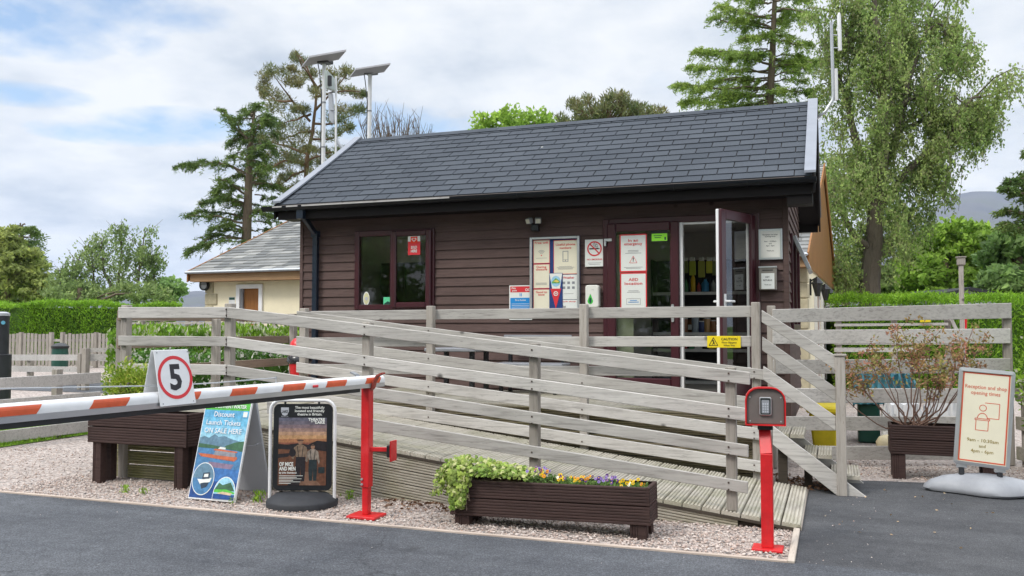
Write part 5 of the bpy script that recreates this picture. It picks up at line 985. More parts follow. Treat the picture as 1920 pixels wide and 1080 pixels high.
mb = MB(); k = 60; base = []
for i in range(k):
    a = 2*math.pi*i/k; cx, sx = math.cos(a), math.sin(a); hw = .13+.13*math.exp(-((cx*.5-.06)/.20)**2)
    base.append((.03+.50*math.copysign(abs(cx)**.8, cx), math.copysign(abs(sx)**.9, sx)*hw*(1.25 if sx < 0 else .8)+.05-.10*cx*cx*(1 if cx > 0 else .3)))
lv = [(.95, .012), (1.0, .03), (.985, .055), (.86, .105), (.64, .145), (.38, .168), (.15, .172), (.0, .172)]
mb.add([(a*s, b*s, z) for s, z in lv for a, b in base], [(r*k+i, r*k+(i+1) % k, (r+1)*k+(i+1) % k, (r+1)*k+i) for r in range(len(lv)-1) for i in range(k)]); mb.build('moulded_base', plain('white moulded plastic', (.30, .312, .335, 1), .45), ps, local=True, smooth=True)
# ------------------------------------------------------------------ planters
def planter(name, label, X0_, X1_, Y0_, Y1_, z0, z1, legz=0, lw_=.12, tilt=0, inset=.03):
    t = thing(name, label, 'planter', ((X0_+X1_)/2, (Y0_+Y1_)/2, 0)); t.rotation_euler = (0, tilt, 0)
    lx, ly = (X1_-X0_)/2, (Y1_-Y0_)/2; nb_ = 2; h = (z1-z0)/nb_; mb = MB()
    for k in range(nb_):
        z = z0+k*h; g = h-.006
        grooved(mb, (-lx, -ly, z), (2*lx, 0, 0), (0, 0, g), (0, -1, 0), 6, .024, 0, .0045); grooved(mb, (-lx, ly, z), (2*lx, 0, 0), (0, 0, g), (0, 1, 0), 6, .024, 0, .0045)
        grooved(mb, (lx, -ly+.001, z), (0, 2*ly-.002, 0), (0, 0, g), (1, 0, 0), 6, .024, 0, .0045); grooved(mb, (-lx, -ly+.001, z), (0, 2*ly-.002, 0), (0, 0, g), (-1, 0, 0), 6, .024, 0, .0045)
    mb.build('box', 'planter', t, local=True)
    for sx in (-1, 1):
        for sy_ in (-1, 1):
            mb = MB(); cx, cy = sx*(lx-inset-lw_/2), sy_*(ly-.055); 
            grooved(mb, (cx-lw_/2, cy-.04, legz-.03), (0, 0, z0-legz+.03), (lw_, 0, 0), (0, -1, 0), 6, .06, 0, .005); grooved(mb, (cx+lw_/2, cy-.04, legz-.03), (0, 0, z0-legz+.03), (0, .08, 0), (1, 0, 0), 4, .06, 0, .005); mb.build('leg', 'planter', t, local=True)
    mb = MB(); nx, ny = 40, 8; hgt = [[z1-.055+.018*math.sin(i*1.7+j)+random.uniform(-.012, .012) for i in range(nx+1)] for j in range(ny+1)]
    mb.add([(-lx+.026+(2*lx-.052)*i/nx, -ly+.026+(2*ly-.052)*j/ny, hgt[j][i]) for j in range(ny+1) for i in range(nx+1)], [(j*(nx+1)+i, j*(nx+1)+i+1, (j+1)*(nx+1)+i+1, (j+1)*(nx+1)+i) for j in range(ny) for i in range(nx)]); mb.build('soil', 'soil', t, local=True, smooth=True)
    return t
planter('flower_planter', 'long low brown planter with ivy and pansies beside the road', -2.755, -1.225, 6.13, 6.42, .085, .355, tilt=-.022)
a0 = atY(164, 827, 6.54); a1 = atY(349, 841, 6.54); b1 = atY(346, 777, 6.54)
planter('raised_planter', 'brown planter on tall legs at the left end of the timber ramp', a0.x, a1.x, 6.54, 6.78, a0.z-.01, b1.z+.005, lw_=.10, inset=.05)
a0 = atY(1668, 795, 9.45); a1 = atY(1668, 851, 9.45)
planter('shrub_planter', 'brown planter on legs behind the opening times sign holding a bronze shrub', a0.x, 1.46, 9.45, 9.78, a1.z, a0.z, lw_=.12, inset=.02)
# ------------------------------------------------------------------ vegetation helpers
U = rng.uniform
def resample(P, n):
    P = np.array([tuple(p) for p in P]); d = np.r_[0, np.cumsum(np.linalg.norm(np.diff(P, axis=0), axis=1))]; s = np.linspace(0, d[-1], n)
    return np.stack([np.interp(s, d, P[:, i]) for i in range(3)], 1)
def wiggle(P, amp):
    Q = resample(P, max(5, len(P)*3)); n = len(Q); w = np.cumsum(rng.normal(0, 1, (n, 3)), 0); w -= np.linspace(0, 1, n)[:, None]*w[-1]; return Q+w*amp
def fir_limb(wd, P, r, dens, lw, lh, L, Wd, out, droop=.3):
    """limb wood plus separate drooping side twigs clothed in short needle tufts"""
    Q = wiggle(P, .05); wd.tube(Q.tolist(), list(np.linspace(r, r*.25, len(Q))), 5, 0, False); ln = np.linalg.norm(np.diff(Q, axis=0), axis=1).sum(); kt = max(4, int(ln*11)); per = max(6, int(dens/11))
    for k in range(kt):
        s = U(.10, 1)**.8; i = min(int(s*(len(Q)-1)), len(Q)-2); f = s*(len(Q)-1)-i; c = Q[i]*(1-f)+Q[i+1]*f; d = Q[i+1]-Q[i]; d /= np.linalg.norm(d)+1e-9; sd_ = np.cross(d, (0, 0, 1.)); sd_ /= np.linalg.norm(sd_)+1e-9
        tl = lw*U(.35, 1.15)*(1.15-s)**.45; sg = random.choice((-1, 1)); t = U(.05, 1, per); a = sd_*sg*U(.3, 1.0)+d*U(.2, .9)+np.array((0, 0, U(-.35, .30))); a /= np.linalg.norm(a)
        q = c+a*(t*tl)[:, None]+rng.normal(0, lh*.28, (per, 3)); q[:, 2] -= droop*tl*t**2*U(.3, 1.3)
        dd = a*.7+rng.normal(0, .55, (per, 3)); dd[:, 2] -= .15; out.append((q, dd, U(.6, 1.25, per)*L, U(.7, 1.2, per)*Wd))
def clump(c, rad, n, L, Wd, out, flat=.7, radial=.8, upb=.3):
    p = rng.normal(0, 1, (n, 3)); p /= np.linalg.norm(p, axis=1)[:, None]+1e-9; r = U(0, 1, n)**.45; q = p*r[:, None]*rad; q[:, 2] *= flat
    d = p*radial+rng.normal(0, .6, (n, 3)); d[:, 2] += upb; out.append((np.array(tuple(c))+q, d, U(.7, 1.3, n)*L, U(.7, 1.3, n)*Wd))
def strands(P, n, ln0, ln1, per, L, Wd, out, off=.4, tw=None):
    Q = resample(P, 20)
    for _ in range(n):
        s = U(.15, 1); p = Q[int(s*19)]+rng.normal(0, off, 3)*(1, 1, .7); ln = U(ln0, ln1); t = np.sort(U(0, 1, per)); sway = rng.normal(0, .12, 3)
        c = p+np.stack([sway[0]*t*ln+.08*np.sin(t*7)+rng.normal(0, .05, per), sway[1]*t*ln+rng.normal(0, .05, per), -t*ln], 1)
        if tw is not None and rng.random() < .25: tw.tube([tuple(p), tuple(p+np.array((sway[0]*ln, sway[1]*ln, -ln)))], .006, 3, 0, False)
        d = rng.normal(0, .5, (per, 3)); d[:, 2] -= .8; out.append((c, d, U(.6, 1.3, per)*L, U(.6, 1.2, per)*Wd))
def finish_tree(t, wd, out, barkm, leafm, crown='crown'):
    wd.build('trunk', barkm, t, smooth=True); mb = MB()
    mb.leaves(np.concatenate([o[0] for o in out]), np.concatenate([o[1] for o in out]), np.concatenate([o[2] for o in out]), np.concatenate([o[3] for o in out])); mb.build(crown, leafm, t)
def tree(name, label, D, base_px, group=None):
    p = atD(base_px, 600, D); t = thing(name, label, 'tree', (p.x, p.y, 0), 0, group); return t, V((p.x, p.y, 0))
PXL = lambda pts, D, dd=0: [atD(x, y, D+dd*i/max(1, len(pts)-1)) for i, (x, y) in enumerate(pts)]
SC = lambda pts: [(300+x/2.571, 60+y/2.571) for x, y in pts]
# ---- left spruce
t, b = tree('spruce_tree', 'dark green spruce with long drooping branch reaching left behind the cream building roof', 36, 461)
wd = MB(); out = []; trk = [b-V((0, 0, .2))]+PXL([(461, 470), (464, 400), (468, 300), (474, 235), (479, 197)], 36); wd.tube(trk, [.30, .21, .18, .13, .07, .03], 9, 0)
for L_ in ([(410, 695), (330, 650), (230, 625), (140, 640), (72, 648)], [(425, 520), (370, 450), (305, 378)], [(440, 400), (405, 372)], [(450, 380), (480, 345)], [(420, 860), (330, 800), (185, 822)], [(415, 920), (300, 880), (135, 885)], [(405, 1000), (280, 1000), (130, 1060)], [(408, 780), (340, 720), (280, 705)], [(430, 560), (490, 460), (545, 420)], [(430, 640), (480, 640), (530, 655)], [(425, 720), (500, 720), (560, 745)], [(430, 480), (370, 500), (335, 530)], [(425, 600), (380, 590), (350, 600)], [(415, 880), (480, 860), (540, 890)], [(440, 450), (500, 420), (520, 400)], [(405, 960), (330, 930), (240, 950)], [(415, 830), (350, 810), (270, 770)], [(425, 560), (470, 560), (520, 540)]):
    for k in range(2): fir_limb(wd, PXL(SC(L_), 36, U(-1.6, 1.6)), .05, 260, .80, .12, .22, .034, out, .45)
for z in np.linspace(3.5, 10.2, 34):
    a = U(0, 6.28); l = (11-z)*.28+.5; p = b+V((.3, 0, z)); fir_limb(wd, [p, p+V((math.cos(a)*l*.6, math.sin(a)*l*.6, .1)), p+V((math.cos(a)*l, math.sin(a)*l, -.25))], .03, 220, .70, .12, .22, .034, out, .45)
finish_tree(t, wd, out, 'bark', 'spruce')
# ---- pine
t, b = tree('pine_tree', 'tall olive brown pine with crooked reddish trunk behind the solar poles', 41, 575)
wd = MB(); out = []; sp = SC([(706, 720), (715, 600), (735, 490), (745, 380), (752, 280), (720, 190), (670, 110)]); tp = PXL(sp, 41); wd.tube(wiggle([b-V((0, 0, .2))]+tp, .02).tolist(), list(np.linspace(.22, .03, 24)), 9, 0)
lim = ([(725, 430), (640, 330), (560, 225)], [(640, 330), (560, 330), (500, 270)], [(735, 480), (650, 500), (560, 520)], [(745, 380), (820, 300), (900, 200)], [(750, 320), (850, 290), (980, 290)], [(740, 440), (850, 430), (960, 380)], [(715, 590), (620, 560), (480, 510)], [(712, 640), (600, 620), (440, 720)], [(735, 520), (820, 520), (910, 470)], [(715, 620), (800, 580), (880, 570)], [(752, 270), (700, 180), (655, 100)], [(752, 280), (800, 230), (850, 190)], [(725, 400), (650, 420), (590, 440)], [(710, 660), (640, 690), (570, 740)])
for L_ in lim: wd.tube(wiggle(PXL(SC(L_), 41, U(-1.5, 1.5)), .025).tolist(), list(np.linspace(.065, .02, 9)), 5, 0, False)
cl = [(505, 215, 36), (540, 190, 44), (590, 195, 44), (620, 235, 36), (500, 265, 36), (540, 300, 44), (590, 320, 50), (560, 355, 40), (500, 300, 24), (655, 115, 34), (680, 150, 40), (640, 180, 24), (700, 200, 46), (740, 200, 40), (680, 240, 36), (820, 195, 40), (870, 200, 44), (910, 190, 30), (840, 245, 40), (790, 240, 44), (950, 290, 36), (985, 295, 26), (900, 280, 36), (760, 290, 36), (860, 370, 44), (910, 385, 44), (960, 370, 40), (820, 410, 44), (880, 430, 40), (640, 440, 50), (590, 450, 40), (690, 460, 50), (660, 500, 56), (600, 520, 56), (560, 500, 40), (500, 515, 46), (470, 520, 30), (640, 570, 46), (570, 580, 44), (520, 590, 30), (700, 370, 36), (660, 370, 30), (790, 500, 40), (850, 490, 44), (910, 470, 30), (800, 580, 36), (860, 575, 34), (740, 560, 30), (540, 660, 46), (480, 690, 46), (440, 720, 40), (600, 640, 40), (650, 620, 34), (560, 740, 30), (600, 700, 30), (640, 680, 40), (690, 640, 44), (720, 690, 36), (780, 640, 40), (830, 620, 36), (660, 740, 34), (610, 760, 30), (740, 610, 36), (700, 560, 30), (620, 600, 40)]
for x, y, r in cl:
    (px, py), = SC([(x, y)]); D_ = 41+U(-1.8, 1.8); rm_ = r/2.571*41/1640
    for _ in range(6): c = atD(px+U(-.7, .7)*r/2.571, py+U(-.5, .5)*r/2.571, D_+U(-.4, .4)); clump(c, rm_*.80, 48, .24, .035, out, .75, .9, .6)
finish_tree(t, wd, out, 'pinebark', 'pine')
# ---- right larch
t, b = tree('larch_tree', 'bright green larch with level drooping branches left of the tall birch', 30, 1442)
wd = MB(); out = []; Z8 = lambda pts: [(1240+x/2.8235, y/2.8235) for x, y in pts]
wd.tube([b-V((0, 0, .2))]+PXL([(1442, 260), (1443, 195), (1448, 110), (1452, 10), (1455, -90)], 30), [.30, .17, .14, .11, .08, .03], 9, 0)
for L_ in ([(570, 460), (350, 470), (70, 450)], [(570, 500), (350, 530), (100, 545)], [(570, 370), (380, 370), (145, 350)], [(575, 340), (380, 300), (180, 270)], [(585, 150), (440, 110), (265, 95)], [(590, 90), (450, 70), (290, 30)], [(590, 260), (470, 270), (350, 290)], [(575, 420), (430, 420), (250, 430)], [(570, 540), (430, 560), (250, 585)], [(590, 200), (680, 210), (780, 230)], [(580, 370), (700, 360), (830, 330)], [(575, 480), (680, 470), (820, 470)], [(570, 560), (700, 560), (830, 520)], [(600, 60), (700, 60), (800, 90)], [(600, 20), (500, 0), (400, -30)], [(600, -40), (520, -60), (450, -70)], [(600, -60), (680, -70), (760, -40)], [(585, 300), (650, 320), (740, 300)], [(600, 0), (690, -20), (780, 10)], [(575, 430), (470, 500), (330, 500)], [(585, 200), (500, 190), (420, 210)]):
    for k in range(2): fir_limb(wd, PXL(Z8(L_), 30, U(-2.0, 2.0)), .04, 340, .85, .13, .19, .032, out, .55)
for z in np.linspace(7.2, 13.6, 30):
    a = U(0, 6.28); l = max(.6, (15-z)*.30); p = b+V((.1, 0, z)); fir_limb(wd, [p, p+V((math.cos(a)*l*.6, math.sin(a)*l*.6, -.05)), p+V((math.cos(a)*l, math.sin(a)*l, -.15))], .03, 230, .75, .12, .19, .032, out, .5)
finish_tree(t, wd, out, 'bark', 'larch')
# ---- big weeping birch
t, b = tree('birch_tree', 'large weeping birch with several stems right of the cabin roof', 27, 1634)
wd = MB(); out = []
Z7 = lambda pts: [(1400+x/2.842, 180+y/2.842) for x, y in pts]
stems = [([(1634, 600), (1634, 520), (1637, 455)], .34, .28), ([(1637, 455), (1640, 380), (1652, 290), (1655, 200), (1648, 90), (1640, -40)], .26, .05), ([(1640, 400), (1618, 320), (1600, 240), (1575, 150), (1560, 60)], .16, .04), ([(1648, 330), (1690, 240), (1700, 150), (1735, 60), (1750, 10)], .16, .03), ([(1645, 400), (1692, 330), (1740, 285), (1785, 250), (1820, 185), (1862, 178)], .14, .03), ([(1655, 250), (1690, 130), (1680, 30), (1670, -40)], .12, .03), ([(1637, 470), (1600, 440), (1570, 380), (1550, 330)], .12, .03), ([(1637, 480), (1665, 470), (1700, 430), (1715, 380)], .10, .03), ([(1636, 520), (1595, 520), (1560, 490)], .09, .03), ([(1655, 220), (1720, 180), (1790, 110), (1810, 120)], .10, .03), ([(1700, 240), (1760, 220), (1800, 232), (1822, 252)], .07, .02), ([(1645, 150), (1600, 100), (1575, 30), (1560, -30)], .1, .03), ([(1740, 285), (1745, 320), (1742, 350)], .05, .02), ([(1785, 250), (1800, 235), (1840, 205)], .05, .02), ([(1735, 60), (1765, 40), (1775, 80)], .05, .02)]
for pts, r0, r1 in stems:
    P = PXL(pts, 27, U(-1.2, 1.2) if len(pts) > 3 else 0); Q = wiggle(P, .02); wd.tube(Q.tolist(), list(np.linspace(r0, r1, len(Q))), 8, 0)
    if len(pts) < 3 or r0 > .3: continue
    R_ = resample(P, 30); ln = sum((P[i+1]-P[i]).length for i in range(len(P)-1))
    for k in range(int(3+ln*2.0)):
        i = int(U(.22, 1)*29); a = U(0, 6.28); l = U(.35, 1.15); p = V(R_[i]); q = p+V((math.cos(a)*l, math.sin(a)*l, U(.1, .8)*l)); mid = p.lerp(q, .5)+V((0, 0, .15)); e = q+V((math.cos(a)*.3, math.sin(a)*.3, -.15))
        wd.tube([p, mid, q, e], [.03, .022, .014, .006], 4, 0, False); strands([p.lerp(mid, .5), mid, q, e], 21, .35, 1.3, 26, .11, .062, out, .15, wd)
    strands(P[1:], int(ln*6), .4, 1.5, 24, .105, .060, out, .26, wd)
for x0, x1, y0, y1, n in ((1545, 1720, 300, 370, 90), (1545, 1600, 400, 500, 26), (1650, 1700, 360, 460, 30), (1600, 1760, 0, 160, 60), (1815, 1872, 150, 190, 16), (1780, 1832, 190, 245, 14)):
    for _ in range(n): p = atD(U(x0, x1), U(y0, y1), 27+U(-1.8, 1.8)); strands([p, p+V((.2, 0, 0))], 2, .5, 1.3, 34, .105, .06, out, .2)
finish_tree(t, wd, out, 'birchbark', 'birch')
# ---- round crowned trees
def crown_tree(name, label, D, base_px, blobs, leafm, trunk_y=470, n=70, L=.24, Wd=.15, barkm='bark', group=None, rad=.75):
    t, b = tree(name, label, D, base_px, group); wd = MB(); out = []; top = atD(base_px, trunk_y, D); wd.tube(wiggle([b-V((0, 0, .2)), top], .02).tolist(), list(np.linspace(.22, .10, 6)), 8, 0)
    for x, y, rx, ry in blobs:
        c = atD(x, y, D+U(-.8, .8)); wd.tube(wiggle([top.lerp(b, .3), (top+c)/2-V((0, 0, .2)), c], .03).tolist(), list(np.linspace(.09, .02, 9)), 5, 0, False)
        k = max(5, int(rx*ry/45*(D/30)**.5)); sx, sy_ = rx*D/1640, ry*D/1640
        for _ in range(k):
            v = rng.normal(0, 1, 3); v /= np.linalg.norm(v); r = U(.25, 1)**.5; p = np.array(tuple(c))+np.array(tuple(Rt))*v[0]*r*sx+np.array(tuple(V((Fw.x, Fw.y, 0)).normalized()))*v[1]*r*max(sx, sy_)*.9+np.array((0, 0, v[2]*r*sy_))
            clump(p, rad*U(.35, .75), n, L, Wd, out, .6, .5, .1)
    finish_tree(t, wd, out, barkm, leafm); return t
crown_tree('sycamore_tree', 'bright lime green tree behind the right hedge and the wooden lamp post', 33, 1775, [(1750, 460, 40, 35), (1800, 450, 55, 38), (1720, 510, 40, 45), (1775, 510, 50, 45), (1845, 470, 40, 45), (1830, 530, 50, 35), (1740, 555, 60, 22), (1870, 460, 30, 30)], 'sycamore')
crown_tree('chestnut_tree', 'soft green dense tree at the right edge behind the hedge', 27, 1910, [(1890, 477, 45, 30), (1920, 462, 50, 35), (1870, 532, 35, 30), (1915, 532, 50, 35), (1960, 492, 60, 60)], 'midleaf')
crown_tree('far_tree', 'dull green low trees between the birch trunk and cream building gable', 36, 1585, [(1585, 530, 25, 28), (1605, 545, 30, 20), (1680, 530, 45, 28), (1700, 505, 25, 30)], 'farleaf')
t, b = tree('cedar_tree', 'dark conifer with level branches reaching in from the right edge', 25, 1985); wd = MB(); out = []; wd.tube([b-V((0, 0, .2)), atD(1985, 420, 25), atD(1985, 220, 25)], [.3, .2, .05], 8, 0)
for L_ in ([(1985, 400), (1930, 405), (1872, 400)], [(1985, 380), (1930, 370), (1890, 352)], [(1985, 350), (1930, 345), (1893, 340)], [(1985, 420), (1930, 425), (1880, 425)], [(1985, 310), (1940, 320), (1910, 335)], [(1985, 300), (2040, 310), (2090, 340)], [(1985, 390), (2040, 390), (2100, 400)], [(1985, 270), (1950, 278), (1930, 290)], [(1985, 265), (2020, 275), (2050, 290)], [(1985, 235), (1965, 245), (1955, 255)], [(1985, 235), (2005, 245), (2020, 255)], [(1985, 340), (2040, 350), (2095, 365)]):
    for _ in range(3): fir_limb(wd, PXL(L_, 25, U(-1.5, 1.5)), .06, 240, .6, .08, .18, .04, out, .15)
finish_tree(t, wd, out, 'bark', 'spruce')
crown_tree('golden_tree', 'golden green bushy tree at the left edge above the clipped hedge', 45, 15, [(0, 470, 40, 45), (35, 500, 40, 45), (0, 540, 60, 35), (60, 540, 40, 30), (-50, 480, 50, 60), (20, 450, 25, 25)], 'goldleaf')
t, b = tree('fir_tree', 'dark spreading conifer behind the golden tree at the left edge', 52, 45); wd = MB(); out = []; wd.tube([b-V((0, 0, .2)), atD(45, 480, 52), atD(38, 418, 52)], [.3, .2, .04], 8, 0)
for y in range(425, 560, 9):
    for sg in (-1, 1): l = 14+(y-415)*.32+U(-6, 8); fir_limb(wd, PXL([(43, y), (43+sg*l*.6, y+1), (43+sg*l, y+U(2, 9))], 52, U(-2, 2)), .06, 110, 1.0, .2, .32, .07, out, .3)
finish_tree(t, wd, out, 'bark', 'spruce')
# light birches on the left, small fillers
t, b = tree('young_birch_trees'[:11], 'airy pale green birch with two thin crowns above the left hedge', 42, 210); wd = MB(); out = []
for pts in ([(215, 600), (225, 500), (228, 425)], [(250, 600), (262, 500), (272, 432)], [(180, 600), (175, 530), (172, 465)], [(215, 560), (195, 500), (190, 450)], [(145, 600), (140, 530), (150, 480)], [(285, 600), (290, 540), (282, 470)], [(120, 600), (118, 550), (125, 510)]):
    P = PXL(pts, 42, U(-1, 1)); wd.tube(wiggle(P, .05).tolist(), list(np.linspace(.09, .02, 9)), 5, 0)
    R_ = resample(P, 30)
    for k in range(24):
        i = int(U(.2, 1)**.8*29); a = U(0, 6.28); l = U(.5, 1.3)*(1.3-i/40); p = V(R_[i]); q = p+V((math.cos(a)*l, math.sin(a)*l, U(.4, 1.2)*l)); wd.tube([p, q], [.018, .006], 3, 0, False); strands([p, q], 6, .2, .6, 12, .13, .08, out, .16)
finish_tree(t, wd, out, 'birchbark', 'farleaf')
crown_tree('alder_tree', 'dull green bushy tree under the pale birches behind the left hedge', 40, 150, [(130, 545, 36, 24), (190, 550, 45, 22), (250, 548, 45, 24), (110, 560, 30, 18), (290, 552, 30, 22)], 'farleaf', 540, 40, .17, .10)
crown_tree('hazel_tree', 'small rounded dark green tree between the left hedge and cream building', 44, 322, [(320, 535, 18, 22), (332, 550, 18, 18), (308, 550, 16, 18)], 'midleaf', 560)
crown_tree('willow_bush', 'light green bushy crown showing above the cabin ridge', 34, 950, [(905, 235, 30, 16), (960, 222, 35, 18), (1010, 222, 32, 16), (940, 250, 60, 18), (1010, 250, 40, 18)], 'sycamore', 280, 40, .20, .12)
t, b = tree('scots_pine', 'dark olive pine top showing above the cabin ridge right of the light bush', 38, 1130); wd = MB(); out = []; wd.tube([b-V((0, 0, .2)), atD(1130, 260, 38), atD(1135, 200, 38)], [.3, .15, .05], 7, 0)
for x, y in ((1075, 195), (1085, 205), (1100, 190), (1110, 208), (1095, 220), (1125, 205), (1140, 190), (1150, 200), (1150, 182), (1170, 180), (1172, 195), (1165, 212), (1190, 205), (1200, 200), (1210, 215), (1080, 225), (1130, 220), (1055, 225), (1220, 212), (1120, 230), (1160, 228), (1195, 225), (1240, 212)):
    for _ in range(4): c = atD(x+U(-6, 6), y+U(-5, 5), 38+U(-1, 1)); clump(c, .32, 60, .24, .05, out, 1.0, .9, 1.0); wd.tube([c, atD(1130, 250, 38)], [.015, .05], 4, 0, False)
finish_tree(t, wd, out, 'pinebark', 'pine')
t, b = tree('bare_tree', 'leafless twiggy tree behind the right solar pole above the roof ridge', 40, 745); wd = MB(); wd.tube([b-V((0, 0, .2)), atD(745, 330, 40)], [.18, .1], 6, 0)
for k in range(46):
    x = U(672, 812); yt = 205+abs(x-730)*.25+U(0, 32); P = [atD(745+(x-745)*.4, 330, 40+U(-1, 1)), atD(745+(x-745)*.75, 285, 40), atD(x, yt, 40+U(-.6, .6))]; Q = wiggle(P, .03); wd.tube(Q.tolist(), list(np.linspace(.05, .009, len(Q))), 4, 0, False)
    for j in range(7): i = int(U(.3, .95)*len(Q)); p = V(Q[i]); wd.tube([p, p+V((U(-.35, .35), U(-.3, .3), U(.25, .75)))], [.014, .006], 3, 0, False)
wd.build('trunk', 'twig', t)
# ---- hedges
def hedge(name, label, P, h, thick, n, leafm, L=.22, Wd=.07, z0=0, cat='hedge', corem='hedgecore', upb=.6, top=.5):
    P = [V((p[0], p[1], 0)) for p in P]; c = sum(P, V())/len(P); t = thing(name, label, cat, tuple(c)); mb = MB(); out = []
    for a, b in zip(P, P[1:]):
        d = (b-a); ln = d.length; d = d/ln; s = V((d.y, -d.x, 0)); s = s if s.dot(CAM-a) > 0 else -s
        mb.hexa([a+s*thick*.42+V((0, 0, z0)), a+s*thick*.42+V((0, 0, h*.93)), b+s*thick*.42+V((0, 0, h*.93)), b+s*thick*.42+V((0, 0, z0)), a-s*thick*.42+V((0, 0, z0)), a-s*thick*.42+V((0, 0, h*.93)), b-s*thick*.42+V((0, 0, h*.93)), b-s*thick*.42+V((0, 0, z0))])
        m = int(n*(ln+.6)); u = U(-.3, ln+.3, m); tp = rng.random(m) < top*thick/(thick+h)*2; wv = .08*np.sin(u*1.3)+.05*np.sin(u*3.1+1)
        z = np.where(tp, h+wv+rng.normal(0, .05, m), z0+(h-z0)*U(0, 1, m)); o = np.where(tp, U(-.5, .5, m)*thick, thick*.5+wv+rng.normal(0, .05, m)-.12*(z/h)**3)
        c_ = np.array(tuple(a))+np.array(tuple(d))*u[:, None]+np.array(tuple(s))*o[:, None]; c_[:, 2] = z
        dd = rng.normal(0, .5, (m, 3))+np.array(tuple(s))*np.where(tp, 0, .6)[:, None]; dd[:, 2] += upb; out.append((c_, dd, U(.6, 1.3, m)*L, U(.6, 1.3, m)*Wd))
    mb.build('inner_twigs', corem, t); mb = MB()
    for o in out: mb.leaves(*o)
    mb.build('foliage', leafm, t); return t
fl = lambda px, D: tuple(atD(px, 600, D)[:2])
hedge('conifer_hedge', 'tall clipped bright green conifer hedge behind the grey picket fence on the left', [fl(-120, 34.5), fl(80, 34.5), fl(322, 35.5)], 2.36, 1.6, 2600, 'hedge', .15, .038)
hedge('conifer_hedge', 'tall clipped green hedge running behind the fence on the right', [fl(1562, 21), fl(1700, 21), fl(2050, 20.5)], 2.12, 1.5, 3200, 'hedge', .11, .030)
hedge('laurel_hedge', 'leafy bright green hedge behind the left turning platform', [fl(250, 14.6), fl(400, 14.8), fl(552, 14.9)], 1.36, .9, 1500, 'laurel', .11, .05, .75, upb=1.2)
hedge('privet_hedge', 'dark glossy lower hedge with white blossom under the bright laurel behind the platform', [fl(262, 13.6), fl(430, 13.8), fl(556, 13.9)], .98, .6, 1500, 'darkshrub', .075, .045, 0)
def bush(name, label, c, rx, ry, rz, n, leafm, L, Wd, cat='shrub', stems=9, twig='twig', flat=1.0):
    t = thing(name, label, cat, tuple(c)); wd = MB(); out = []; c = V(c)
    for k in range(stems):
        a = U(0, 6.28); r = U(.3, .9); q = c+V((math.cos(a)*rx*r, math.sin(a)*ry*r, rz*U(.6, 1.6))); wd.tube(wiggle([c, c.lerp(q, .5)+V((0, 0, .03)), q], .008).tolist(), [.012]+[.008]*7+[.003], 4, 0, False)
    p = rng.normal(0, 1, (n, 3)); p /= np.linalg.norm(p, axis=1)[:, None]; r = U(.15, 1, n)**.5; lump = 1+.22*np.sin(p[:, 0]*5+1)*np.cos(p[:, 2]*6)+.12*np.sin(p[:, 1]*9)
    q = p*(r*lump)[:, None]*(rx, ry, rz); q[:, 2] += rz; d = p+rng.normal(0, .6, (n, 3)); d[:, 2] += .5
    wd.build('stems', twig, t); mb = MB(); mb.leaves(np.array(tuple(c))+q, d, U(.6, 1.3, n)*L, U(.6, 1.3, n)*Wd); mb.build('foliage', leafm, t); return t
c = atY(232, 772, 6.66); bush('golden_shrub', 'bushy golden green shrub at the left of the raised brown planter', (c.x, 6.67, c.z), .25, .12, .24, 2600, 'yellowshrub', .035, .018)
c = atY(272, 772, 6.66); bush('golden_shrub', 'smaller green shrub beside the speed sign in the raised brown planter', (c.x, 6.67, c.z), .18, .11, .22, 1800, 'yellowshrub', .035, .018)
c = atY(390, 745, 7.6); bush('skimmia_shrub', 'low bright leafy shrub behind the barrier arm right of the speed sign', (c.x, 7.2, .30), .22, .16, .20, 500, 'laurel', .07, .03)
c = PR(1925, 690); bush('euonymus_shrub', 'bright green shrub spilling over the side fence at the right edge', (c.x+.35, c.y-.3, .25), .52, .4, .62, 5200, 'laurel', .06, .032)
# bronze shrub
c = atY(1718, 790, 9.6); t = thing('bronze_shrub', 'spreading bronze leaved shrub with bare lower stems in the brown planter', 'shrub', (c.x, 9.6, .5)); wd = MB(); out = []; c = V((c.x, 9.6, .47))
for px, py in ((1600, 690), (1640, 660), (1680, 640), (1690, 615), (1720, 650), (1735, 615), (1745, 640), (1780, 650), (1800, 640), (1825, 615), (1830, 660), (1760, 680), (1620, 705), (1700, 680), (1840, 650), (1790, 690), (1655, 690), (1590, 680), (1560, 700), (1770, 720), (1730, 700), (1625, 650)):
    e = atY(px, py, 9.6+U(-.35, .3)); m1 = c.lerp(e, .38)+V((U(-.06, .06), 0, -.10-.10*abs(e.x-c.x))); m2 = c.lerp(e, .72)+V((U(-.08, .08), 0, U(-.10, .0)-.06*abs(e.x-c.x))); s0 = c+V((U(-.12, .12), U(-.06, .06), 0)); Q = wiggle([s0, m1, m2, e], .006); wd.tube(Q.tolist(), list(np.linspace(.009, .002, len(Q))), 5, 0, False)
    for k in range(10):
        i = int(U(.66, .99)*len(Q)); p = V(Q[i]); q = p+V((U(-.12, .12), U(-.12, .12), U(-.03, .12))); wd.tube([p, q], [.003, .0015], 3, 0, False); clump(q, .07, 15, .038, .020, out, .8, .6, .3)
wd.build('stems', plain('brown stems', (.16, .095, .07, 1), .8), t); mb = MB(); [mb.leaves(*o) for o in out]; mb.build('foliage', 'redshrub', t)
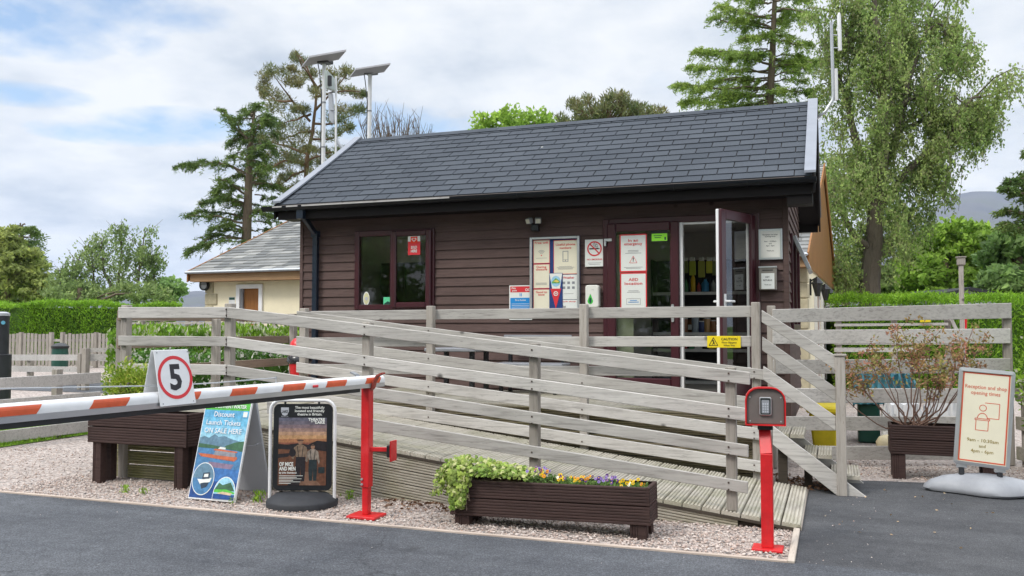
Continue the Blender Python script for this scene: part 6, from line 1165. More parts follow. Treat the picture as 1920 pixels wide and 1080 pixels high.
# ivy
iv = thing('ivy_plant', 'variegated ivy trailing over the left end of the low flower planter', 'ivy', (-2.6, 6.2, .36)); out = []; wd = MB()
def ivyleaf(mb, c, n_, s):
    n_ = V(n_).normalized(); a = n_.cross(V((U(-1, 1), U(-1, 1), U(-1, 1)))).normalized(); b = n_.cross(a); q = [(0, -.55), (.42, -.35), (.5, .0), (.22, .12), (0, .6), (-.22, .12), (-.5, .0), (-.42, -.35)]
    mb.add([V(c)+a*(x*s)+b*(y*s)+n_*(.06*s*(1 if i % 2 else -1)) for i, (x, y) in enumerate(q)], [tuple(range(8))])
mb = MB()
for k in range(800):
    s = U(0, 1)**1.2; x = -2.76+s*.66; ht = .10*(1-s)**.8+.035; y = 6.13+U(-.06, .30); z = .375+U(-.03, 1)*ht*(1-((y-6.25)/.22)**2*.5); ivyleaf(mb, (x, y, z), (U(-.5, .5), U(-1, .3), U(.3, 1)), U(.022, .042))
for k in range(420):   # cascade over the corner
    s = U(0, 1); x = -2.70+U(-.05, .13)*(1-.45*s); y = 6.095+U(-.04, .02); z = .40-s*.27; ivyleaf(mb, (x, y, z), (U(-.6, .6), -1, U(-.2, .7)), U(.024, .045))
for k in range(300): s = U(0, 1); x = -2.76-s*.13+U(-.05, .05); y = 6.18+U(-.06, .16); z = .44-s**2*.22+U(-.04, .03); ivyleaf(mb, (x, y, z), (U(-1, .2), U(-1, .3), U(.1, 1)), U(.022, .04))
mb.build('foliage', 'ivy', iv)
for k in range(9): s = k/8; wd.tube([(-2.5, 6.25, .36), (-2.70+.1*s, 6.10, .40), (-2.74+.16*s, 6.085, .10+.15*U(0, 1))], .003, 4, 0, False)
wd.build('stems', 'twig', iv)
# pansies
def pansy(label, px0, px1, py, cols, nf, hgt):
    a = atY(px0, py, 6.24); b = atY(px1, py, 6.24); t = thing('pansy_plant', label, 'flowers', ((a.x+b.x)/2, 6.25, .31), 0, 'pansies in the low flower planter'); out = []; n = int(120+900*(b.x-a.x)); z0 = .315
    p = np.stack([U(a.x-.02, b.x+.02, n), U(6.16, 6.36, n), z0+U(0, .6, n)*hgt], 1); d = rng.normal(0, .6, (n, 3)); d[:, 2] += .5; mb = MB(); mb.leaves(p, d, U(.02, .04, n), U(.01, .018, n)); mb.build('leaves', 'pansyleaf', t)
    for k in range(nf):
        c = V((U(a.x, b.x), U(6.15, 6.30), z0+hgt*U(.55, 1.0))); nn = V((U(-.5, .5), -1, U(0, .7))).normalized(); e = nn.cross(V((0, 0, 1))).normalized(); f = e.cross(nn); mb = MB(); s = U(.0085, .0125); ci = random.choice(cols)
        for j, (aa, rr_) in enumerate(((90, .8), (35, .9), (145, .9), (-30, 1.0), (-90, 1.1), (210, 1.0))):
            q = c+e*(math.cos(math.radians(aa))*s*.62)+f*(math.sin(math.radians(aa))*s*.62)+nn*(.001*j); mb.add([q+e*(math.cos(2*math.pi*i/7)*s*.62*rr_)+f*(math.sin(2*math.pi*i/7)*s*.62*rr_) for i in range(7)], [tuple(range(7))], 0)
        q = c+nn*.008; mb.add([q+e*(math.cos(2*math.pi*i/6)*s*.35)+f*(math.sin(2*math.pi*i/6)*s*.35-s*.1) for i in range(6)], [tuple(range(6))], 1); mb.build('flower', [ci, 'pp' if ci in ('py', 'po', 'pl') else 'py'], t)
pansy('orange and lilac pansies, tallest clump just right of the trailing ivy', 992, 1034, 890, ['po', 'py', 'pl', 'pp', 'pl'], 20, .13)
pansy('yellow pansies with one white bloom left of the planter middle', 1045, 1070, 893, ['py', 'py', 'pp', 'pw'], 10, .09)
pansy('bright yellow pansies at the planter middle', 1072, 1108, 893, ['py', 'py', 'py', 'po', 'pp'], 16, .085)
pansy('deep purple pansies right of the planter middle', 1116, 1156, 893, ['pp', 'pp', 'pp', 'pl'], 18, .10)
pansy('white and pale yellow pansies near the right end of the planter', 1160, 1188, 897, ['pw', 'py', 'py'], 10, .075)
pansy('single yellow pansies at the right end of the planter', 1192, 1212, 895, ['py', 'po'], 4, .08)
# weeds, leaf litter, grass
def weed(label, px, py, s=1.0):
    c = gnd(px, py); t = tag(MB().leaves(np.array(tuple(c))+np.stack([rng.normal(0, .03, 60)*s, rng.normal(0, .03, 60)*s, U(0, .09, 60)*s], 1), np.stack([rng.normal(0, .4, 60), rng.normal(0, .4, 60), np.ones(60)], 1), U(.03, .06, 60)*s, .014*s).build('weed', 'grass'), label, 'weed', 'weeds in the gravel')
weed('weed tuft between the ticket board and swing sign feet', 484, 940); weed('weed tuft in gravel behind the red rest post base', 656, 936, .8); weed('small weed left of the ticket board near the raised planter', 234, 923, .7); weed('tiny weed in gravel in front of the raised planter', 270, 926, .6); weed('weed at the foot of the ticket board corner', 436, 944, .6)
mb = MB(); n = 500; x = np.r_[U(-3.6, -2.6, 150), U(-.7, 0.0, 350)]; y = np.r_[U(6.45, 6.75, 150), U(8.45, 9.2, 350)]; mb.leaves(np.stack([x, y, U(.008, .03, n)], 1), np.stack([rng.normal(0, 1, n), rng.normal(0, 1, n), rng.normal(0, .25, n)], 1), U(.03, .06, n), U(.015, .03, n)); struct(mb.build('fallen_leaves', leafmat('dead brown leaves', (.12, .06, .035, 1), (.20, .11, .06, 1), trans=.1, scale=8)), 'stuff')
mb = MB(); n = 26; x = np.r_[U(-.1, 1.2, n)]; y = U(6.6, 8.9, n); mb.leaves(np.stack([x, y, np.full(n, .012)], 1), np.stack([rng.normal(0, 1, n), rng.normal(0, 1, n), rng.normal(0, .1, n)], 1), U(.02, .035, n), U(.012, .02, n)); struct(mb.build('fallen_leaves', leafmat('pale fallen petals', (.45, .36, .24, 1), (.38, .25, .14, 1), trans=.1, scale=8)), 'stuff')
g0, g1, g2, g3 = gnd(-60, 848), gnd(175, 813), gnd(185, 770), gnd(-60, 780)
# stones spilled over the edging
pts = [(U(-7.5, -.3), 5.86-abs(rng.normal(0, .05))) for _ in range(330)]+[(U(-7.5, 1.5), 5.84-abs(rng.normal(0, .5))) for _ in range(170)]+[(U(-.22, .3), U(5.9, 8.3)) for _ in range(40)]; stones('gravel', pts, .003, .0085)
sheet('grass_verge', [tuple(g0[:2]), tuple(g1[:2]), tuple(g2[:2]), tuple(g3[:2])], .004, 'turf'); n = 14000; a = U(0, 1, n)[:, None]; b_ = U(0, 1, n)[:, None]; A = lambda v: np.array(tuple(v))
p = (A(g0)*(1-a)+A(g1)*a)*(1-b_)+(A(g3)*(1-a)+A(g2)*a)*b_; p[:, 2] = .03; d = rng.normal(0, .35, (n, 3)); d[:, 2] += 1; mb = MB(); mb.leaves(p, d, U(.05, .11, n), .012); struct(mb.build('grass', 'grass'), 'stuff')
# ------------------------------------------------------------------ cream building behind
BX, BZ = 14.0, 2.80
bl_ = thing('cream_building', 'cream rendered building with old grey slate roof and timber gable behind the cabin', 'building', (-.47, 17.0, 0), math.radians(-2.3))
BLx = Matrix.Translation(bl_.location) @ Matrix.Rotation(math.radians(-2.3), 4, 'Z'); BLi = BLx.inverted()
def onfront(px, py, Y=17.0):  # pixel -> local point on the front wall plane (local y = 0)
    o = BLi @ CAM; d = BLi.to_3x3() @ ray(px, py); return o+d*(-o.y/d.y)
gd = 12.0; ry, rz = 6.0, 5.5; ey, ez = -.38, 2.80
dr0, dr1 = onfront(451, 560), onfront(487, 560); dtop = onfront(470, 541).z
mb = MB()
for x0, x1, z0, z1 in ((-BX, dr0.x-.02, 0, 2.82), (dr1.x+.02, 0, 0, 2.82), (dr0.x-.02, dr1.x+.02, dtop+.02, 2.82)): mb.box(x0, x1, 0, .28, z0, z1)
mb.build('front_wall', 'render', bl_, local=True)
mb = MB(); mb.box(-.28, 0, .28, gd, 0, 2.78); mb.build('gable_wall', 'render', bl_, local=True)
mb = MB(); mb.box(-BX, -BX+.28, .28, gd-.28, 0, 2.82); mb.build('end_wall', 'render', bl_, local=True); mb = MB(); mb.box(-BX, 0, gd-.28, gd, 0, 2.78); mb.build('rear_wall', 'render', bl_, local=True)
mb = MB(); mb.hexa([(-.26, .0, 2.781), (-.26, ry, rz-.25), (.03, ry, rz-.25), (.03, .0, 2.781), (-.26, .01, 2.781), (-.26, ry+.01, rz-.25), (.03, ry+.01, rz-.25), (.03, .01, 2.781)])
mb.add([(.03, -.1, 2.60), (.03, gd+.1, 2.60), (.03, gd, 2.85), (.03, ry, rz-.2), (.03, 0, 2.85)], [(0, 1, 2, 3, 4)]); mb.build('timber_gable', 'orangewood', bl_, local=True); mb = MB(); mb.add([(-BX-.02, 0, 2.8), (-BX-.02, gd, 2.8), (-BX-.02, ry, rz-.2)], [(0, 1, 2)]); mb.build('timber_gable', 'orangewood', bl_, local=True)
rm = MB(); s_len = math.hypot(ry-ey, rz-ez); n_ = 30
for side in (0, 1):
    for r in range(n_):
        x = -BX-.25-U(0, .3)
        while x < .05:
            w = U(.22, .42); t0, t1 = r/n_, min(1, (r+1.1)/n_); xa, xb = max(x+.006, -BX-.25), min(x+w, .05); x += w
            if xb-xa < .03: continue
            f = lambda t, h: ((ey+(ry-ey)*t) if side == 0 else (2*ry-ey-(ry-ey)*t), ez+(rz-ez)*t+h); a, b_ = f(t0, .03+U(0, .012)), f(t1, .012); a0 = f(t0, 0)
            rm.add([(xa, a[0], a[1]), (xb, a[0], a[1]), (xb, b_[0], b_[1]), (xa, b_[0], b_[1]), (xa, a0[0], a0[1]), (xb, a0[0], a0[1])], [(0, 1, 2, 3), (4, 5, 1, 0)])
rf_ = rm.build('roof', 'slate', bl_, local=True)
mb = MB()
for sg in (0, 1):
    f = lambda y: y if sg == 0 else 2*ry-y
    mb.hexa([(-BX-.24, f(ey), ez-.06), (-BX-.24, f(ey), ez-.004), (.04, f(ey), ez-.004), (.04, f(ey), ez-.06), (-BX-.24, f(ry), rz-.06), (-BX-.24, f(ry), rz-.004), (.04, f(ry), rz-.004), (.04, f(ry), rz-.06)])
mb.build('soffit', 'orangewood', rf_, local=True)
for xx in (-BX-.26, .05):
    mb = MB()
    for sg in (0, 1):
        f = lambda y: y if sg == 0 else 2*ry-y
        mb.hexa([(xx, f(ey-.02), ez-.24), (xx, f(ey-.02), ez+.03), (xx+.03, f(ey-.02), ez+.03), (xx+.03, f(ey-.02), ez-.24), (xx, f(ry), rz-.22), (xx, f(ry), rz+.05), (xx+.03, f(ry), rz+.05), (xx+.03, f(ry), rz-.22)])
    mb.build('bargeboard', 'orangewood', rf_, local=True)
mb = MB(); mb.box(-BX-.20, .035, ey+.03, ey+.06, ez-.23, ez-.05); mb.box(-BX-.20, .035, ey+.06, -.002, ez-.23, ez-.20); mb.build('fascia_board', wood('pale timber fascia', (.40, .26, .15, 1), (.30, .18, .10, 1), 'x', knots=False), bl_, local=True)
mb = MB(); mb.box(-BX-.3, .07, ey-.09, ey+.02, ez-.045, ez+.025); mb.build('gutter', 'galv', bl_, local=True, bevel=.03)
for cx in (0, 1):
    mb = MB()
    for k in range(9):
        w = .34 if k % 2 else .22; mb.box(*((-BX-.03, -BX+w, -.03, .3) if cx == 0 else (-w, .03, -.03, w)), .02+k*.285, .29+k*.285)
    mb.build('quoin_stack', 'stone', bl_, local=True, bevel=.012)
# oak door
mb = MB(); e = .10; dz0 = .45
mb.box(dr0.x-e, dr0.x, -.05, .10, dz0, dtop+e); mb.box(dr1.x, dr1.x+e, -.05, .10, dz0, dtop+e); mb.box(dr0.x, dr1.x, -.05, .10, dtop, dtop+e); fr_ = mb.build('door_surround', 'whiteupvc', bl_, local=True)
mb = MB(); mb.box(dr0.x, dr1.x, .06, .12, dz0, dtop); dd_ = mb.build('door', 'doorwood', bl_, local=True)
mb = MB(); mb.box(dr0.x, dr0.x+.06, .0, .058, dz0, dtop); mb.build('door_jamb', 'grey', dd_, local=True)
# gable doors and windows
for y0, w, z1 in ((2.2, 1.0, 2.25), (4.6, 1.1, 2.3), (7.0, 1.0, 2.25), (9.4, 1.0, 2.25)):
    mb = MB(); mb.box(.002, .06, y0, y0+.12, .2, z1); mb.box(.002, .06, y0+w-.12, y0+w, .2, z1); mb.box(.002, .06, y0+.12, y0+w-.12, z1-.12, z1); f_ = mb.build('gable_door_frame', 'whiteupvc', bl_, local=True); mb = MB(); mb.box(.002, .03, y0+.12, y0+w-.12, .2, z1-.12); mb.build('gable_door', 'doorwood', f_, local=True)
def wlamp(label, x, y, z):
    p = BLx @ V((x, y, z)); t = thing('wall_lantern', label, 'lantern', tuple(p), math.radians(-2.3), 'lanterns on the timber gable wall'); mb = MB(); mb.box(.0, .03, -.06, .06, -.16, .16); mb.build('back_plate', 'black', t, local=True); mb = MB(); mb.lathe([(.04, -.18), (.10, .06), (.12, .07), (.05, .16), (.0, .2)], (.14, 0, 0), 8); mb.build('lantern_body', 'black', t, local=True); mb = MB(); mb.bar((.02, 0, .12), (.14, 0, .19), .03, .03, (0, 1, 0)); mb.build('bracket', 'black', t, local=True)
wlamp('black wall lantern nearest the quoined corner of the cream building', .002, .9, 2.25); wlamp('black wall lantern in the middle of the cream gable wall', .002, 3.9, 2.25); wlamp('black wall lantern farthest back along the cream gable wall', .002, 6.3, 2.25)
p = onfront(387, 535); q = BLx @ V((p.x, -.03, p.z)); r_ = (onfront(396, 535).x-onfront(379, 535).x)/2*.95
t = thing('bulkhead_light', 'round black rimmed bulkhead light at the quoined corner of the cream wall', 'light', tuple(q)); Fx = frame((0, 0, 0), (1, .04, 0), (0, 0, 1))
mb = MB(Fx); k = 28; mb.add([(r_*f*math.cos(2*math.pi*i/k), r_*f*math.sin(2*math.pi*i/k), w) for f, w in ((1, -.02), (1, .07), (.8, .10), (.8, .06)) for i in range(k)], [(r*k+i, r*k+(i+1) % k, (r+1)*k+(i+1) % k, (r+1)*k+i) for r in range(3) for i in range(k)]); mb.build('rim', 'black', t, local=True); mb = MB(Fx); mb.disc(0, 0, r_*.81, .065); mb.build('diffuser', 'lightgrey', t, local=True); mb = MB(Fx); mb.poly([(r_*.79*math.cos(a), r_*.79*math.sin(a)) for a in [math.pi*i/14 for i in range(15)]], .068); mb.build('hood', 'grey', t, local=True)
p0, p1 = onfront(430, 557), onfront(441, 563); q = BLx @ V((p0.x, -.012, p1.z)); t = thing('green_sign', 'tiny green and white sign on the cream wall left of the oak door', 'sign', tuple(q)); mb = MB(Fx); mb.ext([(0, -.10), (p1.x-p0.x, -.10), (p1.x-p0.x, p0.z-p1.z), (0, p0.z-p1.z)], 0, .006); mb.build('panel', 'white', t, local=True); mb = MB(Fx); mb.rect(.01, .01, p1.x-p0.x-.01, p0.z-p1.z-.01, .0075); mb.build('print', 'binGreen', t, local=True)
# ------------------------------------------------------------------ poles and antennas
def solar(name, label, D, base_px, top_px, quad, r):
    b = atD(base_px, 600, D); tp = atD(*top_px, D); t = thing(name, label, 'solar panel', (b.x, b.y, 0), 0, 'solar panels on white poles'); mb = MB(); mb.tube([(b.x, b.y, 0), (tp.x*.5+b.x*.5, tp.y*.5+b.y*.5, tp.z*.5), tp], r, 12); pl = mb.build('pole', 'white', t, smooth=True)
    for f in (.5, .62, .75, .88): c = V((b.x, b.y, 0)).lerp(tp, f); mb = MB(); mb.tube([c, c+V((0, 0, .03))], r*1.12, 12); mb.build('cable_tie', 'grey', pl)
    P = [atD(x, y, d) for x, y, d in quad]; nrm = (P[1]-P[0]).cross(P[3]-P[0]).normalized(); nrm = nrm if nrm.z > 0 else -nrm; mb = MB(); mb.hexa(P+[p+nrm*.035 for p in P]); mb.build('solar_module', plain('panel underside '+label[:9], (.30, .30, .32, 1), .5, .4, .1), t)
    mb = MB(); Q = [p+nrm*.036 for p in P]; c = sum(Q, V())/4; mb.add([c+(q-c)*.97 for q in Q], [(0, 1, 2, 3)]); mb.build('solar_cells', 'navyprint', t)
    mb = MB(); c = sum(P, V())/4; mb.box(tp.x-.10, tp.x+.14, tp.y-.10, tp.y+.1, tp.z-.03, max(c.z-.0, tp.z+.04)); mb.build('mount_bracket', 'black', t, bevel=.01)
    mb = MB(); d_ = V((-r*1.15, -r*.6, 0)); mb.tube([tp+d_+V((-.08, 0, -.02)), tp+d_*1.8+V((0, 0, -.2)), tp+d_+V((0, 0, -.6)), V((b.x, b.y, tp.z*.5))+d_], .010, 5); mb.build('cable', 'black', t)
solar('solar_pole', 'white pole with tilted grey solar panel, left and taller of the two', 16.5, 603, (608, 117), [(566, 125.5, 16.75), (580, 108, 16.3), (649, 96, 15.85), (635, 112, 16.3)], .036)
solar('solar_pole', 'white pole with tilted grey solar panel, right of the aerial mast', 18.5, 687, (694, 137), [(656, 145, 18.75), (667, 131, 18.3), (732, 121, 17.85), (720, 135.5, 18.3)], .042)
D_ = 15.6; b = atD(630, 600, D_); t = thing('aerial_mast', 'thin white mast with flat grey aerial panels between the two solar poles', 'aerial', (b.x, b.y, 0)); tp = atD(630, 143, D_); mb = MB(); mb.tube([(b.x, b.y, 0), tp], .020, 8); mb.build('pole', 'white', t, smooth=True)
P = [atD(615, 132, D_-.1), atD(629.5, 148, D_+.25), atD(630.5, 171, D_+.25), atD(617, 166, D_-.1)]; n = V((-.9, -.35, 0))*.07; mb = MB(); mb.hexa(P+[p+n for p in P]); mb.build('flat_antenna', plain('pale grey green housing', (.42, .47, .45, 1), .5), t, bevel=.008); p = atD(626, 152, D_); mb = MB(); mb.box(p.x-.03, p.x+.02, p.y-.16, p.y-.1, p.z-.12, p.z+.06); mb.build('connector', 'black', t)
P = [atD(615.5, 175, D_), atD(622, 175, D_), atD(625, 222, D_), atD(623, 231, D_), atD(617, 224, D_)]; mb = MB(); k = len(P); n = V((0, .05, 0)); mb.add(P+[q+n for q in P], [tuple(range(k)), tuple(range(k, 2*k))]+[(i, (i+1) % k, k+(i+1) % k, k+i) for i in range(k)]); mb.build('blade_antenna', 'lightgrey', t)
for y in (173, 207): mb = MB(); mb.tube([atD(620, y, D_), atD(631, y, D_)], .012, 6); mb.build('clamp', 'grey', t)
mb = MB(); mb.tube([atD(631, 262, D_), atD(635, 270, D_), atD(643, 279, D_)], .03, 8); mb.build('foot_bracket', 'lightgrey', t)
D_ = 11.6; a0 = atD(1531, 222, D_); t = thing('antenna_pole', 'white antenna pole with two slim aerials on the right cabin gable', 'antenna', tuple(a0)); e = atD(1561, 188, D_)
mb = MB(); mb.tube([a0+V((-.1, .1, -.1)), a0, atD(1548, 209, D_), e, atD(1562.5, 178, D_), atD(1558.5, 42, D_)], .021, 10); mb.build('pole', 'galv', t, smooth=True)
mb = MB(); mb.tube([atD(1568, 188, D_), atD(1567, 129, D_)], .026, 10); mb.build('aerial', 'white', t, smooth=True); mb = MB(); mb.tube([atD(1575, 95, D_), atD(1573, 30, D_), atD(1573.5, 24, D_)], [.026, .026, .012], 10); mb.build('aerial', 'white', t, smooth=True)
for (x0, y0), (x1, y1) in (((1559, 180), (1570, 181)), ((1559, 135), (1569, 135)), ((1558, 90), (1576, 90)), ((1558, 66), (1574, 66))): mb = MB(); mb.tube([atD(x0, y0, D_), atD(x1, y1, D_)], .009, 6); mb.build('clamp', 'galv', t)
# ------------------------------------------------------------------ left background
f1 = thing('roadside_fence', 'weathered three-rail fence along the grass verge at the left edge', 'fence', tuple(gnd(105, 826)))
ga, gb = gnd(-70, 846), gnd(186, 812); fd = (gb-ga).normalized(); fn = V((-fd.y, fd.x, 0))
for z0, z1 in ((.70, .85), (.44, .58), (.04, .19)):
    mb = MB(); mb.bar((ga.x, ga.y, (z0+z1)/2), (gb.x, gb.y, (z0+z1)/2), .035, z1-z0); mb.build('rail', 'rail_x', f1, bevel=.004)
for px in (-40, 105): p = gnd(px, 846-(px+70)*.133)+fn*.06; post(f1, p.x, p.y, 0, .92, .10)
f2 = thing('field_fence', 'low weathered two-rail fence crossing the far gravel in front of the picket fence', 'fence', tuple(gnd(155, 733)))
def frail(t, L, R, D0, D1, th=.05): a, b_, c_, d = atD(L[0], L[2], D0), atD(L[0], L[1], D0), atD(R[0], R[1], D1), atD(R[0], R[2], D1); n = V((Fw.x, Fw.y, 0)).normalized()*th; mb = MB(); mb.hexa([a, b_, c_, d, a+n, b_+n, c_+n, d+n]); return mb.build('rail', 'rail_x', t)
for L_, R_, D0, D1 in (((20, 665, 676), (146, 665, 676), 25, 21), ((20, 686, 697), (146, 688, 698), 25, 21), ((161, 653, 660), (216, 652, 660), 20.5, 20.5), ((161, 664, 677), (216, 664, 677), 20.5, 20.5)): frail(f2, L_, R_, D0, D1)
for px, D0, yt, w in ((54, 24, 662, .13), (148, 20.6, 663, .10), (157, 20.4, 653, .13)): p = atD(px, yt, D0); post(f2, p.x, p.y, 0, p.z, w)
f3 = thing('picket_fence', 'grey weathered picket fence in front of the conifer hedge on the left', 'fence', tuple(atD(100, 611, 31.5)))
mb = MB(); a, b_ = V(fl(18, 31.5)), V(fl(222, 31.5)); a = V((*fl(12, 31.5), 0)); b_ = V((*fl(222, 31.5), 0)); d = (b_-a).normalized(); ln = (b_-a).length; x = 0
while x < ln-.1:
    if not (ln*.40 < x < ln*.50): p = a+d*x; h = 1.22+U(-.02, .03); mb.bar(p+V((0, 0, .05)), p+V((0, 0, h)), .10, .022, tuple(V((-d.y, d.x, 0))))
    x += .135
mb.build('pickets', 'post', f3)
for z in (.32, .98): mb = MB(); n = V((-d.y, d.x, 0))*.05; mb.bar(a+n+V((0, 0, z)), b_+n+V((0, 0, z)), .04, .09); mb.build('rail', 'rail_x', f3)
for f in (.0, .13, .40, .50, .8, 1.0): p = a+d*ln*f; mb = MB(); mb.box(p.x-.06, p.x+.06, p.y-.03, p.y+.09, 0, 1.27); mb.build('post', 'post', f3)
p = atD(113, 640, 30.3); t = thing('compost_bin', 'dark green lidded bin standing at the gap in the picket fence', 'bin', (p.x, p.y, 0)); mb = MB(); mb.lathe([(.26, 0), (.27, .5), (.25, .72)], (p.x, p.y, 0), 16); mb.build('bin_body', 'binGreen', t, smooth=True); mb = MB(); mb.lathe([(.28, .72), (.29, .80), (.15, .9), (0, .92)], (p.x, p.y, 0), 16); mb.build('lid', 'black', t, smooth=True)
D_ = 13.0; p = atD(3, 600, D_); t = thing('service_pillar', 'dark grey service bollard with pale cap and round blue emblem at the left edge', 'bollard', (p.x, p.y, 0)); z1 = atD(3, 586, D_).z; zm = atD(3, 665, D_).z
mb = MB(); mb.lathe([(.145, 0), (.145, zm), (.11, zm+.01)], (p.x, p.y, 0), 20); mb.build('pillar_base', 'rubber', t, smooth=True); mb = MB(); mb.lathe([(.105, zm+.01), (.105, z1-.05)], (p.x, p.y, 0), 20); mb.build('pillar_shaft', 'rubber', t, smooth=True); mb = MB(); mb.lathe([(.11, z1-.05), (.112, z1-.01), (.06, z1+.01), (0, z1+.012)], (p.x, p.y, 0), 20); mb.build('pillar_cap', 'lightgrey', t, smooth=True)
e = atD(6, 605, D_-.12); n = (V((CAM.x, CAM.y, 0))-V((e.x, e.y, 0))).normalized(); mb = MB(frame(tuple(e), tuple(V((-n.y, n.x, 0))), (0, 0, 1))); mb.disc(0, 0, .028, 0); mb.build('emblem', plain('pale blue badge', (.15, .45, .62, 1)), t)
f4 = thing('ramp_railings', 'pale grey post and rail fence with yellow plate in front of the cream building', 'fence', tuple(atD(400, 611, 19)))
for L_, R_ in (((242, 598, 602), (375, 597.5, 601.5)), ((242, 604, 608), (562, 603, 607)), ((242, 613, 617), (562, 611, 615.5)), ((242, 623, 628), (562, 622, 627))): frail(f4, L_, R_, 19, 18.6, .04)
for px in (262, 300, 347, 362, 420, 510, 560): p = atD(px, 600, 18.9); post(f4, p.x, p.y+.05, 0, p.z+.01, .09)
t = thing('yellow_plate', 'narrow yellow plate on the pale railings behind the left platform', 'sign', tuple(atD(272, 599, 18.9))); a, b_, c_, d = atD(272, 600, 18.9), atD(272, 593, 18.9), atD(309, 593, 18.9), atD(309, 600, 18.9); n = V((-.1, .3, 0))*.05; mb = MB(); mb.hexa([a, b_, c_, d, a+n, b_+n, c_+n, d+n]); mb.build('plate', 'yellow', t); mb = MB(frame(tuple(a-V((Fw.x, Fw.y, 0))*.004), tuple((d-a).normalized()), (0, 0, 1))); W_ = (d-a).length; mb.rect(W_*.2, .03, W_*.55, .05, 0); mb.rect(W_*.65, .03, W_*.85, .05, 0); mb.build('print', 'ink', t)
# red bin with black bag on the landing
p = atY(562, 640, 9.3); zt = p.z+.05; t = thing('litter_bin', 'red dome topped litter bin with black liner bag at the far left of the landing', 'bin', (p.x, 9.3, .69))
mb = MB(); mb.lathe([(.10, .70), (.105, .85), (.12, .95), (.125, 1.03), (.125, 1.04)], (p.x, 9.3, 0), 20); mb.build('bin_body', 'red', t, smooth=True); mb = MB(); mb.lathe([(.135, 1.035), (.155, 1.06), (.15, 1.11), (.13, 1.13)], (p.x, 9.3, 0), 20); mb.build('liner_bag', 'bagblack', t, smooth=True); mb = MB(); mb.lathe([(.128, 1.131), (.128, zt-.13), (.11, zt-.06), (.07, zt-.015), (0, zt)], (p.x, 9.3, 0), 20); mb.build('dome_lid', 'red', t, smooth=True)
# ------------------------------------------------------------------ right background props
a, b_ = atD(1516, 756, 10.6), atD(1574, 756, 10.6); t = thing('grit_bin', 'yellow plastic grit bin behind the timber steps', 'grit bin', ((a.x+b_.x)/2, a.y+.25, 0)); mb = MB(); z1 = a.z; x0, x1, y0 = a.x, b_.x, a.y
mb.hexa([(x0+.05, y0+.05, 0), (x0, y0, z1-.12), (x1, y0, z1-.12), (x1-.05, y0+.05, 0), (x0+.05, y0+.45, 0), (x0, y0+.5, z1-.12), (x1, y0+.5, z1-.12), (x1-.05, y0+.45, 0)]); mb.build('bin_body', 'gritdull', t, bevel=.02); mb = MB(); mb.hexa([(x0-.03, y0-.03, z1-.118), (x0-.03, y0-.02, z1-.04), (x1+.03, y0-.02, z1-.04), (x1+.03, y0-.03, z1-.118), (x0-.03, y0+.53, z1-.118), (x0-.03, y0+.50, z1+.06), (x1+.03, y0+.5, z1+.06), (x1+.03, y0+.53, z1-.118)]); mb.build('lid', 'yellow', t, bevel=.02)
def cloth(name, label, cat, px0, px1, yt, D, dep, z0, mat, amp, nx=28, ny=14):
    a, b_ = atD(px0, yt, D), atD(px1, yt, D); t = thing(name, label, cat, ((a.x+b_.x)/2, a.y+dep/2, 0)); mb = MB(); g = []
    h = a.z; L_ = [(0, z0)]+[(0, z0+(h-z0)*k/5) for k in range(1, 6)]+[(dep*k/5, h) for k in range(1, 6)]+[(dep, z0)]; d = (b_-a); d.z = 0
    for k, (o, z) in enumerate(L_):
        for i in range(nx+1): s = i/nx; w = amp*(math.sin(i*1.9+k*.8)+.6*math.sin(i*4.1-k*1.7)); g.append((a.x+d.x*s+U(-.3, .3)*amp, a.y+d.y*s+o+w, z+(amp*.8*math.sin(i*1.3+k) if 0 < k else 0)-.10*max(0, abs(2*s-1)-.75)*4*(1 if k > 3 else 0)))
    m = len(L_); mb.add(g, [(k*(nx+1)+i, k*(nx+1)+i+1, (k+1)*(nx+1)+i+1, (k+1)*(nx+1)+i) for k in range(m-1) for i in range(nx)]); mb.build('cover', mat, t, smooth=True); return t, a, b_
t, a, b_ = cloth('tarpaulin', 'crumpled teal tarpaulin over a stack behind the board fence', 'tarpaulin', 1600, 1716, 699, 11.2, .7, .50, 'tarp', .03)
t = thing('crate_stack', 'dark green crates under the teal tarpaulin behind the fence', 'crate', ((a.x+b_.x)/2, a.y+.35, 0)); mb = MB(); mb.box(a.x+.05, (a.x+b_.x)/2-.06, a.y+.12, a.y+.62, 0, .50); mb.build('crate', 'binGreen', t, bevel=.02); mb = MB(); mb.box((a.x+b_.x)/2, b_.x-.05, a.y+.12, a.y+.62, 0, .50); mb.build('crate', 'navyprint', t, bevel=.02)
cloth('woven_sack', 'large white woven sack slumped behind the board fence, nearer the tarpaulin', 'sack', 1655, 1730, 757, 10.5, .4, .0, 'sack', .025, 18); cloth('woven_sack', 'white woven sack lying behind the fence beside the opening times sign', 'sack', 1738, 1800, 752, 10.5, .45, .0, 'sack', .02, 18)
for k, (px, s) in enumerate(((1600, .05), (1667, .07))):
    p = gnd(px, 846); 
p = atD(1664, 828, 10.4); t = tag(MB(Matrix.Translation((p.x, p.y, .10)) @ Matrix.Diagonal((.13, .11, .11, 1))).lathe([(0, -1), (.6, -.8), (.95, -.3), (1, .2), (.7, .75), (.3, .95), (0, 1)], (0, 0, 0), 12).build('boulder', 'stone', smooth=True), 'pale rounded stone on the gravel left of the shrub planter', 'stone')
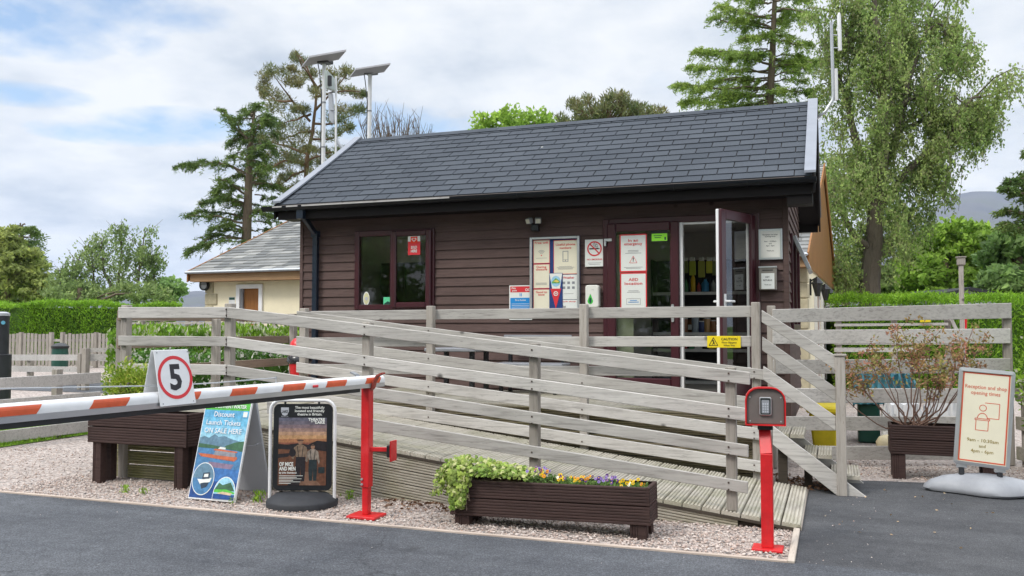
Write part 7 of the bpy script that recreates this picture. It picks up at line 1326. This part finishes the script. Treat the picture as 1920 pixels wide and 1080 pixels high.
D_ = 15; p = atD(1804, 600, D_); zt = atD(1807, 497, D_).z; t = thing('lamp_post', 'weathered wooden lamp post with square box head in front of the right hedge', 'lamp post', (p.x, p.y, 0)); mb = MB(); mb.box(p.x-.036, p.x+.036, p.y-.036, p.y+.036, 0, zt); mb.build('pole', 'post', t, bevel=.008); q = atD(1807, 487, D_); mb = MB(); mb.box(p.x-.06, p.x+.065, p.y-.06, p.y+.06, zt+.001, zt+.13); mb.build('box_head', 'post', t, bevel=.01); mb = MB(); mb.box(p.x-.075, p.x+.08, p.y-.075, p.y+.075, zt+.1305, zt+.15); mb.build('cap', 'post', t)
D_ = 26; a, b_, c_ = atD(1770, 554, D_), atD(1864, 554, D_), atD(1815, 541, D_); t = thing('shed', 'low pale gabled shed with dark roof edge behind the right hedge', 'shed', ((a.x+b_.x)/2, (a.y+b_.y)/2, 0)); n = V((Fw.x, Fw.y, 0)).normalized()*3.5; z0 = V((a.x, a.y, 0)); z1 = V((b_.x, b_.y, 0)); lo = V((0, 0, -.06))
mb = MB(); F_ = [z0, a+lo, c_+lo, b_+lo, z1]; mb.add(F_+[q+n for q in F_], [(0, 1, 2, 3, 4), (9, 8, 7, 6, 5), (0, 5, 6, 1), (3, 8, 9, 4)]); mb.build('wall', 'lightgrey', t); mb = MB(); sd_ = (b_-a).normalized()*.25
for e0, e1 in ((a-sd_, c_), (c_, b_+sd_)): o = -n*.06; mb.hexa([e0+o+V((0, 0, -.059)), e0+o+V((0, 0, .04)), e1+o+V((0, 0, .04)), e1+o+V((0, 0, -.059)), e0+n+V((0, 0, -.059)), e0+n+V((0, 0, .04)), e1+n+V((0, 0, .04)), e1+n+V((0, 0, -.059))])
mb.build('roof', 'rubber', t)
f5 = thing('gate_railings', 'pale far gate with yellow plate in front of the right hedge', 'gate', tuple(atD(1670, 611, 16)))
for L_, R_ in (((1566, 607, 612), (1778, 605, 610)), ((1566, 596, 601), (1778, 596, 600)), ((1566, 640, 646), (1778, 640, 646)), ((1566, 652, 660), (1720, 652, 660))): frail(f5, L_, R_, 16, 16, .05)
for px in (1572, 1677, 1778): p = atD(px, 594, 16); post(f5, p.x, p.y+.06, 0, p.z, .10)
mb = MB(); mb.bar(atD(1783, 598, 16), atD(1795, 622, 16), .03, .06); mb.build('brace', 'rail_z', f5)
t = thing('yellow_plate', 'small yellow plate on the far gate in front of the right hedge', 'sign', tuple(atD(1725, 604, 15.95))); a, b_, c_, d = atD(1725, 604, 15.95), atD(1725, 598, 15.95), atD(1745, 598, 15.95), atD(1745, 604, 15.95); n = V((0, .02, 0)); mb = MB(); mb.hexa([a, b_, c_, d, a+n, b_+n, c_+n, d+n]); mb.build('plate', 'yellow', t)
p = atD(1807, 622, 15.5); t = thing('red_stake', 'thin leaning red stake beside the wooden lamp post', 'stake', (p.x, p.y, 0)); mb = MB(); mb.tube([(p.x-.04, p.y, 0), atD(1811, 597, 15.5)], .022, 8); mb.build('stake', 'red', t)
# ------------------------------------------------------------------ hills
prof = [(-500, 560), (-300, 545), (-100, 548), (0, 552), (100, 556), (200, 560), (300, 556), (342, 549), (370, 545), (420, 550), (600, 565), (900, 575), (1200, 560), (1400, 520), (1560, 470), (1640, 438), (1690, 418), (1720, 402), (1760, 379), (1800, 363), (1830, 357.5), (1860, 357), (1900, 360), (1960, 372), (2100, 410), (2300, 470), (2600, 540)]
xs_ = np.arange(-500, 2600, 12.0); ys_ = np.interp(xs_, [a for a, _ in prof], [b for _, b in prof]); mb = MB(); rows = []; m = len(xs_)
nz = lambda x, s: math.sin(x*.011+s)+.6*math.sin(x*.029+2*s)+.35*math.sin(x*.067+s*3)
for j, (D_, h) in enumerate(((1500, 0), (1900, .30), (2400, .62), (2800, .88), (3100, 1.0), (3600, .75), (4500, .0))):
    for x, y in zip(xs_, ys_):
        r = ray(x, 611); r.z = 0; c = V((0, 0, 0))+r.normalized()*D_*r.length; hz = (611-y)/1640*3100+1.5; z = hz*h*(1+(.06*nz(x, j) if 0 < h < 1 else 0)); mb.v.append((c.x, c.y, z-2*(h == 0)))
mb.f = [(j*m+i, j*m+i+1, (j+1)*m+i+1, (j+1)*m+i) for j in range(6) for i in range(m-1)]; mb.m = [0]*len(mb.f); struct(mb.build('hills', 'hill', smooth=True))
# ------------------------------------------------------------------ trees across the road (mirrored in the cabin windows)
for k, (x, y, h) in enumerate(((-20, -24, 10), (-13, -26, 11), (-6, -25, 10.5), (1, -26, 11), (8, -24, 10), (15, -25, 10.5), (-27, -20, 10), (22, -22, 10))):
    t = thing('roadside_tree', ('leafy green tree across the road behind the viewpoint, mirrored in the cabin glass'), 'tree', (x, y, 0), 0, 'trees across the road'); wd = MB(); out = []; wd.tube([(x, y, -.2), (x+.2, y, h*.5), (x, y, h*.8)], [.25, .16, .05], 7, 0)
    for _ in range(75): v = rng.normal(0, 1, 3); v /= np.linalg.norm(v); clump((x+v[0]*4.2, y+v[1]*3.0, h*.54+v[2]*h*.44), 1.5, 130, .34, .22, out, .7, .5, .1)
    finish_tree(t, wd, out, 'bark', 'midleaf')
# ------------------------------------------------------------------ air
hz = MB(); hz.box(-4700, 4700, -40, 4800, -1.2, 500); ho = hz.build('haze', plain('air', (1, 1, 1, 1))); ho['kind'] = 'stuff'
hm = bpy.data.materials.new('thin air'); hm.use_nodes = True; hm.node_tree.nodes.clear(); o_ = hm.node_tree.nodes.new('ShaderNodeOutputMaterial'); v_ = hm.node_tree.nodes.new('ShaderNodeVolumePrincipled')
v_.inputs['Color'].default_value = (.62, .73, .95, 1); v_.inputs['Density'].default_value = .00011; v_.inputs['Anisotropy'].default_value = .1; hm.node_tree.links.new(v_.outputs[0], o_.inputs['Volume']); ho.data.materials.clear(); ho.data.materials.append(hm)
S.cycles.volume_bounces = 1
